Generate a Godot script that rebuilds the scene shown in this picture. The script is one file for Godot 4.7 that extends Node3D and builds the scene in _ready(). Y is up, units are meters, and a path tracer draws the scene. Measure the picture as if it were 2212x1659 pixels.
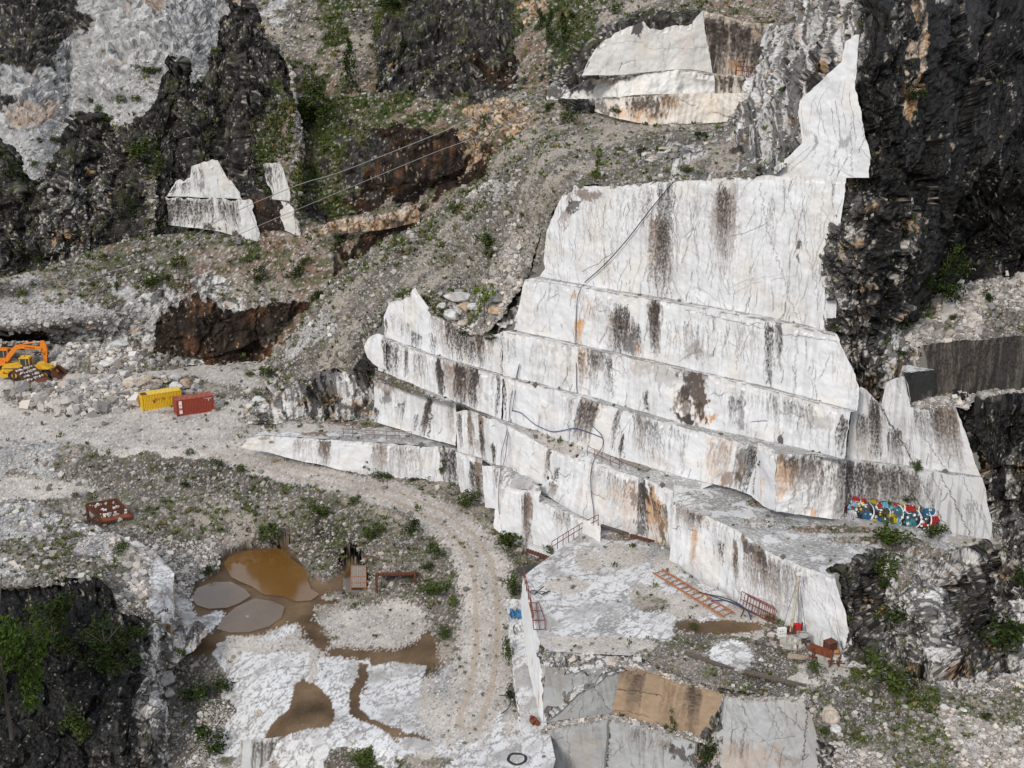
extends Node3D

# A marble quarry seen from the opposite flank. Metres; the pond lies at y = 0, the camera at y = 63.
# Measured points are written as (u, v, w): two bearings on a 2212 x 1659 survey plate and a height (w < 75) or a plan distance (w > 75).
const EYE := Vector3(0, 63, 0)
const FOC := 2553.0
var SP := sin(deg_to_rad(18.0))
var CP := cos(deg_to_rad(18.0))
var rng := RandomNumberGenerator.new()
var n1 := FastNoiseLite.new()      # soft fractal
var n2 := FastNoiseLite.new()      # ridged
var n3 := FastNoiseLite.new()      # cell values
var n4 := FastNoiseLite.new()      # cell edges
var n5 := FastNoiseLite.new()      # single octave
var n6 := FastNoiseLite.new()      # long ridged lines
var stone_mat: StandardMaterial3D
var marble_mat: StandardMaterial3D
var wet_mat: StandardMaterial3D
var leaf_mat: StandardMaterial3D
var near_q := PackedFloat32Array() # plan distance of the nearest ground along each bearing, kept to stand things on it
var near_p := PackedVector3Array()
var near_n := PackedVector3Array()
const BW := 570
const BH := 430
var stones: Array = []             # scattered rock pieces: [Transform3D, Color, shape]
var tufts: Array = []
var tot_v := 0


func ray(u: float, v: float) -> Vector3:
	var x := (u - 1106.0) / FOC
	var y := (829.5 - v) / FOC
	return Vector3(x, -SP + y * CP, -(CP + y * SP))

func at(u: float, v: float, w: float) -> Vector3:
	var d := ray(u, v)
	if w < 75.0:
		return EYE + d * ((w - 63.0) / d.y)
	return EYE + d * (w / -d.z)

func on_plane(u: float, v: float, pl: Array) -> Vector3:
	# a vertical plane through two plan points (x, q), q = -z
	var d := ray(u, v)
	var dx: float = pl[2] - pl[0]
	var dq: float = pl[3] - pl[1]
	# (x - x1) * dq - (q - q1) * dx = 0 ; x = d.x t, q = -d.z t
	var t: float = (pl[0] * dq - pl[1] * dx) / (d.x * dq + d.z * dx)
	return EYE + d * t

func bearing(p: Vector3) -> Vector2:
	var r := p - EYE
	var d := -SP * r.y - CP * r.z
	return Vector2(1106.0 + FOC * r.x / d, 829.5 - FOC * (CP * r.y - SP * r.z) / d)

func hit(u: float, v: float) -> Vector3:
	var bi := int((u + 34.0) / 4.0)
	var bj := int((v + 30.0) / 4.0)
	for r in 9:
		var best := Vector3.ZERO
		var bd := 1e9
		for a in range(-r, r + 1):
			for b in range(-r, r + 1):
				var i := bi + a
				var j := bj + b
				if i < 0 or j < 0 or i >= BW or j >= BH: continue
				var k := j * BW + i
				if near_q[k] < 9e8:
					var dd := (bearing(near_p[k]) - Vector2(u, v)).length()
					if dd < bd:
						bd = dd
						best = near_p[k]
		if bd < 1e8 and r >= 1: return best
	return at(u, v, 5.0)

func hit_normal(u: float, v: float) -> Vector3:
	var i := clampi(int((u + 34.0) / 4.0), 0, BW - 1)
	var j := clampi(int((v + 30.0) / 4.0), 0, BH - 1)
	var n := near_n[j * BW + i]
	return n if n.length() > 0.5 else Vector3.UP

func smooth(a: float, b: float, x: float) -> float:
	var t := clampf((x - a) / (b - a), 0.0, 1.0)
	return t * t * (3.0 - 2.0 * t)

func hash1(i: int) -> float:
	var h := (i * 374761393 + 668265263) & 0x7fffffff
	h = ((h ^ (h >> 13)) * 1274126177) & 0x7fffffff
	return float((h ^ (h >> 16)) & 0xffff) / 65535.0

func noises() -> void:
	for n in [n1, n2, n3, n4, n5, n6]:
		n.frequency = 1.0
		n.noise_type = FastNoiseLite.TYPE_SIMPLEX
		n.fractal_type = FastNoiseLite.FRACTAL_FBM
	n1.seed = 11; n1.fractal_octaves = 4
	n2.seed = 22; n2.fractal_type = FastNoiseLite.FRACTAL_RIDGED; n2.fractal_octaves = 4
	n3.seed = 33; n3.noise_type = FastNoiseLite.TYPE_CELLULAR; n3.fractal_type = FastNoiseLite.FRACTAL_NONE
	n3.cellular_return_type = FastNoiseLite.RETURN_CELL_VALUE
	n4.seed = 44; n4.noise_type = FastNoiseLite.TYPE_CELLULAR; n4.fractal_type = FastNoiseLite.FRACTAL_NONE
	n4.cellular_return_type = FastNoiseLite.RETURN_DISTANCE2_SUB
	n5.seed = 55; n5.fractal_type = FastNoiseLite.FRACTAL_NONE
	n6.seed = 66; n6.fractal_type = FastNoiseLite.FRACTAL_RIDGED; n6.fractal_octaves = 2

func tag(o: Node, label: String, category := "", group := "", kind := "") -> Node:
	o.set_meta("label", label)
	if category: o.set_meta("category", category)
	if group: o.set_meta("group", group)
	if kind: o.set_meta("kind", kind)
	return o

# ---------------------------------------------------------------- lofted ground and rock
var gW := 0
var gH := 0
var gP := PackedVector3Array()
var gCx := PackedFloat32Array()
var gRy := PackedFloat32Array()

func cat(a: Vector3, b: Vector3, c: Vector3, d: Vector3, t: float) -> Vector3:
	return b + 0.5 * t * (c - a + t * (2.0 * a - 5.0 * b + 4.0 * c - d + t * (3.0 * (b - c) + d - a)))

func loft(rows: Array, sp: float, linear: bool) -> void:
	var nr := rows.size()
	var nc: int = rows[0].size()
	gCx.clear(); gRy.clear()
	for c in nc - 1:
		var m := 0.0
		for r in nr:
			m = maxf(m, (bearing(rows[r][c]) - bearing(rows[r][c + 1])).length())
		var k := clampi(int(ceil(m / sp)), 1, 500)
		for s in k: gCx.append(c + float(s) / k)
	gCx.append(nc - 1)
	for r in nr - 1:
		var m := 0.0
		for c in nc:
			m = maxf(m, (bearing(rows[r][c]) - bearing(rows[r + 1][c])).length())
		var k := clampi(int(ceil(m / sp)), 1, 500)
		for s in k: gRy.append(r + float(s) / k)
	gRy.append(nr - 1)
	gW = gCx.size(); gH = gRy.size()
	var mid: Array = []
	for r in nr:
		var line := PackedVector3Array(); line.resize(gW)
		var R = rows[r]
		for i in gW:
			var c := mini(int(gCx[i]), nc - 2)
			var f := gCx[i] - c
			if linear: line[i] = R[c].lerp(R[c + 1], f)
			else: line[i] = cat(R[maxi(c - 1, 0)], R[c], R[c + 1], R[mini(c + 2, nc - 1)], f)
		mid.append(line)
	gP.resize(gW * gH)
	for j in gH:
		var r := mini(int(gRy[j]), nr - 2)
		var f := gRy[j] - r
		var a: PackedVector3Array = mid[maxi(r - 1, 0)]
		var b: PackedVector3Array = mid[r]
		var c: PackedVector3Array = mid[r + 1]
		var d: PackedVector3Array = mid[mini(r + 2, nr - 1)]
		var o := j * gW
		if linear:
			for i in gW: gP[o + i] = b[i].lerp(c[i], f)
		else:
			for i in gW: gP[o + i] = cat(a[i], b[i], c[i], d[i], f)

var crisp := false
func grid_normals(P: PackedVector3Array, flip: bool) -> PackedVector3Array:
	var N := PackedVector3Array(); N.resize(gW * gH)
	for j in gH:
		var o := j * gW
		var up := gW if j < gH - 1 else 0
		var dn := gW if j > 0 else 0
		for i in gW:
			var k := o + i
			var a := P[k + (1 if i < gW - 1 else 0)] - P[k - (1 if (i > 0 and not crisp) or i == gW - 1 else 0)]
			var b := P[k + up] - P[k - (0 if crisp and up > 0 else dn)]
			var n := a.cross(b)
			var l := n.length()
			n = n / l if l > 1e-9 else Vector3.UP
			N[k] = -n if flip else n
	return N

func facing_away() -> bool:
	var s := 0.0
	for a in [0.2, 0.5, 0.8]:
		for b in [0.2, 0.5, 0.8]:
			var i := clampi(int(a * (gW - 1)), 0, gW - 2)
			var j := clampi(int(b * (gH - 1)), 0, gH - 2)
			var k := j * gW + i
			s += (gP[k + 1] - gP[k]).cross(gP[k + gW] - gP[k]).normalized().dot((EYE - gP[k]).normalized())
	return s < 0.0

func commit_grid(called: String, P: PackedVector3Array, col: PackedColorArray, flip: bool, mat: Material, parent: Node = self) -> MeshInstance3D:
	var N := grid_normals(P, flip)
	var idx := PackedInt32Array(); idx.resize((gW - 1) * (gH - 1) * 6)
	var t := 0
	for j in gH - 1:
		for i in gW - 1:
			var a := j * gW + i
			var b := a + 1
			var c := a + gW + 1
			var d := a + gW
			if flip:
				idx[t] = a; idx[t + 1] = b; idx[t + 2] = c; idx[t + 3] = a; idx[t + 4] = c; idx[t + 5] = d
			else:
				idx[t] = a; idx[t + 1] = c; idx[t + 2] = b; idx[t + 3] = a; idx[t + 4] = d; idx[t + 5] = c
			t += 6
	for j in range(0, gH, 2):
		for i in range(0, gW, 2):
			var p := P[j * gW + i]
			var uv := bearing(p)
			var bi := int((uv.x + 34.0) / 4.0)
			var bj := int((uv.y + 30.0) / 4.0)
			if bi < 0 or bj < 0 or bi >= BW or bj >= BH: continue
			var k := bj * BW + bi
			if -p.z < near_q[k]:
				near_q[k] = -p.z
				near_p[k] = p
				near_n[k] = N[j * gW + i]
	var arr := []; arr.resize(Mesh.ARRAY_MAX)
	arr[Mesh.ARRAY_VERTEX] = P
	arr[Mesh.ARRAY_NORMAL] = N
	arr[Mesh.ARRAY_COLOR] = col
	arr[Mesh.ARRAY_INDEX] = idx
	var me := ArrayMesh.new()
	me.add_surface_from_arrays(Mesh.PRIMITIVE_TRIANGLES, arr)
	me.surface_set_material(0, mat)
	var o := MeshInstance3D.new()
	o.name = called
	o.mesh = me
	parent.add_child(o, true)
	tot_v += P.size()
	return o

# what each ground letter is: [rock relief, soft relief, stone chance, tuft chance]
const KIND := {
	"g": [0.0, 0.42, 0.20, 0.010], "p": [0.0, 0.3, 0.24, 0.003], "d": [1.5, 0.3, 0.0, 0.004], "k": [1.1, 0.2, 0.0, 0.001], "r": [0.8, 0.2, 0.004, 0.003],
	"o": [1.2, 0.2, 0.0, 0.001], "w": [0.9, 0.25, 0.03, 0.003], "v": [0.2, 0.5, 0.03, 0.07], "s": [0.0, 0.07, 0.03, 0.003], "m": [0.0, 0.03, 0.001, 0.0],
	"f": [1.6, 0.4, 0.0, 0.001], "c": [0.0, 0.02, 0.001, 0.0], "b": [0.15, 0.4, 0.12, 0.012], "x": [1.5, 0.3, 0.01, 0.003], "t": [0.0, 0.02, 0.004, 0.001],
	"y": [0.0, 0.35, 0.24, 0.04], "i": [0.0, 0.02, 0.0, 0.0], "q": [0.0, 0.25, 0.5, 0.002],
}

func crag(p: Vector3) -> float:
	var k := clampf(-130.0 / p.z, 0.8, 1.3)
	var a := n2.get_noise_3d(p.x * 0.05, p.y * 0.03, p.z * 0.05)
	var w := n1.get_noise_3d(p.x * 0.15, p.y * 0.15, p.z * 0.15) * 2.5
	var u := p * k
	var b := n3.get_noise_3d((u.x + w) * 0.19, (u.y + w) * 0.10, u.z * 0.19)
	var c := n3.get_noise_3d((u.x - w) * 0.55, (u.y + w) * 0.36, u.z * 0.55)
	var e := n2.get_noise_3d(u.x * 0.55 + u.y * 0.15, u.y * 0.22, u.z * 0.55)
	var f := n1.get_noise_3d(u.x * 1.9, u.y * 1.2, u.z * 1.9)
	var g := n4.get_noise_3d((u.x + w) * 0.19, (u.y + w) * 0.10, u.z * 0.19)
	return a * 0.8 + b * 0.55 + c * 0.18 + e * 0.22 + f * 0.13 - (0.5 if g < -0.9 else 0.0)

func mixc(a: Color, b: Color, t: float) -> Color:
	return a.lerp(b, clampf(t, 0.0, 1.0))

func grey(v: float, warm := 0.0) -> Color:
	return Color(v * (1.0 + warm), v, v * (1.0 - warm))

func ground_colour(m: String, p: Vector3, h: float, h2: float) -> Color:
	var a := n1.get_noise_3d(p.x * 0.16, p.y * 0.16, p.z * 0.16)
	match m:
		"g", "y", "q":
			var a2 := n1.get_noise_3d(p.x * 0.045, p.y * 0.045, p.z * 0.045)
			var v := 0.14 + 0.07 * a + 0.11 * a2
			var c := Color(v * 1.16, v, v * 0.84) * (0.72 + 0.56 * h)
			if h2 > 0.90: c = grey(0.24 + 0.28 * h, 0.06)
			if h2 < 0.10: c = c * 0.55
			if a2 > 0.22: c = mixc(c, Color(0.36, 0.315, 0.265), 0.6)
			var veg := n1.get_noise_3d(p.x * 0.3 + 40.0, p.y * 0.3, p.z * 0.3)
			if veg > (0.12 if m == "y" else 0.28): c = mixc(c, Color(0.075, 0.09, 0.03) * (0.6 + 0.8 * h), 0.65 * h2 + 0.15)
			return c
		"p":
			var v := 0.35 + 0.12 * a
			var c := Color(v * 1.02, v, v * 0.97) * (0.62 + 0.7 * h)
			if h2 < 0.12: c = c * 0.5
			return c
		"b":
			var v := 0.6 + 0.8 * h
			var c := mixc(Color(0.16, 0.105, 0.072), Color(0.23, 0.19, 0.155), 0.5 + 1.2 * a) * v
			if h2 > 0.92: c = grey(0.36 + 0.2 * h, 0.03)
			var veg := n1.get_noise_3d(p.x * 0.22 + 40.0, p.y * 0.22, p.z * 0.22)
			if veg > 0.15: c = mixc(c, Color(0.06, 0.07, 0.025) * (0.6 + 0.8 * h), 0.7)
			return c
		"v":
			var c := mixc(Color(0.11, 0.10, 0.065), Color(0.04, 0.058, 0.016), 0.6 + 1.3 * a) * (0.5 + 0.9 * h)
			if h2 > 0.93: c = grey(0.32, 0.05)
			return c
		"s":
			var v := 0.39 + 0.12 * a + 0.05 * n1.get_noise_3d(p.x * 0.9, 0.0, p.z * 0.9)
			var c := Color(v * 1.06, v * 0.965, v * 0.87) * (0.78 + 0.36 * h)
			if h2 > 0.95: c = grey(0.55, 0.03)
			if h2 < 0.04: c = c * 0.5
			return c
		"m":
			var v := 0.8 + 0.6 * a + 0.16 * (h - 0.5)
			return Color(0.15, 0.10, 0.06) * v
		"i":
			return Color(0.30, 0.15, 0.035) * (0.8 + 0.5 * a + 0.1 * h)
		"c":
			return marble_floor(p, h)
		"t":
			var v := 0.26 + 0.09 * a
			var c := Color(v * 1.03, v, v * 0.96) * (0.9 + 0.2 * h)
			var b := n1.get_noise_3d(p.x * 0.3 + 20.0, 0.0, p.z * 0.3)
			var l1 := n5.get_noise_3d(p.x * 2.4 - p.z * 1.1, 2.0, p.z * 0.5 + p.x * 0.22)
			var l2 := n5.get_noise_3d(p.x * 0.6, 9.0, p.z * 3.4 - p.x * 1.5)
			if (absf(l1) < 0.10 and b > -0.05) or (absf(l2) < 0.09 and b < 0.1): c = mixc(c, grey(0.60), 0.55 + 0.35 * h)
			if b > 0.22 + 0.12 * h: c = mixc(c, grey(0.58), 0.75)
			if h2 > 0.97: c = grey(0.6)
			return c
	# rock faces
	var k := clampf(-130.0 / p.z, 0.8, 1.3)
	var u := p * k
	var st := n1.get_noise_3d(u.x * 1.1, u.y * 0.14, u.z * 1.1)
	var fl := n1.get_noise_3d(u.x * 1.9 + u.y * 0.5 + 7.0, u.y * 0.9, u.z * 1.9) * 0.75 + n1.get_noise_3d(u.x * 0.4, u.y * 0.3 + 70.0, u.z * 0.4) * 0.45
	var ed := n4.get_noise_3d(u.x * 0.62 + fl * 0.4, u.y * 0.36, u.z * 0.62)   # -1 at joints
	match m:
		"d":
			var v := 0.045 + 0.03 * a + 0.035 * st
			var c := Color(v * 1.08, v, v * 0.93) * (0.55 + 0.9 * h)
			if fl > 0.24 + 0.22 * h: c = mixc(c, Color(0.48, 0.43, 0.37), 0.3 + 0.6 * h2)
			if ed < -0.93: c = c * 0.4
			if a > 0.30 and h2 > 0.4: c = mixc(c, Color(0.06, 0.07, 0.025), 0.6)
			return c
		"k":
			var v := 0.014 + 0.010 * a + 0.014 * st
			var c := Color(v * 1.08, v, v * 0.95) * (0.6 + 0.8 * h)
			if fl > 0.36 + 0.2 * h: c = mixc(c, Color(0.42, 0.36, 0.29), 0.2 + 0.6 * h2)
			if ed < -0.95: c = c * 0.5
			return c
		"x":
			var v := 0.07 + 0.06 * a + 0.07 * st
			var c := Color(v * 1.05, v, v * 0.93) * (0.6 + 0.8 * h)
			if fl > 0.06 + 0.22 * h: c = mixc(c, mixc(Color(0.56, 0.52, 0.48), Color(0.46, 0.29, 0.15), smooth(0.18, 0.45, -a)), 0.35 + 0.6 * h2)
			if ed < -0.90: c = c * 0.3
			return c
		"r":
			var v := 0.75 + 1.0 * st + 0.5 * (h - 0.5)
			var c := mixc(Color(0.028, 0.019, 0.014), Color(0.085, 0.042, 0.021), smooth(0.1, 0.5, a)) * maxf(v, 0.2)
			if fl > 0.36 + 0.15 * h: c = mixc(c, Color(0.45, 0.37, 0.29), 0.2 + 0.6 * h2)
			return c
		"o":
			var c := mixc(Color(0.33, 0.19, 0.085), Color(0.5, 0.42, 0.33), 0.5 + st * 1.4) * (0.65 + 0.6 * h)
			if fl < -0.15: c = mixc(c, Color(0.07, 0.055, 0.045), 0.85)
			if ed < -0.9: c = c * 0.3
			return c
		"w":
			var v := 0.50 + 0.18 * a + 0.16 * st
			var c := Color(v * 1.03, v, v * 0.96) * (0.66 + 0.5 * h)
			if fl < -0.20: c = mixc(c, Color(0.10, 0.08, 0.07), 0.8)
			elif a < -0.25 and fl > 0.1: c = mixc(c, Color(0.42, 0.26, 0.14), 0.6)
			if ed < -0.86: c = c * 0.28
			return c
		"f":
			var l := n5.get_noise_3d(p.x * 0.18 + p.y * 0.28, p.y * 0.5 - p.x * 0.32, p.z * 0.18)
			var v := 0.34 + 0.12 * a + 0.13 * l
			var c := Color(v * 1.02, v, v * 0.97) * (0.66 + 0.6 * h)
			if n2.get_noise_3d(p.x * 0.10 + p.y * 0.1, p.y * 0.14 - p.x * 0.08, p.z * 0.1) < -0.35: c = c * 0.42
			if n1.get_noise_3d(p.x * 0.05 + 9.0, p.y * 0.05, 1.0) > 0.32: c = mixc(c, Color(0.42, 0.28, 0.18), 0.45)
			return c
	return grey(0.3)

func marble_floor(p: Vector3, h: float) -> Color:
	var a := n1.get_noise_3d(p.x * 0.13, 0.0, p.z * 0.13)
	var b := n1.get_noise_3d(p.x * 0.22 + 50.0, 0.0, p.z * 0.22)
	var v := 0.56 + 0.12 * a
	var c := Color(v * 1.01, v, v * 0.99) * (0.90 + 0.20 * h)
	var w1 := n1.get_noise_3d(p.x * 0.6, 5.0, p.z * 0.6) * 0.7
	var e := n4.get_noise_3d(p.x * 0.75 + w1, p.z * 0.2, p.z * 0.75 - w1)
	var l1 := n5.get_noise_3d(p.x * 2.6 - p.z * 1.3 + w1, 2.0, p.z * 0.5 + p.x * 0.25)
	var l2 := n5.get_noise_3d(p.x * 0.5 + p.z * 0.3, 9.0, p.z * 3.2 - p.x * 1.4)
	var l3 := n5.get_noise_3d((p.x + p.z) * 2.4, 15.0, (p.x - p.z) * 0.35)
	var s := 0.0
	if e < -0.90: s = maxf(s, 0.75 + 0.3 * b)
	if absf(l1) < 0.045 and b > -0.05: s = maxf(s, 0.6)
	if absf(l2) < 0.04 and b < 0.10: s = maxf(s, 0.55)
	if absf(l3) < 0.04 and a > -0.02: s = maxf(s, 0.6)
	if s > 0.0 and h < 0.25: s *= 0.3
	c = mixc(c, Color(0.17, 0.15, 0.135), s)
	if a < -0.14: c = mixc(c, Color(0.31, 0.295, 0.28), smooth(-0.14, -0.5, a) * 0.7)
	if b > 0.26: c = mixc(c, Color(0.30, 0.28, 0.265), smooth(0.26, 0.5, b) * 0.5)
	return c

# paths: [[Vector3 ...], half width, letter]; spots: [Vector3, rx, rz, letter]
func ground(called: String, label: String, category: String, rows: Array, mats: Array, o := {}, kind := "structure") -> MeshInstance3D:
	loft(rows, o.get("sp", 2.1) * 1.42, o.get("lin", false))
	var flip := facing_away()
	var N := grid_normals(gP, flip)
	var W := gW
	var H := gH
	var nc: int = rows[0].size()
	var nr := rows.size()
	var pin: String = o.get("pin", "")
	var rough: float = o.get("rough", 1.0)
	var wob: float = o.get("wob", 0.55)
	var wf: float = o.get("wf", 0.12)
	var spots: Array = o.get("spots", [])
	var paths: Array = o.get("paths", [])
	var polys: Array = []
	for s in o.get("polys", []):
		var pg := PackedVector2Array()
		for q in s[0]: pg.append(Vector2(q.x, q.z))
		var bb := Rect2(pg[0], Vector2.ZERO)
		for q in pg: bb = bb.expand(q)
		polys.append([pg, bb.grow(3.0), s[1], s[2] if s.size() > 2 else 0.7, s[3] if s.size() > 3 else 99.0])
	var stone: float = o.get("stone", 1.0)
	var ssize: float = o.get("ssize", 1.0)
	var tuft: float = o.get("tuft", 1.0)
	var P := PackedVector3Array(); P.resize(W * H)
	var col := PackedColorArray(); col.resize(W * H)
	for j in H:
		var ry := gRy[j]
		var r := mini(int(ry), nr - 2)
		var fr := ry - r
		for i in W:
			var k := j * W + i
			var cx := gCx[i]
			var c := mini(int(cx), nc - 2)
			var fc := cx - c
			var p := gP[k]
			var ka = KIND[mats[r][c]]
			var kb = KIND[mats[r][c + 1]]
			var kc = KIND[mats[r + 1][c]]
			var kd = KIND[mats[r + 1][c + 1]]
			var ar: float = lerpf(lerpf(ka[0], kb[0], fc), lerpf(kc[0], kd[0], fc), fr) * rough
			var ag: float = lerpf(lerpf(ka[1], kb[1], fc), lerpf(kc[1], kd[1], fc), fr)
			var wx := n1.get_noise_3d(p.x * wf, p.y * wf, p.z * wf) * wob * 1.5
			var wy := n1.get_noise_3d(p.x * wf + 31.0, p.y * wf, p.z * wf) * wob * 1.5
			var m: String = mats[clampi(int(ry + wy + 0.5), 0, nr - 1)][clampi(int(cx + wx + 0.5), 0, nc - 1)]
			for s in spots:
				var dx: float = (p.x - s[0].x) / s[1]
				var dz: float = (p.z - s[0].z) / s[2]
				if absf(dx) < 1.6 and absf(dz) < 1.6 and dx * dx + dz * dz < 1.0 + wx * 0.7 + (hash1(k) - 0.5) * 0.55:
					m = s[3]
					ag = minf(ag, KIND[m][1])
			var rut := false
			for s in paths:
				var line: Array = s[0]
				var best := 1e9
				for q in line.size() - 1:
					var A: Vector3 = line[q]
					var B: Vector3 = line[q + 1]
					var ab := Vector2(B.x - A.x, B.z - A.z)
					var ap := Vector2(p.x - A.x, p.z - A.z)
					var tt := clampf(ap.dot(ab) / ab.length_squared(), 0.0, 1.0)
					best = minf(best, (ap - ab * tt).length())
				if best < s[1] + wx * 1.1 + (hash1(k + 5) - 0.5) * 1.1:
					m = s[2]
					ag = minf(ag, KIND[m][1] + 0.03)
					rut = absf(best - 1.05 + wx * 0.3) < 0.30 and s[1] < 3.5
			for s in polys:
				if Rect2(s[1]).has_point(Vector2(p.x, p.z)) and Geometry2D.is_point_in_polygon(Vector2(p.x + wx * 0.6 + (hash1(k + 9) - 0.5) * s[3], p.z + wy * 0.6 + (hash1(k + 19) - 0.5) * s[3]), s[0]):
					m = s[2]
					if s[4] < 90.0: p.y = minf(p.y, s[4])
					ag = minf(ag, KIND[m][1] + 0.01)
					ar = minf(ar, KIND[m][0])
			var e := 1.0
			if "b" in pin: e = minf(e, j / 6.0)
			if "t" in pin: e = minf(e, (H - 1 - j) / 6.0)
			if "l" in pin: e = minf(e, i / 6.0)
			if "r" in pin: e = minf(e, (W - 1 - i) / 6.0)
			var d := 0.0
			if ar > 0.01: d += crag(p) * ar
			d += (n1.get_noise_3d(p.x * 0.3, p.y * 0.3, p.z * 0.3) * 0.9 + n1.get_noise_3d(p.x * 1.7, p.y * 1.7, p.z * 1.7) * 0.45) * ag
			var pos := p + N[k] * d * e
			P[k] = pos
			var h := hash1(k * 3 + 1)
			var h2 := hash1(k * 7 + 5)
			col[k] = ground_colour(m, p, h, h2)
			if rut: col[k] = mixc(col[k], Color(0.34, 0.265, 0.20), 0.6)
			var K = KIND[m]
			var hs := hash1(k * 11 + 3)
			if hs < K[2] * stone: add_stone(pos, N[k], m, ssize, k)
			elif hs > 1.0 - K[3] * tuft: add_tuft(pos, k)
	crisp = true
	var out := commit_grid(called, P, col, flip, wet_mat if o.has("wet") else stone_mat)
	crisp = false
	if label: tag(out, label, category, "", kind)
	return out

func add_stone(p: Vector3, n: Vector3, m: String, size: float, k: int) -> void:
	var q := -p.z
	var r := hash1(k * 13 + 7)
	var s := 0.00040 * q * minf(1.0 / sqrt(r + 0.012), 7.0) * size * 0.88
	if m == "q": s *= 1.15
	var b := Basis.from_euler(Vector3(hash1(k + 77) * TAU, hash1(k + 99) * TAU, hash1(k + 55) * TAU)).scaled(Vector3(s, s * (0.55 + 0.5 * hash1(k + 3)), s * (0.7 + 0.5 * hash1(k + 4))))
	var v := 0.11 + 0.32 * pow(hash1(k * 17 + 1), 1.4)
	if m == "p" or m == "w" or m == "q": v = 0.17 + 0.40 * hash1(k * 17 + 1)
	if m == "b" or m == "v": v = 0.10 + 0.3 * hash1(k * 17 + 1)
	var warm := 0.055 + 0.11 * pow(hash1(k * 19 + 2), 3.0)
	stones.append([Transform3D(b, p + n * s * 0.15), Color(v * (1.0 + warm), v, v * (1.0 - warm)), k % 4])

func add_tuft(p: Vector3, k: int) -> void:
	var q := -p.z
	var s := 0.0022 * q * (0.5 + 1.0 * hash1(k * 23 + 1)) * (1.7 if hash1(k * 5 + 2) > 0.85 else 1.0)
	var b := Basis.from_euler(Vector3(0, hash1(k + 15) * TAU, 0)).scaled(Vector3(s, s * 0.8, s))
	var v := 0.6 + 0.9 * hash1(k * 29 + 2)
	tufts.append([Transform3D(b, p), Color(0.085, 0.105, 0.032) * v if hash1(k + 8) > 0.15 else Color(0.17, 0.14, 0.06) * v, k % 3])

# ---------------------------------------------------------------- sawn marble faces
var wd := PackedFloat32Array()   # black-brown stain
var wb := PackedFloat32Array()   # brown wash
var wo := PackedFloat32Array()   # ochre
var wq := PackedVector2Array()   # bearings of the grid

func cell(u: float, v: float) -> Vector2i:
	var best := 1e12
	var bi := 0
	var bj := 0
	var st := 5
	for j in range(0, gH, st):
		for i in range(0, gW, st):
			var d := wq[j * gW + i].distance_squared_to(Vector2(u, v))
			if d < best: best = d; bi = i; bj = j
	var ci := bi
	var cj := bj
	for j in range(maxi(cj - st, 0), mini(cj + st + 1, gH)):
		for i in range(maxi(ci - st, 0), mini(ci + st + 1, gW)):
			var d := wq[j * gW + i].distance_squared_to(Vector2(u, v))
			if d < best: best = d; bi = i; bj = j
	return Vector2i(bi, bj)

func dab(L: PackedFloat32Array, x: float, j: int, w: float, a: float) -> void:
	if j < 0 or j >= gH: return
	for i in range(int(floor(x - w)), int(ceil(x + w)) + 1):
		if i < 0 or i >= gW: continue
		var t := absf(i - x) / maxf(w, 0.6)
		if t < 1.0:
			var k := j * gW + i
			L[k] = maxf(L[k], a * (1.0 - t * t * t))

func drip(L: PackedFloat32Array, x: float, j0: float, j1: float, w: float, a: float) -> void:
	# runs down from j0 to j1, wandering a little, fading and thinning
	var y := j0
	var ph := rng.randf() * 10.0
	var lean := rng.randf_range(-0.05, 0.05)
	while y > j1:
		var t := (j0 - y) / maxf(j0 - j1, 1.0)
		var br := 0.75 + 0.5 * n5.get_noise_2d(ph * 20.0, y * 0.15)
		var ww := w * (0.55 + 0.45 * sin(minf(t * 6.0, 1.57))) * (1.0 - 0.45 * t)
		dab(L, x + n5.get_noise_2d(ph * 9.0, y * 0.03) * 2.2 + lean * (j0 - y), int(y), ww, minf(a * br * 1.2 * (1.0 - t * t * (0.25 if a > 0.82 else 0.8)), 1.0))
		y -= 1.0

func crack(x: float, y: float, ang: float, n: int, a: float, w := 0.62, wander := 0.35) -> void:
	var px := x
	var py := y
	var g := ang
	var ph := rng.randf() * 50.0
	for s in n:
		g = ang + n5.get_noise_2d(ph, s * 0.05) * wander * 2.0 + rng.randf_range(-0.25, 0.25) * wander
		px += sin(g)
		py -= cos(g)
		if px < 0 or px >= gW or py < 0 or py >= gH: return
		var on := n5.get_noise_2d(ph + 9.0, s * 0.035)
		dab(wd, px, int(py), w, a * clampf(0.75 + on * 1.2, 0.0, 1.0))

# stains: [layer, u, v top, v bottom, width, count, spread, strength]; layers "d" black, "b" brown, "o" ochre
func wall(called: String, label: String, top: Array, bot: Array, pl: Array, o := {}) -> MeshInstance3D:
	var rows: Array = []
	var a: Array = []
	var b: Array = []
	for p in bot: a.append(on_plane(p[0], p[1], pl) if pl.size() else at(p[0], p[1], p[2]))
	for p in top: b.append(on_plane(p[0], p[1], pl) if pl.size() else at(p[0], p[1], p[2]))
	if o.has("mid"):
		var m: Array = []
		for p in o.mid: m.append(on_plane(p[0], p[1], pl) if pl.size() else at(p[0], p[1], p[2]))
		rows = [a, m, b]
	else:
		rows = [a, b]
	return wall_rows(called, label, rows, o)

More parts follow.
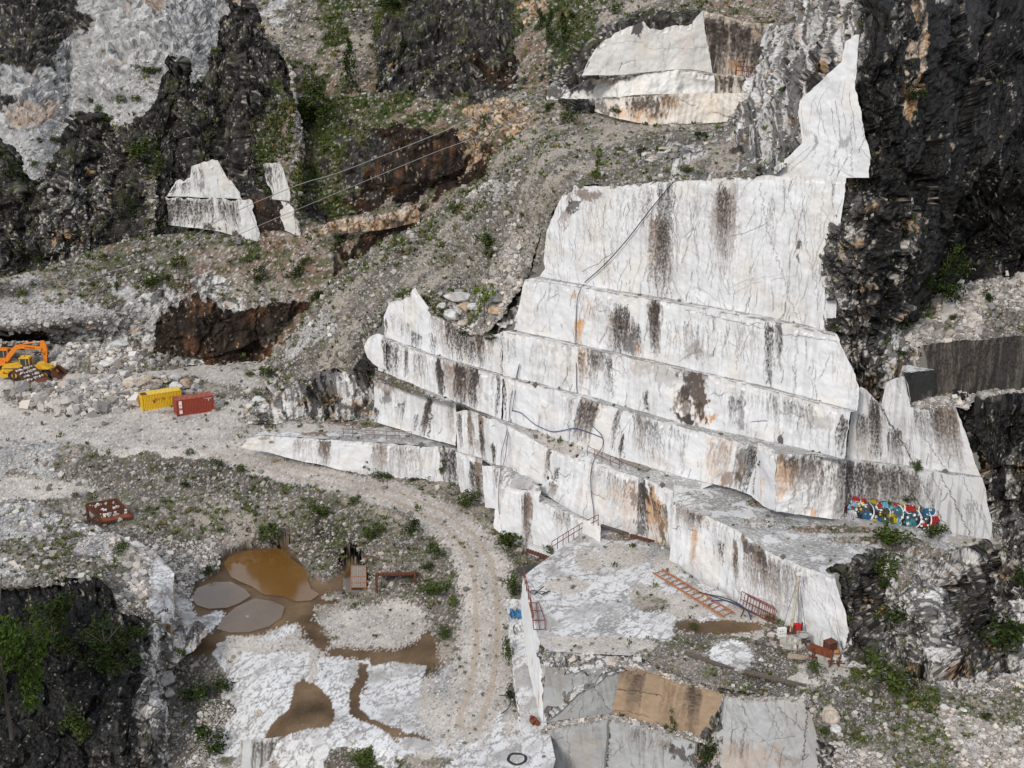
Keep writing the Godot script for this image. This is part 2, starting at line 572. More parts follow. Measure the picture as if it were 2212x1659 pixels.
func wall_rows(called: String, label: String, rows: Array, o := {}) -> MeshInstance3D:
	loft(rows, o.get("sp", 1.65) * 1.18, true)
	var W := gW
	var H := gH
	var flip := facing_away()
	var N := grid_normals(gP, flip)
	var ax: Vector3 = (gP[W - 1] - gP[0]).normalized()
	var jag: float = o.get("jag", 0.22)
	for j in H:
		for i in W:
			var di := mini(i, W - 1 - i)
			var dj := H - 1 - j
			if di < 7 or dj < 7:
				var p := gP[j * W + i]
				if di < 7: p += ax * (n1.get_noise_3d(p.x * 0.3, p.y * 0.35, p.z * 0.3) * 0.8 * jag * (1.0 - di / 7.0))
				if dj < 7: p.y += n1.get_noise_3d(p.x * 0.35, 7.0, p.z * 0.35) * 0.8 * jag * (1.0 - dj / 7.0)
				gP[j * W + i] = p
	wd = PackedFloat32Array(); wd.resize(W * H)
	wb = PackedFloat32Array(); wb.resize(W * H)
	wo = PackedFloat32Array(); wo.resize(W * H)
	wq.resize(W * H)
	for k in W * H: wq[k] = bearing(gP[k])
	var dens: float = W * H / 10000.0
	for s in int(o.get("cracks", 14.0) * dens):
		var down := rng.randf() < 0.8
		crack(rng.randf() * W, rng.randf() * H, rng.randf_range(-0.22, 0.12) if down else rng.randf_range(-1.2, 1.2), int(rng.randf_range(0.10, 0.65) * H), rng.randf_range(0.25, 0.8), 0.62, 0.16)
	for s in int(o.get("mesh", 0.0) * dens):
		crack(rng.randf() * W, rng.randf() * H, rng.randf_range(-2.2, 2.2), int(rng.randf_range(8, 40)), rng.randf_range(0.4, 0.9), 0.8, 0.5)
	for s in int(o.get("drips", 9.0) * dens):
		var y := H - 1.0 if rng.randf() < 0.6 else rng.randf() * H
		drip(wd if rng.randf() < 0.5 else wb, rng.randf() * W, y, y - rng.randf_range(0.08, 0.5) * H, rng.randf_range(0.6, 1.6), rng.randf_range(0.12, 0.5))
	for s in o.get("stains", []):
		var c0 := cell(s[1], s[2])
		var c1 := cell(s[1], s[3])
		var px := 1.65 / float(o.get("sp", 1.65))
		for q in int(s[5] * (2.6 if s[7] > 0.65 else 1.8)):
			var x: float = c0.x + rng.randf_range(-1, 1) * s[6] * px / 1.65
			var j0: float = c0.y + rng.randf_range(-0.1, 0.06) * (c0.y - c1.y)
			var j1: float = lerpf(c0.y, c1.y, rng.randf_range(0.55, 1.1))
			var L := wd if s[0] == "d" else (wb if s[0] == "b" else wo)
			drip(L, x, minf(j0, H - 1), j1, maxf(s[4] / 1.95 * px * rng.randf_range(0.25, 0.8), 0.62), s[7] * rng.randf_range(0.7, 1.08))
	for s in o.get("lines", []):     # hand measured fissures: [strength, width, u, v, u, v, ...]
		for q in range(2, s.size() - 3, 2):
			var A := cell(s[q], s[q + 1])
			var B := cell(s[q + 2], s[q + 3])
			var n := maxi(absi(A.x - B.x), absi(A.y - B.y)) + 1
			for e in n:
				var t := float(e) / n
				var x := lerpf(A.x, B.x, t) + n5.get_noise_2d(q * 7.0, t * n * 0.12) * 1.6
				dab(wd, x, int(lerpf(A.y, B.y, t) + n5.get_noise_2d(q * 3.0 + 50.0, t * n * 0.12)), s[1], s[0])
	# rust or black patches: [layer, u, v, ru, rv, strength]
	for s in o.get("blots", []):
		var c0 := cell(s[1], s[2])
		var L := wd if s[0] == "d" else (wb if s[0] == "b" else wo)
		var ru: float = s[3] / o.get("sp", 1.65)
		var rv: float = s[4] / o.get("sp", 1.65)
		for j in range(maxi(0, int(c0.y - rv * 1.6)), mini(H, int(c0.y + rv * 1.6))):
			for i in range(maxi(0, int(c0.x - ru * 1.6)), mini(W, int(c0.x + ru * 1.6))):
				var d := Vector2((i - c0.x) / ru, (j - c0.y) / rv).length()
				var nz := n1.get_noise_2d(i * 0.05, j * 0.03) * 1.2 + n1.get_noise_2d(i * 0.22, j * 0.10 + 40.0) * 0.7
				var t := smooth(1.15, 0.7, d + nz * 0.9)
				if t > 0.0:
					var k := j * W + i
					L[k] = maxf(L[k], t * s[5])
	var tint: Color = o.get("tint", Color(0.70, 0.705, 0.715))
	var veil: float = o.get("veil", 0.3)
	var relief: float = o.get("relief", 0.16)
	var mats: String = o.get("rock", "")
	var edge: float = o.get("edge", 0.25)
	var stripes: float = o.get("stripes", 0.0)
	var P := PackedVector3Array(); P.resize(W * H)
	var col := PackedColorArray(); col.resize(W * H)
	for j in H:
		for i in W:
			var k := j * W + i
			var p := gP[k]
			var s := p.dot(ax)
			var h := hash1(k * 3 + 1)
			var d := (n1.get_noise_3d(p.x * 0.25, p.y * 0.25, p.z * 0.25) * 1.2 + n5.get_noise_3d(p.x * 0.9, p.y * 0.5, p.z * 0.9) * 0.10) * relief
			var c: Color
			if mats:
				c = ground_colour(mats, p, h, hash1(k * 7 + 5))
				d += crag(p) * o.get("crag", 0.3)
			else:
				var saw := n5.get_noise_2d(s * 0.28 - p.y * 0.30 , s * 0.9 + p.y * 2.2)      # the sweep of the diamond wire
				var soft := n1.get_noise_2d(s * 0.10, p.y * 0.10)
				var run := n1.get_noise_2d(s * 1.3, p.y * 0.10 + 30.0)
				var big := n1.get_noise_2d(s * 0.16 + 60.0, p.y * 0.05)
				var v := 1.0 + 0.035 * saw + 0.06 * soft + 0.05 * (h - 0.5)
				c = tint * v
				c.a = 1.0
				var wash := smooth(0.05, 0.5, run + big * 0.8) * veil
				c = mixc(c, tint * Color(0.55, 0.53, 0.50), wash)
				var cr := smooth(0.16, 0.5, n1.get_noise_2d(s * 0.12 - 80.0, p.y * 0.12))
				c = mixc(c, tint * Color(1.02, 0.92, 0.79), cr * 0.35)
				if stripes > 0.0:
					var sw := n1.get_noise_2d(s * 1.1 + 12.0, p.y * 0.03)
					c = mixc(c, Color(0.48, 0.42, 0.34), smooth(-0.1, 0.3, sw) * stripes * 0.7)
					c = mixc(c, Color(0.045, 0.035, 0.028), smooth(0.12, 0.3, sw) * stripes)
			c = mixc(c, Color(0.55, 0.29, 0.11), wo[k])
			c = mixc(c, Color(0.19, 0.135, 0.10), wb[k])
			c = mixc(c, Color(0.045, 0.036, 0.032), wd[k])
			if wd[k] > 0.75: d -= 0.06
			# edges of the sawn face are chipped
			var je := minf(H - 1 - j, 9999.0)
			if edge > 0.0 and je < 7.0:
				var ch := n1.get_noise_2d(s * 0.8, 9.0) + 0.15
				if ch > je * 0.06:
					d -= edge * clampf(ch * 1.5, 0.0, 1.0)
					c = mixc(c, tint * Color(0.9, 0.86, 0.82), 0.5)
			P[k] = p + N[k] * d
			c.a = 1.0
			col[k] = c
	var out := commit_grid(called, P, col, flip, marble_mat)
	if label: tag(out, label, o.get("cat", "rock face"), "", "structure")
	return out

func line_on(pts: Array, pl: Array) -> Array:
	var out: Array = []
	for p in pts: out.append(on_plane(p[0], p[1], pl) if p.size() < 3 else at(p[0], p[1], p[2]))
	return out

func pts(us: Array, vs: Array, ws: Array) -> Array:
	var out: Array = []
	for i in us.size(): out.append(at(us[i], vs[i], ws[i]))
	return out

# plan lines of the sawn benches (x1, q1, x2, q2)
const PF0 := [17.4, 118.0, 29.5, 106.6]
const PF1 := [3.1, 128.9, 30.0, 105.6]
const PF2 := [2.7, 128.4, 29.6, 105.0]
const PF3 := [-1.1, 130.2, 31.0, 102.6]
const PF4R := [-1.1, 129.4, 25.3, 105.8]
const PF5R := [-1.5, 127.6, 17.5, 110.7]
const PF3L := [-17.5, 147.6, -1.1, 131.0]
const PF4L := [-18.6, 147.4, -1.1, 129.9]
const PF5L := [-18.2, 147.6, -7.3, 138.6]
const PF6 := [-33.0, 144.3, -7.1, 139.0]
const PF8 := [15.9, 107.6, 27.7, 91.3]
const PGW := [33.0, 103.9, 44.0, 98.9]
const PUW := [33.0, 104.5, 44.0, 99.5]
const PK := [36.5, 104.3, 48.0, 107.8]

func back(pl: Array, d: float) -> Array:
	return [pl[0], pl[1] + d, pl[2], pl[3] + d]

func far_country() -> void:
	# pale mountain flank closing the valley
	var us := [-90, 60, 150, 230, 310, 400, 480, 560, 680, 850, 1000, 1250]
	var rows: Array = []
	for r in [[480, 274], [330, 290], [270, 298], [200, 308], [130, 316], [60, 326], [0, 335], [-60, 345], [-150, 360]]:
		var a: Array = []
		for i in us.size(): a.append(at(us[i], r[0] - (20.0 if i % 3 == 1 else 0.0), r[1] + (8.0 if i % 4 == 2 else 0.0)))
		rows.append(a)
	ground("mountain", "pale grey mountain flank of striped bare rock with a white scree band", "mountain", rows,
		["pppppppppppp", "ppppppppgggg", "dfpppppppggg", "dfffpppppggg", "ddffffpppppg", "dddffffdfppg", "dddffffddfpg", "dddddffdddgg", "ddddddfdddgg"], {"sp": 2.0, "rough": 1.25, "wf": 0.05, "wob": 0.5, "ssize": 0.8})
	# dark crags in front of it
	us = [-60, 0, 40, 48, 90, 112, 147, 165, 198, 250, 300, 335, 345, 370, 392, 405, 432, 468, 474, 500, 533, 548, 567, 600, 630, 652]
	var tv := [310, 310, 330, 392, 375, 345, 290, 245, 245, 277, 250, 225, 170, 136, 142, 185, 175, 95, 45, 15, 10, 35, 67, 90, 150, 330]
	rows = []
	for f in [0.0, 0.14, 0.35, 0.6, 0.82, 0.94, 1.0]:
		var a: Array = []
		for i in us.size():
			var bv := 640.0 if us[i] < 60 else (590.0 if us[i] < 640 else 540.0)
			var v := lerpf(bv, tv[i], f)
			var k := tan(deg_to_rad(18.0) + atan((v - 829.5) / FOC))
			a.append(at(us[i], v, 464.0 / (2.0 + k) - 1.5 * sin(f * 3.1) * (1.0 + sin(i * 1.3)) - (3.0 if f == 0.0 else 0.0)))
		rows.append(a)
	var crest: Array = []
	for i in us.size(): crest.append(rows[6][i] + Vector3(0, -14, -4))
	rows.append(crest)
	ground("crag", "dark grey crags with three pinnacles under the white scree band", "crag", rows,
		["bbddddddddbbddddddddddbbbb", "dddddxxxddgddddddxxddddbbb", "ddddxxxxxddgdddddddddddbbv", "dddddxxxxddvddddddddddvvbv", "dddddxdddddddddddddddddvvb", "dddddddddddddddddddddddddg", "ddddddddddddddddddddddggpg", "dddddddddddddddddddddddddd"], {"sp": 1.9, "lin": true, "rough": 1.25, "wob": 0.9, "wf": 0.09, "tuft": 1.6})
	# gravel hill between the crags and the loading place
	us = [-60, 60, 160, 260, 360, 460, 560, 640, 720]
	rows = [pts(us, [790, 785, 780, 790, 795, 790, 790, 775, 740], [7, 7, 7, 7, 7, 7, 7, 7.5, 9]),
		pts(us, [742, 740, 735, 735, 740, 745, 735, 705, 680], [9, 9, 9.5, 9.5, 9.5, 9.5, 10, 13, 15]),
		pts(us, [705, 700, 685, 668, 645, 640, 648, 640, 640], [14, 14, 14.5, 15, 16, 16, 16.5, 17, 18]),
		pts(us, [655, 640, 615, 595, 585, 580, 572, 565, 565], [17, 17.5, 18.5, 19.5, 20, 20, 20, 20.5, 21]),
		pts(us, [612, 590, 556, 525, 508, 500, 500, 505, 505], [20, 20.5, 21.5, 23, 23.5, 24, 24, 24, 24]),
		pts(us, [610, 588, 554, 523, 506, 498, 498, 503, 503], [222, 220, 217, 215, 213, 213, 213, 214, 216])]
	ground("gravel_hill", "weedy terraced gravel hill behind the orange excavator", "hill", rows,
		["ggpwwrrbb", "rrwwwrrbb", "ppppwwybb", "ppyyybbbb", "yyybyyvby", "bbbbyybbb"], {"sp": 2.2, "wob": 0.7, "wf": 0.1, "tuft": 1.5})
	# hillside under the middle berm
	us = [560, 640, 720, 790, 850, 900, 960, 1040, 1100, 1160, 1220, 1300]
	rows = [pts(us, [620, 640, 640, 600, 570, 560, 540, 500, 480, 470, 460, 450], [199, 198, 197, 196, 194, 192, 186, 180, 174, 166, 158, 147]),
		pts(us, [512, 508, 508, 505, 500, 495, 480, 440, 420, 410, 400, 390], [204, 203, 202, 200, 198, 196, 190, 184, 178, 170, 162, 150]),
		pts(us, [470, 470, 475, 470, 460, 445, 430, 405, 385, 360, 335, 320], [213, 212, 211, 209, 206, 204, 197, 189, 183, 176, 169, 160]),
		pts(us, [400, 405, 420, 415, 405, 398, 385, 370, 340, 310, 290, 285], [219, 218, 217, 215, 213, 211, 203, 195, 188, 181, 174, 165]),
		pts(us, [330, 335, 340, 330, 320, 315, 320, 315, 295, 275, 262, 258], [224, 223, 221, 219, 217, 215, 209, 202, 195, 188, 182, 172]),
		pts(us, [250, 265, 275, 268, 262, 270, 275, 265, 250, 245, 240, 248], [231, 229, 227, 225, 222, 219, 214, 209, 203, 197, 190, 178]),
		pts(us, [190, 205, 215, 208, 203, 213, 220, 204, 203, 213, 222, 240], [238, 236, 234, 232, 231, 228, 224, 216, 212, 206, 198, 184]),
		pts(us, [186, 201, 211, 204, 199, 209, 216, 200, 199, 209, 219, 237], [246, 244, 242, 240, 240, 236, 234, 226, 222, 214, 206, 190])]
	ground("hillside", "brown weedy hillside below the middle berm with a rusty hollow", "hillside", rows,
		["bbbbbbbbggyg", "bbbrrrbbggyg", "ddrbbbbbbggy", "bdvrrrrrbbyg", "vdvdrrroobvy", "bvvvvbboobby", "ggvvvvvdggyg", "ggggggggggyg"], {"sp": 2.2, "wob": 0.9, "wf": 0.1, "tuft": 2.0})
	# slope above the berm on the left, cliff in the middle
	us = [540, 600, 660, 720, 780, 830, 870, 920]
	rows = [pts(us, [330, 310, 290, 262, 235, 225, 222, 222], [226, 227, 228, 230, 232, 235, 238, 240]),
		pts(us, [250, 240, 225, 200, 180, 170, 170, 170], [234, 235, 236, 238, 240, 242, 243, 244]),
		pts(us, [160, 150, 140, 130, 120, 110, 110, 110], [244, 245, 246, 248, 249, 250, 250, 250]),
		pts(us, [70, 70, 72, 65, 55, 50, 50, 50], [256, 256, 256, 256, 257, 258, 258, 258]),
		pts(us, [0, 0, 0, 0, -5, -5, -5, -5], [266, 266, 266, 266, 267, 268, 268, 268]),
		pts(us, [-80, -80, -80, -80, -80, -80, -80, -80], [282, 282, 282, 282, 282, 282, 282, 282])]
	ground("gravel_slope", "grey gravel slope with trees left of the dark middle cliff", "slope", rows,
		["gbvvbgbb", "gbvbbbbd", "ggbbgbvd", "gggvgvvd", "gpgvvgvv", "gpggvvvv"], {"sp": 2.3, "tuft": 2.0})
	us = [810, 850, 900, 960, 1020, 1080, 1130, 1170, 1215]
	rows = [pts(us, [222, 218, 222, 226, 212, 208, 205, 200, 200], [236, 236, 236, 234, 231, 228, 226, 224, 222]),
		pts(us, [170, 165, 160, 165, 165, 160, 160, 165, 170], [237, 239, 240, 239, 237, 234, 230, 229, 226]),
		pts(us, [130, 110, 100, 110, 115, 115, 118, 130, 140], [239, 242, 243, 242, 241, 238, 235, 232, 228]),
		pts(us, [100, 60, 50, 60, 65, 70, 80, 95, 110], [244, 246, 247, 247, 246, 244, 240, 236, 232]),
		pts(us, [60, 20, 5, 0, 0, 5, 30, 50, 70], [250, 251, 252, 253, 253, 252, 248, 243, 238]),
		pts(us, [20, -40, -70, -80, -80, -80, -60, -30, -10], [262, 263, 264, 265, 265, 264, 262, 255, 250])]
	ground("cliff", "dark grey cliff rising above the middle berm", "cliff", rows,
		["rxxddrxbb", "dxdddrrrb", "ddddddxob", "vddddddbv", "vvddddvbv", "gvvdddvvv"], {"sp": 2.0, "rough": 1.1, "wob": 0.8, "tuft": 2.0})
	us = [1080, 1150, 1210, 1260, 1320, 1400, 1480, 1560, 1640, 1720, 1790]
	rows = [pts(us, [222, 228, 236, 262, 275, 275, 275, 275, 260, 240, 230], [226, 214, 200, 180, 176, 178, 178, 178, 176, 160, 150]),
		pts(us, [200, 195, 190, 200, 190, 185, 185, 185, 180, 170, 170], [232, 222, 208, 189, 184, 186, 187, 187, 183, 168, 158]),
		pts(us, [140, 130, 120, 120, 105, 110, 115, 115, 110, 110, 110], [238, 229, 216, 199, 190, 191, 192, 192, 190, 178, 168]),
		pts(us, [70, 60, 60, 70, 60, 42, 40, 40, 45, 50, 50], [246, 238, 227, 212, 199, 196, 195, 195, 194, 188, 180]),
		pts(us, [0, 0, 0, 10, 20, 18, 18, 18, 22, 25, 20], [256, 249, 240, 226, 212, 203, 200, 200, 200, 198, 190]),
		pts(us, [-90, -90, -90, -80, -70, -60, -60, -60, -60, -60, -60], [275, 268, 260, 248, 235, 225, 220, 220, 220, 215, 208])]
	ground("upper_slope", "steep slope of brown earth and scrub behind the upper white quarry", "slope", rows,
		["ggydgggggww", "xbxdwggggww", "xbvdxddxxxw", "vbvvxddbbgw", "vovvgggbbgg", "vvvvggggggg"], {"sp": 2.2, "wob": 0.8, "tuft": 2.0})

func upper_quarry() -> void:
	wall("upper_quarry_face", "sunlit white sawn face of the upper quarry, the tall one on its left", [[1262, 150], [1290, 100], [1334, 70], [1371, 50], [1391, 48], [1404, 67], [1464, 57], [1495, 53], [1508, 33], [1516, 24]],
		[[1258, 163], [1290, 162], [1324, 163], [1360, 160], [1385, 158], [1404, 155], [1464, 149], [1495, 150], [1515, 153], [1541, 158]], [17.0, 168.0, 31.0, 172.0],
		{"jag": 0.5, "veil": 0.12, "cracks": 8.0, "drips": 1.0, "tint": Color(0.74, 0.725, 0.70), "blots": [["d", 1376, 62, 14, 16, 0.9], ["d", 1300, 92, 8, 12, 0.8], ["o", 1480, 90, 20, 40, 0.15], ["d", 1270, 140, 6, 14, 0.8]],
		"lines": [[0.5, 0.7, 1290, 107, 1400, 103, 1530, 103], [0.5, 0.7, 1330, 105, 1290, 162], [0.4, 0.7, 1430, 80, 1436, 150], [0.7, 0.9, 1372, 128, 1340, 140]]})
	wall("upper_quarry_flank", "brown streaked side face of the upper quarry beside the tall white face", [[1516, 24], [1560, 33], [1611, 48], [1655, 50], [1700, 52]], [[1541, 158], [1570, 160], [1600, 163], [1631, 167], [1660, 170]], [31.0, 172.0, 38.0, 163.0],
		{"tint": Color(0.50, 0.45, 0.40), "veil": 0.7, "stripes": 0.85, "relief": 0.5, "stains": [["d", 1545, 40, 150, 14, 14, 22, 0.9], ["d", 1600, 55, 160, 12, 10, 20, 0.9], ["d", 1640, 90, 165, 14, 12, 16, 0.95], ["b", 1580, 45, 160, 14, 20, 60, 0.7]], "blots": [["o", 1590, 140, 20, 16, 0.6]]})
	wall("upper_quarry_backwall", "small white wall piece at the top right of the upper quarry", [[1655, 52], [1680, 50], [1700, 52]], [[1640, 100], [1662, 100], [1690, 102]], [34.6, 163.6, 38.4, 159.0], {"stains": [["d", 1660, 55, 98, 5, 12, 12, 0.8]]})
	# ledge and second bench
	var l1 := line_on([[1186, 178, 190.0], [1258, 163], [1324, 163], [1404, 155], [1464, 149], [1541, 158]], [17.0, 168.0, 31.0, 172.0])
	var l0: Array = line_on([[1186, 182, 186.0], [1262, 172, 176.0], [1330, 168, 168.2], [1404, 159, 168.8], [1462, 152, 169.2], [1543, 162, 170.5]], [])
	ground("quarry_ledge", "rubble strewn ledge under the tall upper white face", "ledge", [l0, l1], ["wwwwtt", "wwwttt"], {"lin": true, "ssize": 0.7})
	wall("upper_quarry_bench", "white middle bench of the upper quarry, ragged on its left", [[1186, 182, 186.0], [1262, 172, 176.0], [1330, 168, 168.2], [1404, 159, 168.8], [1462, 152, 169.2], [1543, 162, 170.5]],
		[[1180, 214, 184.0], [1262, 214, 174.0], [1330, 208, 167.0], [1404, 204, 167.8], [1462, 203, 168.6], [1545, 206, 170.0]], [],
		{"tint": Color(0.73, 0.715, 0.69), "relief": 0.5, "cracks": 20.0, "mesh": 12.0, "blots": [["d", 1210, 195, 30, 20, 0.9], ["o", 1300, 178, 20, 8, 0.5], ["d", 1260, 190, 22, 12, 0.8], ["b", 1340, 170, 16, 8, 0.8], ["d", 1195, 205, 14, 10, 0.9]]})
	wall("upper_quarry_bench", "brown side of the middle bench in the upper quarry", [[1462, 149], [1541, 158], [1590, 163], [1634, 170]], [[1470, 200], [1545, 206], [1590, 203], [1634, 199]], [28.5, 171.0, 37.5, 160.0],
		{"tint": Color(0.62, 0.56, 0.48), "veil": 0.6, "stripes": 0.6, "stains": [["d", 1520, 155, 198, 8, 10, 30, 0.85], ["d", 1580, 165, 200, 9, 8, 20, 0.9], ["d", 1615, 165, 200, 10, 8, 12, 0.9], ["o", 1480, 155, 200, 8, 8, 14, 0.4]]})
	wall("upper_quarry_base", "stained ochre lowest bench of the upper quarry above the gravel track", [[1284, 214, 172.0], [1340, 210, 167.0], [1404, 205, 166.0], [1475, 202, 166.0], [1545, 201, 166.0], [1622, 200, 160.0]],
		[[1284, 240, 172.0], [1340, 258, 166.0], [1404, 270, 165.0], [1475, 268, 165.0], [1545, 265, 165.0], [1622, 258, 158.0]], [],
		{"tint": Color(0.68, 0.63, 0.57), "veil": 0.5, "relief": 0.4, "cracks": 18.0, "mesh": 8.0, "stains": [["d", 1400, 206, 262, 6, 16, 40, 0.8], ["d", 1455, 206, 240, 4, 6, 8, 0.7]], "blots": [["o", 1385, 240, 34, 22, 0.55], ["d", 1400, 220, 26, 24, 0.85], ["d", 1310, 232, 20, 18, 0.7], ["o", 1440, 222, 16, 18, 0.6], ["o", 1345, 245, 20, 12, 0.5], ["d", 1585, 250, 10, 9, 0.7]]})
	# smaller old quarry among the crags on the left
	var pl := [-62.0, 207.0, -36.0, 204.5]
	wall("old_quarry_face", "white sawn face among the dark crags, upper step left of the dark slab", [[366, 410], [380, 396], [410, 386], [414, 362], [443, 350], [470, 347], [482, 370], [503, 395], [520, 425]], [[362, 424], [380, 424], [410, 425], [418, 426], [443, 427], [470, 428], [486, 428], [506, 429], [524, 430]], pl,
		{"jag": 0.9, "tint": Color(0.64, 0.64, 0.63), "stains": [["d", 392, 395, 425, 3, 10, 22, 0.8], ["d", 430, 360, 424, 2, 6, 12, 0.7]], "cracks": 26.0, "mesh": 6.0, "blots": [["d", 437, 402, 8, 10, 0.6], ["d", 375, 410, 12, 10, 0.8]]})
	wall("old_quarry_face", "white streaked lower step of the old quarry among the dark crags", [[358, 427], [395, 428], [430, 429], [465, 430], [500, 431], [542, 433]], [[364, 486], [395, 490], [430, 493], [475, 500], [515, 512], [566, 524]], back(pl, -0.8),
		{"jag": 0.7, "tint": Color(0.64, 0.64, 0.63), "cracks": 26.0, "mesh": 5.0, "stains": [["d", 372, 430, 485, 6, 14, 16, 0.95], ["d", 395, 430, 488, 3, 10, 14, 0.9], ["d", 425, 430, 490, 4, 12, 20, 0.9], ["d", 450, 430, 480, 3, 6, 10, 0.9], ["d", 490, 432, 500, 4, 12, 22, 0.9], ["b", 440, 432, 490, 4, 20, 60, 0.6]], "blots": [["d", 362, 470, 10, 26, 0.9], ["d", 458, 490, 14, 10, 0.9], ["d", 510, 512, 12, 10, 0.9]]})
	wall("old_quarry_slab", "dark triangular slab between the white steps of the old quarry", [[522, 428], [560, 418], [590, 428], [608, 436]], [[566, 524], [580, 520], [600, 512], [622, 505]], back(pl, -0.3), {"rock": "r", "tint": Color(0.1, 0.09, 0.08), "relief": 0.3})
	wall("old_quarry_fin", "narrow white fin of sawn marble at the right of the old quarry", [[568, 356], [590, 352], [606, 352], [624, 400]], [[590, 430], [602, 432], [616, 433], [629, 434]], back(pl, -1.2), {"jag": 0.9, "tint": Color(0.66, 0.65, 0.63), "cracks": 20.0, "stains": [["d", 577, 356, 420, 4, 6, 8, 0.9], ["d", 600, 356, 420, 2, 4, 8, 0.7]]})
	wall("old_quarry_fin", "lower part of the white fin, ending in a point by the gravel hill", [[606, 434], [616, 434], [629, 435]], [[612, 496], [630, 504], [652, 514]], back(pl, -1.6), {"jag": 0.9, "tint": Color(0.64, 0.63, 0.61), "cracks": 20.0, "stains": [["d", 640, 460, 505, 3, 3, 5, 0.9]]})
	# dark sawn wall of the hollow
	wall("rust_wall", "large dark brown sawn wall in the hollow of the hillside", [[798, 385], [815, 345], [860, 292], [884, 274], [914, 279], [940, 292], [988, 290], [1002, 330]], [[800, 405], [830, 405], [865, 402], [890, 398], [915, 392], [940, 385], [975, 375], [1004, 360]], [-27.0, 205.0, -8.0, 199.0], {"jag": 0.8, "rock": "r", "relief": 0.4, "crag": 0.25, "sp": 1.8, "edge": 0.0})
	wall("rust_wall", "low rusty rock band where the hollow meets the scree", [[690, 490], [745, 468], [795, 470], [850, 455], [905, 438]], [[690, 506], [745, 503], [795, 500], [850, 492], [905, 478]], [-33.0, 199.5, -16.0, 195.0], {"jag": 0.9, "rock": "o", "relief": 0.5, "sp": 1.8})
	wall("rust_wall", "dark brown wall behind the row of white boulders", [[335, 690], [353, 668], [400, 642], [427, 633], [480, 656], [482, 668], [510, 668], [573, 652], [600, 645], [640, 652], [668, 652]],
		[[330, 770], [355, 775], [400, 778], [427, 778], [470, 768], [490, 760], [520, 752], [560, 730], [590, 712], [630, 690], [668, 668]], [-57.0, 182.5, -30.0, 184.5],
		{"jag": 0.8, "rock": "r", "relief": 0.5, "crag": 0.7, "sp": 1.8})
	wall("rust_wall", "short dark wall behind the orange excavator", [[-40, 710], [20, 711], [60, 713], [98, 716]], [[-40, 745], [20, 746], [60, 746], [98, 744]], [-85.0, 190.0, -70.0, 190.0], {"jag": 0.8, "rock": "r", "relief": 0.4, "sp": 1.8})

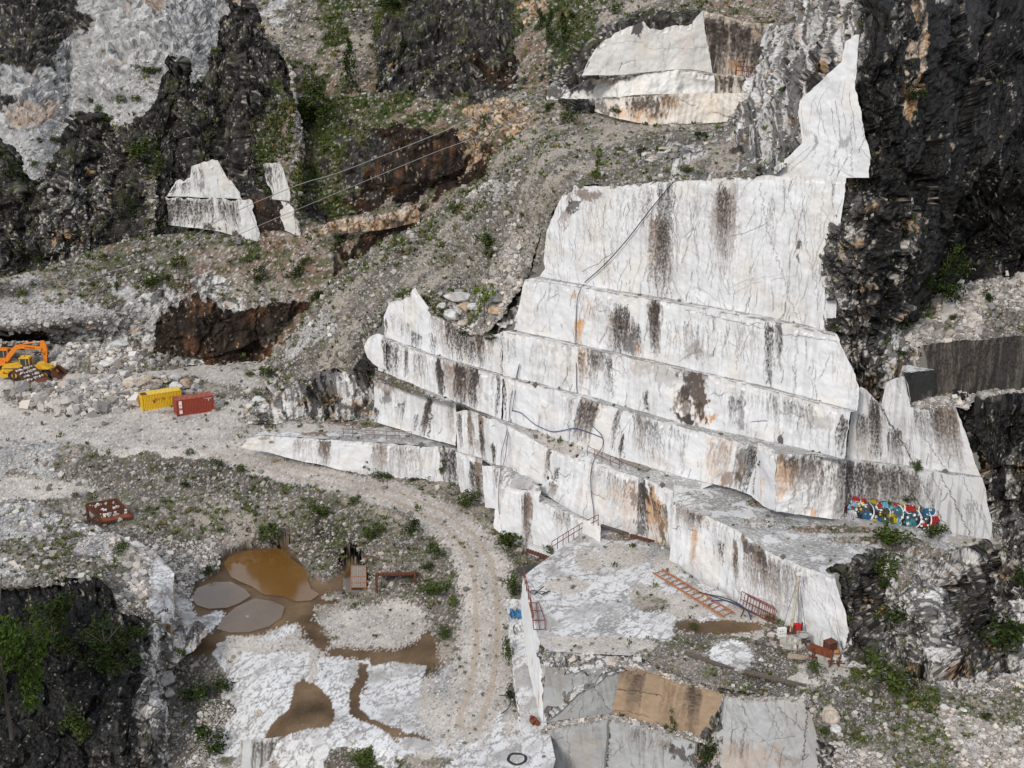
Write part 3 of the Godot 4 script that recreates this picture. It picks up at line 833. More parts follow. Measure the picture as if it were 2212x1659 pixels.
func main_quarry() -> void:
	var wht := Color(0.70, 0.705, 0.715)
	# terrace on top, rising to the upper quarry
	var rows: Array = [line_on([[1158, 590], [1170, 560], [1190, 470], [1245, 402], [1330, 402], [1400, 396], [1475, 389], [1550, 386], [1650, 379], [1700, 376]], PF1),
		pts([1105, 1110, 1130, 1200, 1320, 1400, 1475, 1550, 1640, 1710], [560, 520, 440, 360, 358, 348, 340, 336, 330, 330], [146, 146, 143, 137, 132, 129, 126, 122, 118.5, 115]),
		pts([1060, 1070, 1090, 1180, 1290, 1400, 1500, 1560, 1630, 1720], [500, 440, 380, 310, 300, 292, 285, 284, 262, 270], [160, 164, 163, 158, 154, 151, 149, 142, 131, 121]),
		pts([1040, 1050, 1070, 1180, 1290, 1400, 1500, 1575, 1620, 1740], [420, 380, 330, 262, 246, 264, 268, 264, 215, 190], [176, 178, 180, 176, 173, 169, 167, 163, 142, 130])]
	ground("gravel_terrace", "gravel terrace above the highest white face, leading to the upper quarry", "terrace", rows, ["ggggggwggw", "ggggygwgww", "gggyggggww", "gyygggggww"], {"tuft": 1.8, "ssize": 1.0, "wob": 0.8})
	rows = [pts([1545, 1610, 1680, 1760, 1890], [392, 388, 384, 386, 390], [115, 113.5, 113, 112, 109]), pts([1590, 1650, 1710, 1770, 1890], [300, 290, 280, 260, 240], [125, 120.5, 118, 115, 113]),
		pts([1610, 1660, 1720, 1790, 1890], [230, 215, 200, 170, 130], [138, 131, 125, 119.5, 116.5]), pts([1640, 1700, 1760, 1820, 1900], [150, 130, 110, 80, 50], [149, 139, 131, 125, 121]),
		pts([1680, 1730, 1790, 1850, 1920], [50, 40, 30, 0, -30], [160, 148, 138, 128, 124]), pts([1680, 1740, 1810, 1870, 1940], [-60, -60, -60, -60, -60], [172, 157, 146, 134, 128])]
	ground("rock_slope", "pale shattered rock slope between the upper quarry and the dark cliff", "rock slope", rows, ["wwwww", "wwwww", "wwwxw", "wwwwx", "gwwww", "gwwww"], {"sp": 1.8, "rough": 1.5, "ssize": 1.2})
	# tall slab
	var sl: Array = []
	for e in [[384, 1664, 1877], [363, 1675, 1878], [338, 1704, 1878], [310, 1731, 1874], [287, 1727, 1869], [250, 1725, 1864], [218, 1726, 1852], [177, 1771, 1845], [133, 1818, 1852], [90, 1827, 1857], [76, 1850, 1858]]:
		sl.append(line_on([[e[1], e[0]], [lerpf(e[1], e[2], 0.5), e[0]], [e[2], e[0]]], PF0))
	wall_rows("quarry_slab", "tall pointed white slab standing above the highest bench beside the dark cliff", sl, {"jag": 0.35, "cracks": 12.0, "drips": 1.0, "edge": 0.0, "veil": 0.1, "lines": [[0.6, 0.8, 1842, 240, 1836, 290, 1838, 340, 1840, 372], [0.7, 1.0, 1876, 260, 1866, 300, 1852, 330], [0.5, 0.8, 1760, 300, 1757, 340], [0.4, 0.7, 1800, 140, 1775, 260, 1790, 375]], "blots": [["d", 1828, 307, 14, 12, 0.45], ["d", 1758, 318, 4, 22, 0.5], ["b", 1744, 285, 12, 8, 0.3]]})
	# F1
	wall("quarry_face", "largest white marble face, the highest bench of the main wall", [[1172, 560], [1181, 500], [1196, 460], [1216, 420], [1240, 401], [1330, 402], [1400, 396], [1475, 389], [1550, 386], [1650, 379], [1740, 381], [1826, 383]],
		[[1167, 597], [1190, 602], [1212, 606], [1234, 610], [1257, 614], [1335, 628], [1400, 637], [1475, 651], [1550, 664], [1635, 680], [1720, 698], [1805, 717]], PF1,
		{"sp": 1.6, "cracks": 30.0, "veil": 0.22, "mid": [[1176, 580], [1186, 560], [1204, 545], [1225, 525], [1249, 510], [1332, 515], [1400, 516], [1475, 520], [1550, 525], [1643, 535], [1728, 545], [1812, 555]],
		"stains": [["d", 1562, 400, 560, 2.2, 14, 12, 0.8], ["b", 1566, 420, 600, 5, 20, 18, 0.75], ["d", 1440, 400, 640, 2.0, 14, 16, 0.75], ["b", 1424, 470, 640, 6, 20, 18, 0.8], ["d", 1432, 480, 660, 3, 12, 9, 0.8], ["b", 1400, 410, 560, 3, 14, 30, 0.5], ["b", 1500, 420, 600, 3, 16, 40, 0.35], ["d", 1665, 430, 530, 1.5, 6, 8, 0.5],
			["b", 1300, 420, 600, 2, 20, 60, 0.35], ["b", 1700, 450, 680, 1.6, 14, 70, 0.3], ["o", 1250, 560, 610, 2, 5, 10, 0.25]],
		"blots": [["b", 1262, 420, 34, 14, 0.8], ["d", 1240, 440, 14, 16, 0.8], ["b", 1220, 470, 14, 22, 0.6], ["d", 1728, 530, 5, 20, 0.85], ["d", 1722, 550, 4, 8, 0.8], ["b", 1575, 450, 16, 60, 0.45], ["b", 1546, 470, 10, 50, 0.5]],
		"lines": [[0.6, 0.8, 1640, 395, 1655, 480, 1690, 590, 1722, 690], [0.5, 0.7, 1620, 390, 1560, 480], [0.55, 0.7, 1690, 400, 1740, 520, 1770, 640], [0.4, 0.7, 1500, 395, 1510, 640], [0.4, 0.7, 1350, 405, 1310, 600], [0.45, 0.7, 1780, 400, 1760, 640], [0.35, 0.7, 1280, 420, 1320, 610]]})
	# ledge under F1 and F2
	ground("quarry_ledge", "narrow sawn ledge below the largest white face", "ledge", [line_on([[1134, 604], [1195, 611], [1257, 621], [1335, 635], [1400, 645], [1475, 658], [1550, 672], [1635, 687], [1720, 705], [1803, 724]], PF2), line_on([[1167, 597], [1200, 604], [1257, 614], [1335, 628], [1400, 637], [1475, 651], [1550, 664], [1635, 680], [1720, 698], [1805, 717]], PF1)], ["cccccccccc", "tttttttttt"], {"lin": true, "sp": 1.6, "wob": 0.3})
	wall("quarry_face", "white second bench with brown streaks and an ochre seam, under the largest face", [[1134, 604], [1195, 611], [1257, 621], [1335, 635], [1400, 645], [1475, 658], [1550, 672], [1635, 687], [1720, 705], [1803, 724], [1825, 765], [1856, 838]],
		[[1109, 713], [1180, 728], [1251, 743], [1330, 761], [1400, 776], [1475, 794], [1550, 810], [1635, 830], [1720, 852], [1800, 874], [1820, 880], [1852, 890]], PF2,
		{"sp": 1.6, "cracks": 26.0, "veil": 0.25, "mesh": 2.0, "stains": [["o", 1252, 690, 742, 4, 12, 8, 0.85], ["o", 1262, 640, 742, 3, 8, 20, 0.35], ["d", 1344, 660, 772, 3.5, 16, 16, 0.9], ["b", 1340, 680, 772, 7, 14, 24, 0.8], ["d", 1412, 640, 760, 4, 12, 8, 0.9], ["b", 1415, 640, 768, 7, 10, 12, 0.8], ["d", 1372, 700, 780, 3, 8, 12, 0.8], ["o", 1378, 740, 780, 5, 4, 6, 0.9], ["d", 1500, 700, 790, 1.6, 18, 60, 0.55], ["b", 1560, 690, 800, 2, 18, 70, 0.45],
			["d", 1660, 700, 850, 2.2, 9, 6, 0.9], ["d", 1684, 700, 800, 3, 8, 5, 0.8], ["b", 1290, 640, 740, 2, 12, 30, 0.4]],
		"blots": [["d", 1665, 712, 8, 8, 0.9], ["d", 1684, 705, 6, 10, 0.8], ["o", 1242, 638, 5, 8, 0.6], ["b", 1503, 760, 22, 16, 0.5], ["d", 1358, 740, 16, 30, 0.7], ["d", 1660, 820, 6, 24, 0.7]],
		"lines": [[0.7, 0.8, 1480, 668, 1600, 697, 1700, 722, 1812, 748], [0.6, 0.8, 1660, 720, 1655, 780, 1662, 845], [0.5, 0.7, 1600, 690, 1590, 800], [0.4, 0.7, 1790, 760, 1840, 860], [0.5, 0.7, 1720, 720, 1716, 850]]})
	ground("quarry_ledge", "sawn ledge between the second and third bench of the main wall", "ledge", [line_on([[1085, 716], [1170, 732], [1251, 749], [1330, 767], [1400, 781], [1475, 799], [1550, 815], [1635, 836], [1720, 858], [1838, 890]], PF3), line_on([[1109, 713], [1180, 728], [1251, 743], [1330, 761], [1400, 776], [1475, 794], [1550, 810], [1635, 830], [1720, 852], [1852, 888]], PF2)], ["cccccccccc", "tttttttttt"], {"lin": true, "sp": 1.6, "wob": 0.3})
	# F3 right
	wall("quarry_face", "third bench of the main wall, white with dark broken patches in its middle", [[1085, 716], [1170, 732], [1251, 749], [1330, 767], [1400, 781], [1475, 799], [1550, 815], [1635, 836], [1720, 858], [1838, 890]],
		[[1087, 810], [1168, 829], [1251, 849], [1330, 872], [1400, 893], [1474, 914], [1550, 929], [1631, 946], [1720, 966], [1824, 992]], PF3,
		{"sp": 1.6, "cracks": 26.0, "mesh": 6.0, "stains": [["o", 1258, 750, 848, 3, 10, 8, 0.6], ["d", 1270, 760, 860, 3, 14, 18, 0.75], ["d", 1316, 760, 866, 2.0, 8, 5, 0.8], ["d", 1395, 845, 890, 4, 4, 3, 0.95], ["b", 1190, 730, 820, 6, 12, 40, 0.3], ["d", 1590, 860, 925, 3, 12, 14, 0.7], ["d", 1700, 860, 930, 5, 16, 44, 0.6], ["d", 1740, 870, 960, 5, 8, 18, 0.5], ["d", 1100, 720, 800, 2, 8, 14, 0.4], ["d", 1610, 850, 900, 2, 14, 60, 0.4], ["d", 1822, 900, 985, 4, 8, 8, 0.9]],
		"blots": [["d", 1500, 845, 26, 40, 0.85], ["o", 1506, 860, 20, 44, 0.45], ["b", 1482, 880, 20, 34, 0.8], ["d", 1505, 812, 22, 14, 0.8], ["o", 1538, 900, 10, 10, 0.9], ["d", 1480, 905, 16, 14, 0.9], ["d", 1290, 780, 12, 30, 0.5], ["b", 1280, 765, 14, 16, 0.8], ["d", 1599, 890, 10, 28, 0.6], ["d", 1685, 960, 4, 18, 0.9], ["b", 1775, 915, 18, 18, 0.4], ["b", 1420, 800, 60, 20, 0.35]],
		"lines": [[0.6, 0.8, 1394, 845, 1392, 880, 1388, 893], [0.4, 0.8, 1755, 866, 1748, 970], [0.5, 0.7, 1680, 850, 1684, 950], [0.5, 0.7, 1330, 770, 1322, 860]]})
	ground("quarry_ledge", "ledge along the foot of the third bench, widening to the right", "ledge", [line_on([[1085, 814], [1168, 835], [1251, 856], [1330, 881], [1400, 902], [1474, 922], [1560, 945], [1655, 972], [1690, 977, 21.6], [1830, 994]], PF4R), line_on([[1087, 810], [1168, 829], [1251, 849], [1330, 872], [1400, 893], [1474, 914], [1550, 929], [1631, 946], [1720, 966], [1824, 992]], PF3)], ["tttttttttt", "tctttttctt"], {"lin": true, "sp": 1.6, "wob": 0.4})
	# F3 left, striped
	wall("quarry_face", "white face with long black and tan stripes, left half of the third bench", [[830, 680], [836, 655], [870, 647], [892, 624], [911, 643], [924, 663], [951, 685], [991, 705], [1027, 717], [1071, 722], [1085, 716]],
		[[831, 729], [845, 732], [872, 742], [893, 749], [911, 756], [937, 766], [960, 773], [995, 783], [1030, 793], [1066, 803], [1087, 810]], PF3L,
		{"sp": 1.5, "cracks": 10.0, "stains": [["d", 1003, 730, 790, 3, 16, 20, 0.95], ["d", 1035, 722, 796, 2.6, 10, 6, 0.95], ["b", 1035, 720, 795, 3, 10, 18, 0.7], ["d", 965, 690, 770, 2, 8, 6, 0.9], ["b", 975, 700, 775, 3, 16, 30, 0.7], ["d", 985, 705, 750, 3, 10, 14, 0.9], ["b", 1052, 725, 798, 2.5, 8, 10, 0.6], ["d", 900, 720, 752, 2, 14, 14, 0.85], ["d", 935, 725, 764, 2, 8, 8, 0.8], ["b", 855, 680, 730, 2, 10, 20, 0.4], ["d", 880, 700, 740, 1.5, 7, 14, 0.6], ["d", 833, 690, 728, 3, 5, 4, 0.9], ["b", 945, 670, 740, 3, 10, 14, 0.6], ["o", 1000, 700, 790, 3, 14, 50, 0.3], ["b", 1015, 715, 790, 4, 14, 30, 0.5]],
		"blots": [["b", 985, 740, 40, 30, 0.25]], "lines": [[0.6, 0.7, 940, 726, 955, 705, 985, 692], [0.8, 0.8, 1084, 720, 1083, 806]]})
	wall("quarry_leaf", "thin white leaf of marble at the left end of the striped bench", [[786, 742], [797, 727], [815, 722], [832, 728]], [[792, 772], [806, 786], [820, 794], [835, 799]], back(PF4L, -0.4), {"sp": 1.5, "cracks": 8.0, "stains": [["d", 829, 728, 795, 2, 6, 4, 0.9]]})
	ground("quarry_ledge", "ledge under the striped face", "ledge", [line_on([[822, 731], [872, 748], [935, 769], [995, 786], [1040, 800], [1085, 814]], PF4L), line_on([[826, 727], [872, 742], [937, 766], [995, 783], [1030, 793], [1087, 810]], PF3L)], ["cccccc", "tctttt"], {"lin": true, "sp": 1.5, "wob": 0.3})
	# F4
	wall("quarry_face", "striped lower face with tan and black runs, left half of the fourth bench", [[815, 728], [872, 748], [932, 768], [946, 772], [960, 776], [995, 786], [1040, 800], [1085, 814]],
		[[818, 800], [872, 822], [945, 851], [952, 854], [965, 858], [990, 870], [1034, 888], [1085, 905]], PF4L,
		{"sp": 1.5, "cracks": 10.0, "stains": [["d", 835, 735, 808, 3, 10, 8, 0.95], ["d", 846, 745, 812, 2.4, 10, 12, 0.9], ["b", 860, 745, 815, 2, 14, 20, 0.5], ["d", 876, 750, 815, 2.4, 5, 3, 0.9], ["d", 905, 765, 825, 1.6, 8, 16, 0.7], ["b", 915, 765, 838, 3, 12, 24, 0.4], ["b", 985, 784, 875, 5, 34, 26, 0.7], ["d", 990, 786, 868, 3, 14, 7, 0.95], ["d", 1002, 790, 875, 3, 10, 7, 0.95], ["d", 1022, 796, 884, 3, 14, 7, 0.95], ["b", 1012, 792, 884, 4, 20, 18, 0.7], ["d", 1030, 795, 840, 3, 9, 5, 0.95], ["b", 968, 778, 860, 3, 12, 12, 0.5], ["d", 945, 776, 850, 4, 12, 3, 0.95], ["d", 952, 800, 852, 3, 8, 3, 0.9], ["d", 1078, 812, 900, 2, 6, 3, 0.8]],
		"lines": [[0.95, 2.4, 942, 775, 948, 810, 955, 852], [0.5, 0.7, 1063, 812, 1062, 885]], "blots": [["o", 990, 825, 26, 34, 0.22], ["b", 990, 820, 44, 40, 0.35]]})
	wall("quarry_face", "plain white face with a sagging hose, right half of the fourth bench", [[1085, 814], [1168, 835], [1251, 856], [1330, 881], [1400, 902], [1474, 922], [1560, 945], [1604, 957], [1640, 966], [1656, 971]],
		[[1088, 906], [1160, 932], [1230, 955], [1304, 980], [1400, 1008], [1474, 1030], [1540, 1046], [1590, 1057], [1612, 1066], [1624, 1071]], PF4R,
		{"sp": 1.6, "cracks": 20.0, "mesh": 3.0, "stains": [["d", 1082, 818, 900, 2.5, 6, 3, 0.9], ["b", 1273, 866, 965, 4, 26, 16, 0.85], ["d", 1268, 866, 960, 1.6, 12, 14, 0.8], ["d", 1282, 868, 940, 1.8, 8, 8, 0.8], ["b", 1232, 860, 950, 1.5, 6, 5, 0.5], ["d", 1340, 880, 985, 1.6, 8, 6, 0.8], ["d", 1346, 940, 992, 4, 5, 3, 0.95], ["d", 1400, 905, 1000, 3, 20, 20, 0.65], ["b", 1386, 905, 990, 3, 14, 20, 0.6], ["d", 1450, 920, 1010, 2, 12, 30, 0.5], ["d", 1600, 962, 1060, 3, 10, 10, 0.6], ["o", 1605, 1000, 1060, 3, 10, 8, 0.5], ["d", 1625, 970, 1068, 4, 14, 8, 0.9], ["b", 1560, 950, 1050, 5, 14, 24, 0.5]],
		"blots": [["b", 1272, 890, 16, 30, 0.6], ["o", 1560, 990, 30, 50, 0.3], ["d", 1608, 1000, 16, 50, 0.7], ["b", 1575, 1040, 20, 20, 0.7], ["o", 1555, 1050, 10, 12, 0.6], ["d", 1385, 905, 14, 16, 0.7]],
		"lines": [[0.7, 0.8, 1328, 895, 1342, 930, 1350, 990], [0.5, 0.8, 1480, 920, 1474, 1025], [0.4, 0.7, 1430, 915, 1440, 1018], [0.5, 0.8, 1232, 862, 1229, 950]]})
	# projecting block right of F4
	wall("quarry_face", "bright left cheek of the block that juts out under the third bench", [[1634, 954, 106.2], [1655, 966, 104.0], [1676, 980, 102.4]], [[1624, 1072, 107.2], [1650, 1094, 104.8], [1675, 1104, 102.4]], [], {"sp": 1.6, "cracks": 10.0, "veil": 0.1, "stains": [["o", 1645, 1030, 1080, 2, 4, 5, 0.6]], "lines": [[0.8, 1.4, 1634, 956, 1626, 1068]]})
	wall("quarry_face", "ochre and grey broken front of the block that juts out under the third bench", [[1676, 980, 102.4], [1720, 982, 102.5], [1762, 978, 103.4], [1800, 988, 103.6], [1828, 994, 103.8]], [[1675, 1104, 102.4], [1720, 1112, 102.3], [1760, 1117, 102.2], [1795, 1121, 102.6], [1822, 1124, 103.2]], [],
		{"sp": 1.6, "cracks": 24.0, "mesh": 8.0, "relief": 0.35, "stains": [["d", 1707, 985, 1060, 3, 14, 12, 0.7], ["o", 1690, 1000, 1080, 6, 12, 10, 0.55], ["d", 1740, 985, 1050, 3, 12, 16, 0.7], ["d", 1770, 985, 1110, 2, 14, 30, 0.7], ["b", 1750, 990, 1100, 5, 14, 30, 0.5], ["d", 1820, 990, 1120, 4, 12, 8, 0.8]],
		"blots": [["o", 1690, 1020, 22, 40, 0.6], ["b", 1735, 1010, 24, 28, 0.6], ["o", 1758, 1110, 5, 14, 0.7], ["d", 1700, 990, 16, 12, 0.7], ["d", 1815, 1060, 12, 50, 0.5]], "lines": [[0.6, 0.9, 1735, 1116, 1770, 1040, 1800, 995], [0.6, 0.9, 1700, 1105, 1720, 1040, 1770, 985]]})
	ground("quarry_ledge", "scratched triangular top of the block that juts out under the third bench", "ledge", [pts([1634, 1655, 1676, 1720, 1762, 1828], [956, 968, 981, 984, 980, 995], [106.2, 104.0, 102.4, 102.5, 103.4, 103.8]), line_on([[1631, 946], [1660, 953], [1690, 960], [1720, 966], [1762, 977], [1828, 993]], PF3)], ["cccctt", "tccctt"], {"lin": true, "sp": 1.6})

func nook() -> void:
	var rows: Array = [pts([925, 955, 992, 1030, 1068, 1090, 1128], [672, 690, 708, 722, 730, 722, 700], [139.6, 138, 136, 134.6, 133.0, 131.4, 130.2]), pts([930, 960, 1000, 1030, 1068, 1095, 1132], [650, 668, 690, 700, 704, 690, 660], [141.4, 140, 138.2, 137, 135.4, 134, 132]), pts([935, 965, 1000, 1035, 1070, 1105, 1140], [630, 640, 645, 648, 650, 640, 610], [143, 142.4, 141, 139.6, 138, 136, 134]), pts([940, 970, 1005, 1040, 1075, 1110, 1150], [620, 628, 632, 636, 636, 610, 580], [147, 146.6, 145, 143.6, 142, 140, 137])]
	ground("rock_nook", "shaded rubble nook holding stacked blocks above the striped face", "rock nook", rows, ["gvgggwww", "gvgggwww", "ggwwwgg", "ggqqqqg"], {"sp": 1.6})

func lower_benches() -> void:
	# ledge L4, then the wide graffiti terrace
	ground("quarry_ledge", "long dusty ledge with a wooden walkway below the plain fourth bench", "ledge", [line_on([[1095, 916], [1184, 968], [1240, 990], [1304, 1008], [1400, 1036], [1456, 1060], [1455, 1082]], PF5R), line_on([[1088, 906], [1160, 932], [1230, 955], [1304, 980], [1400, 1008], [1474, 1030], [1540, 1046]], PF4R)], ["cssctttt", "tssttttt"], {"lin": true, "sp": 1.6, "wob": 0.5})
	ground("quarry_ledge", "rubbly ledge between the two striped left benches", "ledge", [line_on([[807, 820], [850, 835], [900, 853], [945, 864], [977, 868], [1006, 880, 137.0], [1040, 898, 135.0], [1095, 916]], PF5L if false else [-18.2, 147.6, -1.5, 128.2]), line_on([[812, 797], [850, 812], [900, 832], [945, 851], [975, 863], [1000, 874], [1034, 888], [1088, 906]], PF4L)], ["wgggcccc", "gggttttt"], {"lin": true, "sp": 1.6, "ssize": 0.7})
	var rows: Array = [line_on([[1454, 1083], [1507, 1106], [1579, 1138], [1602, 1150], [1655, 1190], [1728, 1220], [1803, 1250]], PF8),
		pts([1456, 1530, 1620, 1680, 1750, 1840, 1893], [1066, 1080, 1105, 1140, 1165, 1190, 1188], [15.8, 15.8, 15.8, 15.8, 15.8, 15.7, 15.6]),
		pts([1456, 1540, 1622, 1660, 1740, 1830, 1960], [1045, 1046, 1071, 1098, 1120, 1128, 1165], [15.9, 15.9, 15.85, 15.8, 15.8, 15.8, 15.7]),
		pts([1465, 1545, 1626, 1672, 1750, 1840, 2000], [1022, 1040, 1066, 1094, 1110, 1118, 1140], [16.1, 16.1, 16.0, 15.9, 15.8, 15.8, 15.8])]
	ground("quarry_terrace", "wide grey scratched terrace in front of the graffiti wall", "terrace", rows, ["ccttttc", "cttttttt", "tttttts", "ttstttt"], {"lin": true, "sp": 1.7, "wob": 0.6, "pin": "b", "spots": [[at(1636, 1133, 15.8), 1.7, 1.3, "p"], [at(1795, 1143, 15.8), 4.0, 0.8, "b"], [at(1870, 1165, 15.8), 3.0, 0.7, "b"], [at(1640, 1088, 15.8), 1.2, 1.0, "b"]]})
	rows = [pts([1890, 1960, 2040, 2131, 2160], [1192, 1195, 1205, 1190, 1180], [15.6, 15.6, 15.4, 15.5, 15.5]), pts([1880, 1960, 2040, 2120, 2170], [1160, 1168, 1175, 1178, 1176], [15.7, 15.7, 15.7, 15.7, 15.7]), pts([1850, 1940, 2020, 2090, 2170], [1120, 1132, 1148, 1158, 1168], [15.8, 15.8, 15.8, 15.8, 15.8])]
	ground("quarry_terrace", "gravelly right end of the graffiti terrace, behind the shrubs", "terrace", rows, ["wgggw", "tgtsg", "tttts"], {"sp": 1.8})
	# F5 left
	wall("quarry_face", "white lower left bench with facets, above the railed terrace", [[807, 820], [850, 835], [900, 853], [945, 864], [965, 867], [985, 872]], [[809, 911], [850, 923], [881, 934], [930, 948], [957, 955], [985, 963]], PF5L,
		{"sp": 1.5, "cracks": 16.0, "mesh": 3.0, "stains": [["d", 812, 880, 910, 4, 8, 4, 0.95], ["d", 865, 870, 925, 1.5, 8, 8, 0.7], ["d", 927, 856, 940, 3, 10, 3, 0.85], ["d", 923, 890, 945, 2.5, 4, 2, 0.9], ["b", 930, 860, 945, 4, 8, 4, 0.8], ["b", 850, 840, 910, 2, 14, 30, 0.4], ["d", 902, 895, 930, 1.5, 4, 3, 0.8], ["b", 975, 870, 955, 5, 10, 6, 0.6]], "blots": [["b", 830, 838, 20, 8, 0.7], ["d", 834, 862, 10, 12, 0.6]], "lines": [[0.9, 1.6, 930, 866, 932, 900, 926, 945]]})
	# the stepped pillars where the two wall halves meet
	var pil := [[981, 891, 138.2], [996, 887, 137.0], [1012, 885, 136.6], [1014, 886, 136.0], [1034, 893, 134.6], [1036, 895, 133.9], [1052, 904, 132.2], [1054, 905, 131.4], [1071, 907, 130.4], [1096, 916, 128.6]]
	var pib := [[990, 980, 137.2], [1003, 982, 136.2], [1020, 988, 135.7], [1024, 988, 135.2], [1047, 992, 133.6], [1050, 992, 133.0], [1060, 1000, 131.5], [1064, 1001, 131.0], [1072, 1004, 130.2], [1110, 1012, 127.6]]
	wall("quarry_pillar", "row of white marble pillars with brown grooves where the benches turn", pil, pib, [], {"sp": 1.4, "cracks": 6.0, "stains": [["d", 990, 892, 975, 2.5, 10, 3, 0.8], ["b", 1013, 890, 985, 3, 14, 3, 0.9], ["b", 1036, 898, 985, 4, 16, 4, 0.9], ["d", 1037, 930, 990, 3, 8, 3, 0.9], ["d", 1064, 960, 1000, 4, 8, 3, 0.98], ["b", 1030, 950, 990, 3, 8, 5, 0.6]], "lines": [[0.5, 0.8, 1002, 920, 1035, 895], [0.7, 0.8, 1061, 920, 1070, 917]]})
	wall("quarry_face", "dark narrow cleft left of the marble pillars", [[972, 866, 139.6], [978, 870, 140.2], [984, 892, 138.4]], [[984, 966, 139.0], [988, 972, 139.8], [992, 982, 137.4]], [], {"sp": 1.4, "stains": [["d", 978, 872, 960, 4, 10, 4, 0.9]]})
	ground("quarry_ledge", "small white step halfway down the pillars", "ledge", [pts([983, 1010, 1040, 1055, 1070, 1108], [975, 983, 991, 1001, 1009, 1013], [137.0, 135.3, 133.4, 131.2, 129.8, 127.4]), pts([985, 1010, 1035, 1052, 1068, 1110], [968, 977, 984, 992, 1000, 1006], [138.6, 137.2, 135.6, 133.6, 131.4, 128.8])], ["cccccc", "tctctt"], {"lin": true, "sp": 1.4})
	wall("quarry_pillar", "lower white pillars standing on the roadside gravel, with a dark brown groove", [[983, 975, 137.0], [1000, 980, 136.0], [1018, 985, 134.9], [1026, 988, 134.4], [1041, 992, 133.3], [1042, 1005, 131.8], [1060, 1008, 130.6], [1071, 1010, 129.7], [1109, 1013, 127.2]],
		[[997, 1075, 136.4], [1010, 1077, 135.4], [1022, 1079, 134.2], [1034, 1080, 133.9], [1046, 1086, 132.8], [1048, 1096, 131.2], [1062, 1098, 130.0], [1074, 1100, 129.0], [1112, 1110, 126.4]], [],
		{"sp": 1.4, "cracks": 6.0, "stains": [["d", 1018, 1000, 1075, 4, 12, 4, 0.95], ["b", 1030, 990, 1080, 5, 20, 6, 0.9], ["d", 1030, 1030, 1082, 3, 10, 5, 0.8], ["d", 1068, 1012, 1070, 2, 5, 3, 0.7], ["b", 992, 985, 1060, 2, 6, 6, 0.4]], "lines": [[0.7, 1.0, 1042, 992, 1043, 1080]]})
	# F5 right
	wall("quarry_face", "tall white bench above the lowest terrace, with an ochre and black seam at its right", [[1095, 916], [1140, 942], [1184, 968], [1240, 988], [1304, 1006], [1372, 1029], [1394, 1034], [1456, 1059]], [[1108, 1015], [1138, 1031], [1168, 1060], [1220, 1096], [1292, 1135], [1355, 1155], [1416, 1174], [1449, 1184]], PF5R,
		{"sp": 1.5, "cracks": 18.0, "mesh": 4.0, "stains": [["b", 1186, 972, 1045, 3, 8, 2, 0.85], ["d", 1202, 1012, 1040, 2.4, 4, 2, 0.85], ["b", 1196, 1044, 1085, 4, 16, 6, 0.7], ["b", 1285, 1020, 1090, 3, 14, 12, 0.4], ["d", 1385, 1035, 1150, 4, 20, 10, 0.95], ["o", 1370, 1045, 1160, 4, 20, 22, 0.5], ["o", 1410, 1075, 1170, 5, 28, 22, 0.7], ["d", 1425, 1085, 1165, 4, 14, 16, 0.75], ["b", 1395, 1050, 1165, 4, 14, 24, 0.6], ["d", 1335, 1030, 1100, 1.6, 12, 20, 0.6], ["o", 1256, 1050, 1110, 1, 4, 4, 0.4], ["d", 1300, 1010, 1060, 1.2, 12, 24, 0.5]],
		"blots": [["d", 1392, 1055, 14, 30, 0.95], ["o", 1410, 1105, 24, 40, 0.75], ["d", 1368, 1068, 14, 20, 0.6], ["d", 1382, 1140, 10, 22, 0.75], ["o", 1432, 1130, 14, 30, 0.6], ["d", 1430, 1150, 10, 16, 0.7], ["o", 1345, 1080, 30, 40, 0.2]], "lines": [[0.85, 1.2, 1187, 975, 1184, 1000, 1194, 1035, 1202, 1040], [0.85, 1.2, 1204, 1010, 1203, 1030, 1195, 1045], [0.8, 1.2, 1111, 1011, 1113, 1027], [0.3, 0.8, 1095, 918, 1106, 1010]]})
	# low block in front of it
	rows = [pts([1072, 1093, 1115, 1140, 1166], [1049, 1052, 1055, 1057, 1060], [126.6, 125.4, 124.0, 122.4, 120.6]), pts([1076, 1098, 1120, 1142, 1166], [1028, 1028, 1035, 1042, 1052], [127.4, 126.2, 124.6, 123.0, 121.2]), pts([1083, 1105, 1125, 1146, 1168], [1011, 1011, 1022, 1034, 1049], [128.2, 127.2, 125.6, 123.8, 121.8])]
	ground("quarry_terrace", "small cracked white top of the low block beside the pillars", "terrace", rows, ["ccccc", "ctccc", "ctcct"], {"sp": 1.5, "pin": "b"})
	wall("quarry_face", "white front of the low block with a brown washed groove", [[1072, 1048, 126.6], [1093, 1051, 125.4], [1112, 1054, 124.2], [1122, 1055, 123.8], [1130, 1056, 123.5], [1148, 1058, 121.8], [1166, 1059, 120.6]], [[1067, 1140, 126.2], [1090, 1160, 125.0], [1112, 1178, 123.6], [1122, 1184, 123.6], [1132, 1190, 123.2], [1146, 1198, 121.6], [1166, 1206, 119.8]], [],
		{"sp": 1.5, "cracks": 10.0, "stains": [["b", 1140, 1070, 1185, 7, 20, 5, 0.85], ["d", 1132, 1070, 1150, 2.4, 8, 4, 0.8], ["b", 1085, 1055, 1080, 2, 6, 8, 0.5]]})
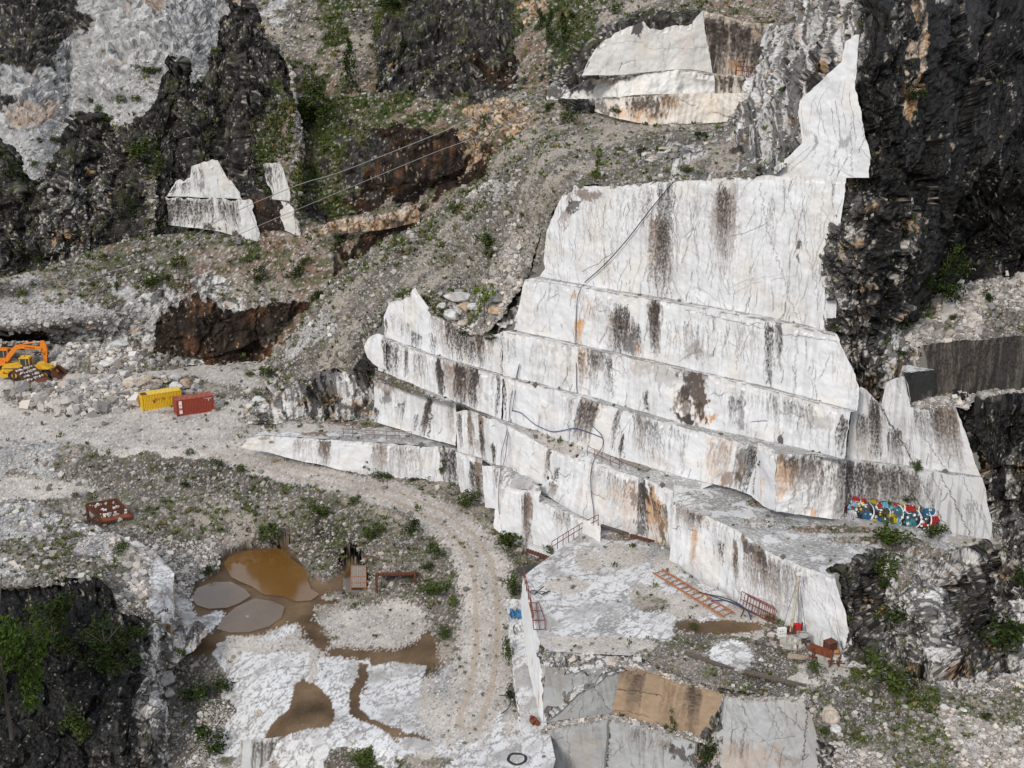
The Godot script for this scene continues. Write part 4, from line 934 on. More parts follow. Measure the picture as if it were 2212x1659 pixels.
	wall("quarry_face", "white lowest step behind the rusty railing", [[1160, 1082, 120.8], [1197, 1097, 118.6], [1242, 1117, 115.4], [1264, 1124, 114.0], [1296, 1134, 112.2]], [[1158, 1204, 120.2], [1197, 1205, 118.0], [1242, 1200, 114.8], [1264, 1195, 113.4], [1296, 1190, 111.8]], [], {"sp": 1.5, "cracks": 12.0, "stains": [["b", 1215, 1104, 1150, 4, 10, 14, 0.7], ["d", 1222, 1104, 1140, 2, 6, 14, 0.5], ["b", 1247, 1120, 1150, 1, 3, 3, 0.5]]})
	ground("quarry_ledge", "cracked white step behind the rusty railing", "ledge", [pts([1160, 1197, 1242, 1264, 1296], [1083, 1098, 1118, 1125, 1135], [120.8, 118.6, 115.4, 114.0, 112.2]), line_on([[1164, 1066], [1210, 1090], [1262, 1119], [1275, 1126], [1300, 1138]], PF5R)], ["ccccc", "ccccc"], {"lin": true, "sp": 1.5})
	# F6 and its railed terrace
	ground("quarry_terrace", "railed brown-grey terrace with a low white front beside the road", "terrace", [line_on([[545, 945], [562, 940], [640, 944], [740, 951], [840, 957], [984, 968]], PF6), pts([555, 600, 690, 770, 870, 985], [934, 922, 920, 925, 940, 962], [9.1, 9.3, 9.3, 9.3, 9.3, 9.3]), pts([560, 640, 720, 809, 881, 986], [930, 906, 902, 908, 930, 960], [9.2, 9.5, 9.5, 9.5, 9.5, 9.5])], ["ccctttt", "stbttt", "gggbtt"], {"sp": 1.7, "spots": [[at(760, 915, 9.3), 6.0, 2.2, "b"], [at(650, 925, 9.3), 6.0, 1.5, "s"]]})
	wall("quarry_face", "low white front of the railed terrace along the gravel road", [[540, 946], [562, 941], [590, 942], [640, 945], [690, 948], [740, 952], [840, 958], [984, 969]], [[520, 966], [545, 972], [580, 978], [640, 994], [690, 1004], [740, 1016], [840, 1038], [998, 1076]], PF6,
		{"sp": 1.5, "cracks": 14.0, "veil": 0.5, "stains": [["b", 660, 950, 1000, 4, 16, 30, 0.5], ["b", 700, 952, 1008, 4, 20, 10, 0.8], ["d", 700, 952, 1008, 2, 8, 12, 0.7], ["b", 820, 958, 1030, 4, 20, 12, 0.7], ["b", 860, 960, 1040, 4, 14, 40, 0.5], ["d", 965, 970, 1062, 5, 20, 14, 0.85], ["d", 880, 965, 1040, 2, 8, 40, 0.5]], "blots": [["b", 570, 946, 14, 10, 0.6], ["o", 545, 960, 14, 8, 0.35], ["d", 585, 955, 6, 8, 0.7]]})
	# F8
	wall("quarry_face", "tall white face streaked from the graffiti terrace down to the mast", [[1454, 1083], [1480, 1094], [1507, 1106], [1545, 1123], [1579, 1138], [1602, 1150], [1655, 1190], [1728, 1220], [1765, 1234], [1803, 1250]], [[1446, 1222], [1475, 1238], [1500, 1252], [1540, 1275], [1575, 1295], [1610, 1312], [1668, 1343], [1748, 1396], [1800, 1424], [1853, 1445]], PF8,
		{"sp": 1.5, "cracks": 20.0, "mesh": 2.0, "mid": [[1450, 1150], [1477, 1165], [1503, 1180], [1543, 1202], [1577, 1222], [1606, 1240], [1661, 1270], [1738, 1304], [1785, 1324], [1832, 1345]],
		"stains": [["b", 1478, 1095, 1150, 3, 16, 20, 0.7], ["d", 1500, 1108, 1150, 2, 12, 14, 0.7], ["o", 1501, 1140, 1245, 2.4, 9, 4, 0.7], ["b", 1588, 1170, 1260, 4, 14, 6, 0.8], ["d", 1590, 1190, 1270, 2, 6, 6, 0.7], ["b", 1640, 1200, 1300, 5, 30, 34, 0.7], ["d", 1650, 1200, 1310, 2, 20, 40, 0.6], ["b", 1690, 1215, 1330, 4, 24, 34, 0.6], ["d", 1700, 1220, 1330, 1.6, 14, 30, 0.5], ["d", 1557, 1170, 1210, 1.6, 6, 4, 0.8], ["d", 1540, 1120, 1180, 1.5, 14, 50, 0.5], ["d", 1722, 1225, 1300, 1.4, 10, 24, 0.5], ["b", 1760, 1240, 1330, 1.6, 8, 30, 0.3]],
		"blots": [["b", 1480, 1105, 34, 22, 0.7], ["b", 1605, 1168, 12, 16, 0.9], ["b", 1632, 1195, 16, 30, 0.9], ["d", 1648, 1205, 8, 26, 0.8], ["o", 1510, 1128, 5, 6, 0.8], ["d", 1620, 1185, 10, 20, 0.7]], "lines": [[0.5, 0.8, 1720, 1240, 1790, 1340, 1830, 1420], [0.45, 0.8, 1655, 1250, 1720, 1250, 1770, 1240], [0.5, 0.8, 1640, 1290, 1700, 1310, 1750, 1360], [0.4, 0.8, 1760, 1260, 1805, 1380, 1830, 1430]]})

func right_side() -> void:
	# graffiti wall and the wall above
	wall("graffiti_wall", "grey streaked sawn wall that carries the graffiti", [[1820, 993], [1841, 996], [1888, 1001], [1941, 1008], [2030, 1021], [2122, 1033]], [[1817, 1122], [1836, 1124], [1886, 1140], [1941, 1148], [2046, 1160], [2150, 1178]], PGW,
		{"sp": 1.5, "relief": 0.05, "tint": Color(0.56, 0.56, 0.565), "veil": 0.7, "cracks": 24.0, "mesh": 4.0, "edge": 0.0, "stains": [["d", 1830, 995, 1120, 6, 22, 12, 0.9], ["d", 1858, 1000, 1125, 5, 20, 24, 0.85], ["d", 1905, 1010, 1130, 6, 30, 30, 0.75], ["d", 1960, 1020, 1140, 5, 22, 26, 0.7], ["b", 1930, 1010, 1140, 6, 20, 50, 0.6], ["d", 1990, 1030, 1140, 3, 10, 20, 0.6], ["d", 2020, 1120, 1155, 7, 8, 8, 0.9], ["d", 2090, 1080, 1165, 4, 10, 30, 0.5]],
		"lines": [[0.95, 1.8, 1940, 1008, 1985, 1090, 2030, 1155], [0.8, 1.2, 1975, 1015, 2010, 1080, 2060, 1160], [0.8, 1.2, 2030, 1025, 2060, 1080, 2100, 1165], [0.7, 1.0, 1860, 1000, 1900, 1090], [0.6, 1.0, 2080, 1030, 2120, 1120], [0.7, 1.0, 2010, 1022, 2035, 1070]]})
	ground("quarry_ledge", "thin ledge above the graffiti wall", "ledge", [line_on([[1820, 994], [1888, 1002], [1941, 1009], [2030, 1022], [2122, 1034]], PGW), line_on([[1822, 988], [1888, 997], [1941, 1003], [2030, 1016], [2120, 1028]], PUW)], ["ttttt", "ttttt"], {"lin": true, "sp": 1.5})
	wall("quarry_face", "grey and white wall with dark curtains of stain above the graffiti wall", [[1838, 886], [1846, 856], [1858, 838], [1871, 843], [1886, 858], [1901, 873], [1904, 874], [1914, 828], [1934, 817], [1946, 816], [1955, 838], [1968, 876], [2010, 876], [2064, 877], [2072, 900]],
		[[1822, 989], [1836, 991], [1850, 993], [1866, 995], [1886, 997], [1905, 999], [1912, 1000], [1924, 1002], [1938, 1003], [1956, 1006], [1972, 1008], [1990, 1010], [2030, 1016], [2080, 1023], [2120, 1029]], PUW,
		{"sp": 1.5, "tint": Color(0.62, 0.62, 0.625), "veil": 0.5, "cracks": 18.0, "mesh": 3.0, "edge": 0.0, "stains": [["d", 1838, 890, 985, 5, 14, 4, 0.9], ["d", 1862, 900, 985, 5, 16, 12, 0.7], ["d", 1890, 868, 990, 6, 24, 10, 0.8], ["d", 1925, 930, 1000, 5, 20, 22, 0.75], ["b", 1900, 890, 990, 6, 14, 26, 0.5], ["b", 2040, 882, 1000, 8, 26, 22, 0.75], ["d", 2030, 880, 990, 5, 16, 30, 0.7], ["d", 1985, 885, 960, 4, 12, 12, 0.6], ["b", 2055, 882, 1010, 6, 10, 14, 0.7], ["d", 1960, 950, 1005, 3, 8, 10, 0.6]],
		"lines": [[0.95, 2.0, 1901, 873, 1930, 930, 1952, 960, 1975, 1005], [0.7, 1.0, 1905, 880, 1925, 960, 1945, 1002], [0.7, 1.0, 1985, 930, 2040, 1010], [0.5, 0.9, 1870, 850, 1880, 890], [0.6, 1.0, 1935, 820, 1950, 860]]})
	# ledges, black sawn blocks
	var rows: Array = [line_on([[1966, 880], [2000, 879], [2030, 879], [2066, 880], [2090, 886]], PUW), pts([1970, 2005, 2035, 2075, 2110], [872, 868, 862, 862, 866], [102.6, 103.2, 103.8, 103.6, 103.2]), pts([1968, 2020, 2060, 2110, 2250], [866, 853, 848, 845, 835], [105.6, 106.0, 106.8, 107.5, 110.0])]
	ground("quarry_ledge", "little gravel heap on the ledge under the black sawn wall", "ledge", rows, ["tqqtt", "tqqqt", "tggkq"], {"sp": 1.7})
	wall("quarry_face", "long black sawn wall with vertical water streaks below the right scree", [[2000, 747], [2040, 741], [2080, 737], [2140, 731], [2250, 722]], [[2010, 866], [2045, 862], [2085, 856], [2140, 850], [2250, 842]], PK, {"sp": 1.6, "tint": Color(0.042, 0.041, 0.040), "veil": 0.8, "stripes": 0.35, "cracks": 8.0, "stains": [["d", 2060, 745, 850, 3, 30, 60, 0.95], ["b", 2100, 742, 850, 2, 26, 90, 0.3], ["d", 2150, 740, 840, 3, 40, 60, 0.95]], "lines": [[0.9, 1.6, 2080, 738, 2110, 790, 2140, 850], [0.8, 1.2, 2150, 735, 2170, 800]]})
	wall("quarry_face", "black front of the small sawn block at the left of the black wall", [[1952, 806, 102.4], [1985, 802, 103.4], [2021, 799, 104.5]], [[1969, 876, 102.8], [1992, 873, 103.4], [2021, 868, 104.4]], [], {"sp": 1.5, "tint": Color(0.03, 0.03, 0.03), "veil": 0.5, "cracks": 6.0, "blots": [["b", 2000, 862, 16, 12, 0.3]]})
	wall("quarry_face", "pale left side of the small black block", [[1942, 812, 103.6], [1952, 806, 102.4]], [[1964, 878, 103.2], [1969, 876, 102.8]], [], {"sp": 1.5})
	ground("quarry_ledge", "white sawn top of the small black block", "ledge", [pts([1942, 1952, 1985, 2021], [813, 807, 803, 800], [103.6, 102.4, 103.4, 104.5]), pts([1950, 1962, 1985, 2012], [790, 788, 793, 797], [105.5, 105.4, 105.2, 105.0])], ["cccc", "cccc"], {"lin": true, "sp": 1.6})
	# scree above
	rows = [pts([1870, 1905, 1945, 1985, 2005, 2080, 2150, 2260], [850, 872, 815, 790, 752, 742, 734, 724], [105.6, 105.2, 105.8, 106.4, 106.4, 107.2, 108.0, 109.5]), pts([1850, 1890, 1940, 1985, 2030, 2090, 2150, 2260], [790, 790, 760, 735, 715, 700, 692, 690], [104.8, 104.6, 106.4, 108.2, 109.2, 110.2, 111, 112]),
		pts([1840, 1880, 1940, 1985, 2040, 2090, 2150, 2260], [730, 740, 710, 680, 662, 650, 645, 640], [105.2, 105.2, 108.4, 111.4, 112.8, 113.8, 114.2, 115]), pts([1830, 1880, 1940, 1990, 2040, 2090, 2150, 2260], [690, 690, 660, 620, 600, 590, 590, 590], [105.8, 106.4, 111, 115.4, 117.6, 118.6, 119.2, 120])]
	ground("scree", "grey scree on the ledge between the dark right cliff and the black wall", "scree", rows, ["xxwwqqgg", "xxwqgqgg", "xxvvqqqg", "xxxvvqqg"], {"sp": 1.9, "ssize": 1.5, "tuft": 1.4})
	# the big dark cliff
	rows = [pts([1800, 1822, 1850, 1880, 1915, 1965, 2010, 2080, 2150, 2280], [730, 760, 840, 880, 790, 700, 640, 615, 600, 595], [107, 106.2, 105.6, 106.0, 107.2, 109.6, 112.5, 116, 118, 119]),
		pts([1802, 1822, 1850, 1885, 1925, 1965, 2010, 2080, 2150, 2280], [640, 640, 650, 660, 640, 610, 580, 560, 550, 550], [107.5, 106.6, 105.8, 105.6, 106.8, 108.6, 112.5, 118.5, 120, 120]),
		pts([1812, 1830, 1855, 1890, 1930, 1975, 2020, 2080, 2150, 2280], [520, 520, 520, 520, 510, 500, 490, 480, 470, 470], [108, 107.0, 106.2, 105.8, 106.8, 108, 111.5, 117.0, 118, 117]),
		pts([1824, 1840, 1865, 1895, 1935, 1980, 2030, 2090, 2150, 2280], [385, 385, 385, 385, 385, 385, 385, 385, 385, 385], [109, 107.6, 106.4, 106.2, 107.4, 108.6, 110.5, 112.5, 113.8, 114.5]),
		pts([1866, 1872, 1885, 1910, 1945, 1985, 2030, 2090, 2150, 2280], [270, 270, 265, 260, 260, 260, 260, 260, 260, 260], [110, 108.6, 107.4, 107.2, 108, 109.6, 111.5, 114, 115.8, 117]),
		pts([1850, 1858, 1880, 1905, 1945, 1985, 2030, 2090, 2150, 2280], [150, 140, 140, 135, 130, 130, 130, 130, 130, 130], [110.4, 108.8, 107.6, 107.6, 108.8, 110.6, 113, 116, 118, 119.5]),
		pts([1858, 1866, 1885, 1910, 1945, 1990, 2035, 2090, 2150, 2280], [70, 60, 40, 20, 10, 10, 10, 10, 10, 10], [114, 111.6, 110, 110, 111, 112.8, 115.5, 119, 121, 123]),
		pts([1860, 1870, 1890, 1915, 1950, 1995, 2040, 2095, 2150, 2280], [-60, -60, -60, -60, -70, -70, -70, -70, -70, -70], [120, 117, 115, 115, 116, 118, 121, 124, 126, 128])]
	ground("cliff", "huge black wet cliff with cream and ochre scars on the right", "cliff", rows, ["xxxxxkkkkk", "oxxkxkkkkk", "xxxkxkkkkk", "xxkkkkkkkk", "xkkkkkkkkk", "xxkkkokkkk", "wxkkxokkkk", "wxkkkkxkkk"], {"sp": 1.8, "wet": 1, "rough": 1.15, "wob": 0.9, "wf": 0.16, "tuft": 1.2})
	# broken dark rock below right
	rows = [pts([2120, 2140, 2165, 2200, 2290], [1490, 1500, 1500, 1495, 1490], [88.5, 88.5, 88.5, 89, 89]), pts([2128, 2150, 2170, 2205, 2290], [1330, 1340, 1340, 1340, 1340], [93, 92.8, 93, 92, 92]), pts([2140, 2155, 2175, 2205, 2290], [1180, 1190, 1190, 1190, 1190], [99.5, 98.2, 97.5, 96.5, 96]),
		pts([2118, 2130, 2155, 2195, 2290], [1030, 1035, 1035, 1035, 1035], [101.6, 100.2, 99.4, 98.8, 98]), pts([2066, 2085, 2120, 2180, 2290], [884, 880, 876, 872, 868], [104.0, 102.8, 102, 101.4, 101]), pts([2070, 2100, 2140, 2190, 2290], [872, 864, 858, 852, 846], [106.5, 106, 106.5, 107, 107.5])]
	ground("cliff", "broken dark and cream rock below the black wall, beside the graffiti wall", "cliff", rows, ["wxxww", "xxxwx", "xwxxx", "kxkxk", "kkkkk", "kkqqg"], {"sp": 1.8, "wet": 1, "rough": 1.2, "tuft": 2.0})
	rows = [pts([1815, 1850, 1893, 1930, 1985, 2030, 2075, 2110, 2140, 2165], [1440, 1450, 1465, 1475, 1490, 1500, 1500, 1495, 1480, 1470], [8.6, 8.6, 8.5, 8.5, 8.4, 8.3, 8.3, 8.3, 8.4, 8.4]),
		pts([1828, 1862, 1900, 1935, 1985, 2020, 2060, 2105, 2140, 2165], [1380, 1390, 1395, 1400, 1405, 1420, 1410, 1390, 1380, 1370], [90.2, 89.8, 90.0, 89.8, 88.6, 87.8, 89.2, 90.6, 92.0, 93.0]),
		pts([1817, 1850, 1900, 1935, 1970, 2005, 2050, 2100, 2138, 2165], [1310, 1310, 1300, 1310, 1300, 1320, 1310, 1300, 1290, 1290], [91.4, 92.2, 94.0, 93.2, 91.4, 89.6, 92.0, 93.6, 95.0, 96.0]),
		pts([1803, 1850, 1893, 1930, 1965, 2010, 2065, 2100, 2131, 2165], [1252, 1222, 1192, 1215, 1225, 1245, 1235, 1215, 1196, 1190], [91.8, 94.2, 96.8, 95.4, 94.6, 92.8, 94.2, 95.6, 97.2, 98]),
		pts([1803, 1850, 1893, 1930, 1970, 2015, 2065, 2100, 2131, 2165], [1249, 1218, 1188, 1192, 1195, 1205, 1205, 1200, 1188, 1182], [92.2, 94.6, 97.2, 97.6, 97.4, 96.6, 96.8, 97.0, 97.8, 98.5])]
	ground("rock_outcrop", "broken brown and white rock outcrop under the shrubs of the graffiti terrace", "outcrop", rows, ["wwwgxwwwxx", "xdxxxwxdxx", "dxxwwwxdxx", "ddxwgwwxxx", "wccgwgwwww"], {"sp": 1.7, "rough": 1.0, "tuft": 1.5})

func foreground() -> void:
	# lowest terrace with the mast
	var rows: Array = [pts([1129, 1150, 1165, 1192, 1245, 1318, 1380, 1440, 1525, 1640, 1755, 1860], [1246, 1320, 1384, 1406, 1410, 1414, 1420, 1446, 1478, 1498, 1508, 1500], [9.3, 9.3, 9.3, 9.2, 9.1, 9.1, 9.0, 8.8, 8.7, 8.6, 8.5, 8.5]),
		pts([1160, 1200, 1245, 1290, 1330, 1380, 1430, 1490, 1570, 1670, 1770, 1870], [1222, 1260, 1300, 1320, 1330, 1345, 1360, 1380, 1410, 1430, 1450, 1465], [9.3, 9.3, 9.3, 9.3, 9.3, 9.3, 9.2, 9.1, 9.0, 8.9, 8.8, 8.6]),
		pts([1220, 1270, 1310, 1350, 1390, 1430, 1470, 1530, 1610, 1700, 1790, 1865], [1178, 1195, 1215, 1230, 1240, 1255, 1275, 1300, 1340, 1375, 1415, 1450], [9.3, 9.3, 9.3, 9.3, 9.3, 9.3, 9.3, 9.3, 9.2, 9.2, 9.1, 8.8]),
		pts([1289, 1320, 1355, 1385, 1416, 1446, 1478, 1545, 1615, 1700, 1775, 1855], [1128, 1140, 1152, 1163, 1173, 1190, 1234, 1272, 1308, 1356, 1402, 1440], [9.4, 9.4, 9.4, 9.4, 9.4, 9.4, 9.4, 9.4, 9.4, 9.4, 9.3, 9.0])]
	ground("quarry_terrace", "lowest white terrace scratched by machines, with ladder and mast on it", "terrace", rows, ["ccccccgggggg", "cccctccgggss", "ccccccccsgsss", "ctcctttccggg"], {"sp": 1.7, "wob": 0.35, "wf": 0.2, "pin": "lb", "ssize": 0.8, "tuft": 1.0,
		"spots": [[at(1225, 1265, 9.3), 2.2, 1.7, "s"], [at(1270, 1210, 9.3), 1.4, 3.0, "s"], [at(1345, 1200, 9.3), 2.6, 2.6, "s"], [at(1255, 1152, 9.3), 1.6, 2.6, "s"], [at(1290, 1392, 9.2), 5.2, 1.4, "s"], [at(1400, 1285, 9.3), 1.8, 2.0, "s"], [at(1440, 1215, 9.4), 1.3, 2.4, "s"], [at(1560, 1355, 9.1), 4.0, 1.1, "m"], [at(1480, 1310, 9.2), 2.6, 2.4, "s"], [at(1340, 1160, 9.4), 2.0, 0.8, "b"], [at(1580, 1415, 9.0), 2.0, 2.4, "c"], [at(1405, 1305, 9.3), 1.6, 1.6, "g"]]})
	rows = [pts([1176, 1205, 1238, 1285, 1342, 1380, 1425, 1475, 1522, 1560, 1596, 1660, 1722, 1760], [1442, 1446, 1456, 1446, 1440, 1446, 1457, 1476, 1488, 1502, 1510, 1508, 1510, 1520], [89.4, 89, 88.5, 88.5, 88.7, 88.1, 87.5, 86.8, 86.3, 85.9, 85.3, 84.7, 84.1, 83.9]), pts([1165, 1200, 1238, 1290, 1342, 1385, 1430, 1475, 1525, 1565, 1600, 1660, 1722, 1770], [1392, 1405, 1410, 1413, 1416, 1421, 1432, 1448, 1468, 1482, 1488, 1490, 1494, 1495], [91.6, 91.2, 91.2, 91.1, 91.1, 90.6, 89.9, 89.0, 88.1, 87.4, 86.8, 86.4, 86.0, 85.8])]
	ground("rubble_lip", "strip of broken stone along the front edge of the lowest terrace", "ledge", rows, ["wwwwqqqqqqqqqw", "wwqqqqqgqgggqg"], {"lin": true, "sp": 1.6})
	# left cheek of the terrace block, lower ledge beside the road
	wall("quarry_face", "tall smooth white side of the terrace block above the road", [[1129, 1246, 9.3], [1140, 1283, 9.3], [1152, 1328, 9.3], [1166, 1384, 9.3], [1172, 1420, 7.6]], [[1124, 1300, 3.6], [1130, 1360, 3.1], [1142, 1440, 2.6], [1165, 1552, 2.2], [1182, 1570, 2.6]], [], {"sp": 1.6, "cracks": 5.0, "veil": 0.1, "drips": 1.0, "relief": 0.1, "tint": Color(0.74, 0.745, 0.75), "blots": [["o", 1150, 1430, 3, 14, 0.7], ["o", 1165, 1500, 4, 20, 0.7]]})
	rows = [pts([1094, 1102, 1108, 1116, 1128, 1142], [1294, 1380, 1440, 1500, 1590, 1720], [2.6, 2.4, 2.2, 2.0, 1.8, 1.6]), pts([1110, 1118, 1126, 1142, 1160, 1176], [1294, 1380, 1440, 1500, 1590, 1720], [3.0, 2.8, 2.6, 2.4, 2.2, 2.0]), pts([1128, 1134, 1144, 1160, 1184, 1200], [1296, 1370, 1440, 1510, 1572, 1640], [3.4, 3.0, 2.6, 2.4, 2.5, 2.4])]
	ground("quarry_ledge", "narrow white ledge between the terrace block and the road, with a blue tarp", "ledge", rows, ["cccccc", "cccccc", "cccccc"], {"sp": 1.7, "pin": "l", "stone": 0.3})
	wall("quarry_face", "thin white edge of the narrow ledge along the road", [[1094, 1294, 2.6], [1102, 1380, 2.4], [1108, 1440, 2.2], [1116, 1500, 2.0], [1128, 1590, 1.8], [1142, 1720, 1.6]], [[1096, 1330, 0.9], [1105, 1420, 0.6], [1112, 1490, 0.4], [1120, 1550, 0.2], [1132, 1650, 0.0], [1146, 1760, -0.2]], [], {"sp": 1.7, "cracks": 2.0})
	# grey front faces
	var pg := [1.9, 90.2, 8.4, 89.4]
	wall("front_face", "broken pale corner of the terrace block above the grey faces", [[1164, 1384, 9.2], [1195, 1404, 9.1], [1245, 1410, 9.1], [1318, 1414, 9.0], [1385, 1421, 8.9]], [[1176, 1560, 3.4], [1205, 1540, 4.4], [1245, 1500, 6.4], [1310, 1462, 8.0], [1385, 1450, 8.3]], [], {"sp": 1.5, "relief": 0.6, "crag": 0.35, "rock": "w"})
	wall("front_face", "blue-grey sawn face with brown hairline cracks, left of the brown stained face", [[1178, 1440, 89.4], [1238, 1455, 88.6], [1285, 1444, 88.6], [1342, 1438, 88.8]], [[1172, 1562, 89.0], [1240, 1552, 88.6], [1285, 1548, 88.5], [1319, 1546, 88.6]], [], {"sp": 1.5, "tint": Color(0.36, 0.365, 0.365), "veil": 0.35, "cracks": 12.0, "mesh": 2.0, "blots": [["b", 1200, 1460, 26, 30, 0.3], ["o", 1240, 1535, 3, 3, 0.8]], "lines": [[0.8, 1.0, 1278, 1480, 1300, 1510, 1318, 1535], [0.6, 0.8, 1238, 1455, 1232, 1540], [0.5, 0.8, 1300, 1445, 1225, 1540], [0.6, 0.9, 1340, 1440, 1320, 1545], [0.5, 0.8, 1262, 1450, 1258, 1540]]})
	wall("front_face", "brown stained sawn face with two dark wet bands", [[1342, 1438, 88.8], [1380, 1444, 88.2], [1425, 1455, 87.6], [1475, 1474, 86.9], [1522, 1486, 86.4], [1560, 1500, 86.0]], [[1318, 1548, 88.6], [1360, 1552, 88.1], [1400, 1562, 87.4], [1460, 1578, 86.8], [1514, 1592, 86.3], [1550, 1600, 85.8]], [],
		{"sp": 1.5, "tint": Color(0.36, 0.26, 0.175), "veil": 0.15, "cracks": 3.0, "edge": 0.1, "stains": [["d", 1380, 1452, 1552, 14, 26, 12, 0.55], ["d", 1372, 1450, 1500, 12, 16, 14, 0.5], ["d", 1500, 1485, 1590, 14, 26, 13, 0.65], ["d", 1440, 1470, 1570, 8, 10, 50, 0.3], ["d", 1350, 1446, 1480, 8, 10, 10, 0.4]], "lines": [[0.9, 1.0, 1325, 1488, 1370, 1494, 1430, 1504], [0.7, 0.9, 1318, 1534, 1400, 1548]]})
	wall("front_face", "large pale grey sawn face with curved saw marks at the front right", [[1560, 1500, 86.0], [1596, 1508, 85.4], [1660, 1506, 84.8], [1722, 1508, 84.2], [1750, 1512, 84.0], [1790, 1560, 83.2]], [[1530, 1720, 85.0], [1590, 1720, 84.4], [1650, 1720, 83.8], [1715, 1720, 83.4], [1745, 1700, 83.2], [1800, 1640, 82.8]], [],
		{"sp": 1.5, "tint": Color(0.44, 0.445, 0.45), "veil": 0.35, "cracks": 12.0, "mesh": 3.0, "stains": [["b", 1600, 1600, 1659, 5, 14, 24, 0.5], ["d", 1560, 1520, 1580, 2, 10, 14, 0.5]], "blots": [["o", 1620, 1640, 60, 26, 0.25], ["b", 1700, 1640, 30, 12, 0.4]], "lines": [[0.85, 1.3, 1745, 1515, 1742, 1570, 1735, 1640], [0.7, 1.0, 1680, 1525, 1720, 1565, 1745, 1580], [0.6, 0.9, 1610, 1570, 1600, 1640], [0.6, 0.9, 1650, 1510, 1690, 1590], [0.5, 0.9, 1640, 1600, 1720, 1590], [0.5, 0.9, 1580, 1530, 1700, 1640]]})
	rows = [pts([1132, 1184, 1245, 1315, 1370, 1425, 1480, 1540], [1616, 1576, 1562, 1551, 1566, 1578, 1594, 1608], [88.6, 88.0, 87.6, 87.4, 86.9, 86.4, 85.8, 85.4]), pts([1160, 1190, 1245, 1318, 1370, 1425, 1480, 1560], [1580, 1560, 1549, 1543, 1550, 1562, 1576, 1592], [90.0, 89.4, 89.0, 88.8, 88.2, 87.6, 87.0, 86.4])]
	ground("quarry_ledge", "rubble filled step halfway down the grey front faces", "ledge", rows, ["cqqqcqqqx", "wqqgqqqx"], {"lin": true, "sp": 1.6, "tuft": 2.0})
	wall("front_face", "lower blue-grey front face with fine horizontal saw marks", [[1132, 1616, 88.6], [1184, 1577, 88.0], [1245, 1563, 87.6], [1312, 1552, 87.4]], [[1140, 1730, 88.2], [1190, 1730, 87.6], [1245, 1730, 87.2], [1302, 1730, 87.0]], [], {"sp": 1.5, "tint": Color(0.37, 0.375, 0.375), "veil": 0.3, "cracks": 12.0, "mesh": 2.0, "blots": [["b", 1180, 1620, 30, 20, 0.35], ["o", 1260, 1620, 30, 40, 0.12]], "lines": [[0.8, 1.2, 1150, 1600, 1190, 1640, 1200, 1659], [0.5, 0.8, 1225, 1575, 1232, 1655], [0.6, 0.8, 1180, 1580, 1180, 1655], [0.6, 0.9, 1140, 1640, 1220, 1590]]})
	wall("front_face", "lower grey front face right of the vertical groove", [[1316, 1552, 87.4], [1370, 1567, 86.9], [1425, 1579, 86.4], [1455, 1590, 86.0], [1500, 1606, 85.6]], [[1306, 1730, 87.0], [1360, 1730, 86.5], [1415, 1730, 86.0], [1455, 1730, 85.6], [1510, 1730, 85.2]], [], {"sp": 1.5, "tint": Color(0.40, 0.405, 0.405), "veil": 0.35, "cracks": 20.0, "mesh": 6.0, "stains": [["d", 1380, 1575, 1620, 3, 10, 16, 0.6], ["b", 1400, 1580, 1640, 3, 14, 40, 0.5]], "blots": [["d", 1470, 1625, 22, 14, 0.8], ["b", 1440, 1610, 24, 8, 0.6], ["d", 1500, 1640, 20, 26, 0.8]], "lines": [[0.95, 2.0, 1311, 1552, 1304, 1659], [0.6, 0.9, 1420, 1580, 1450, 1600, 1430, 1620]]})
	wall("front_face", "shattered dark rock between the brown face and the pale front face", [[1508, 1586, 86.2], [1530, 1560, 86.2], [1562, 1502, 86.0]], [[1505, 1730, 85.2], [1530, 1730, 85.0], [1560, 1730, 84.8]], [], {"sp": 1.6, "rock": "x", "crag": 0.5})
	# right gravel slope in the foreground
	rows = [pts([1790, 1850, 1920, 2000, 2100, 2270], [1760, 1760, 1760, 1760, 1760, 1760], [5.0, 6.2, 6.6, 6.8, 7, 7.4]), pts([1775, 1840, 1920, 2000, 2100, 2270], [1640, 1650, 1640, 1640, 1640, 1640], [6.8, 7.4, 7.6, 7.9, 8, 8.2]), pts([1752, 1830, 1910, 2000, 2100, 2270], [1540, 1560, 1560, 1570, 1575, 1570], [8.2, 8.2, 8.2, 8.2, 8.4, 8.5]),
		pts([1740, 1800, 1880, 1980, 2080, 2270], [1500, 1495, 1490, 1520, 1520, 1515], [8.6, 8.6, 8.5, 8.4, 8.5, 8.8]), pts([1750, 1820, 1880, 1980, 2080, 2270], [1450, 1450, 1450, 1470, 1470, 1440], [8.7, 8.7, 8.6, 8.6, 8.8, 9.4])]
	ground("gravel_slope", "weedy white gravel slope at the front right corner", "slope", rows, ["xqqqqq", "xqqyqq", "gyyyqy", "gggvyq", "ggggqq"], {"sp": 2.0, "ssize": 1.25, "tuft": 2.2})
	wall("rock_flank", "brown slanting rock flank at the right end of the pale front face", [[1748, 1508, 84.2], [1770, 1525, 83.8], [1790, 1560, 83.0], [1808, 1610, 82.0]], [[1740, 1530, 83.6], [1765, 1570, 83.0], [1790, 1625, 82.4], [1800, 1680, 81.6]], [], {"sp": 1.6, "rock": "x", "crag": 0.4})

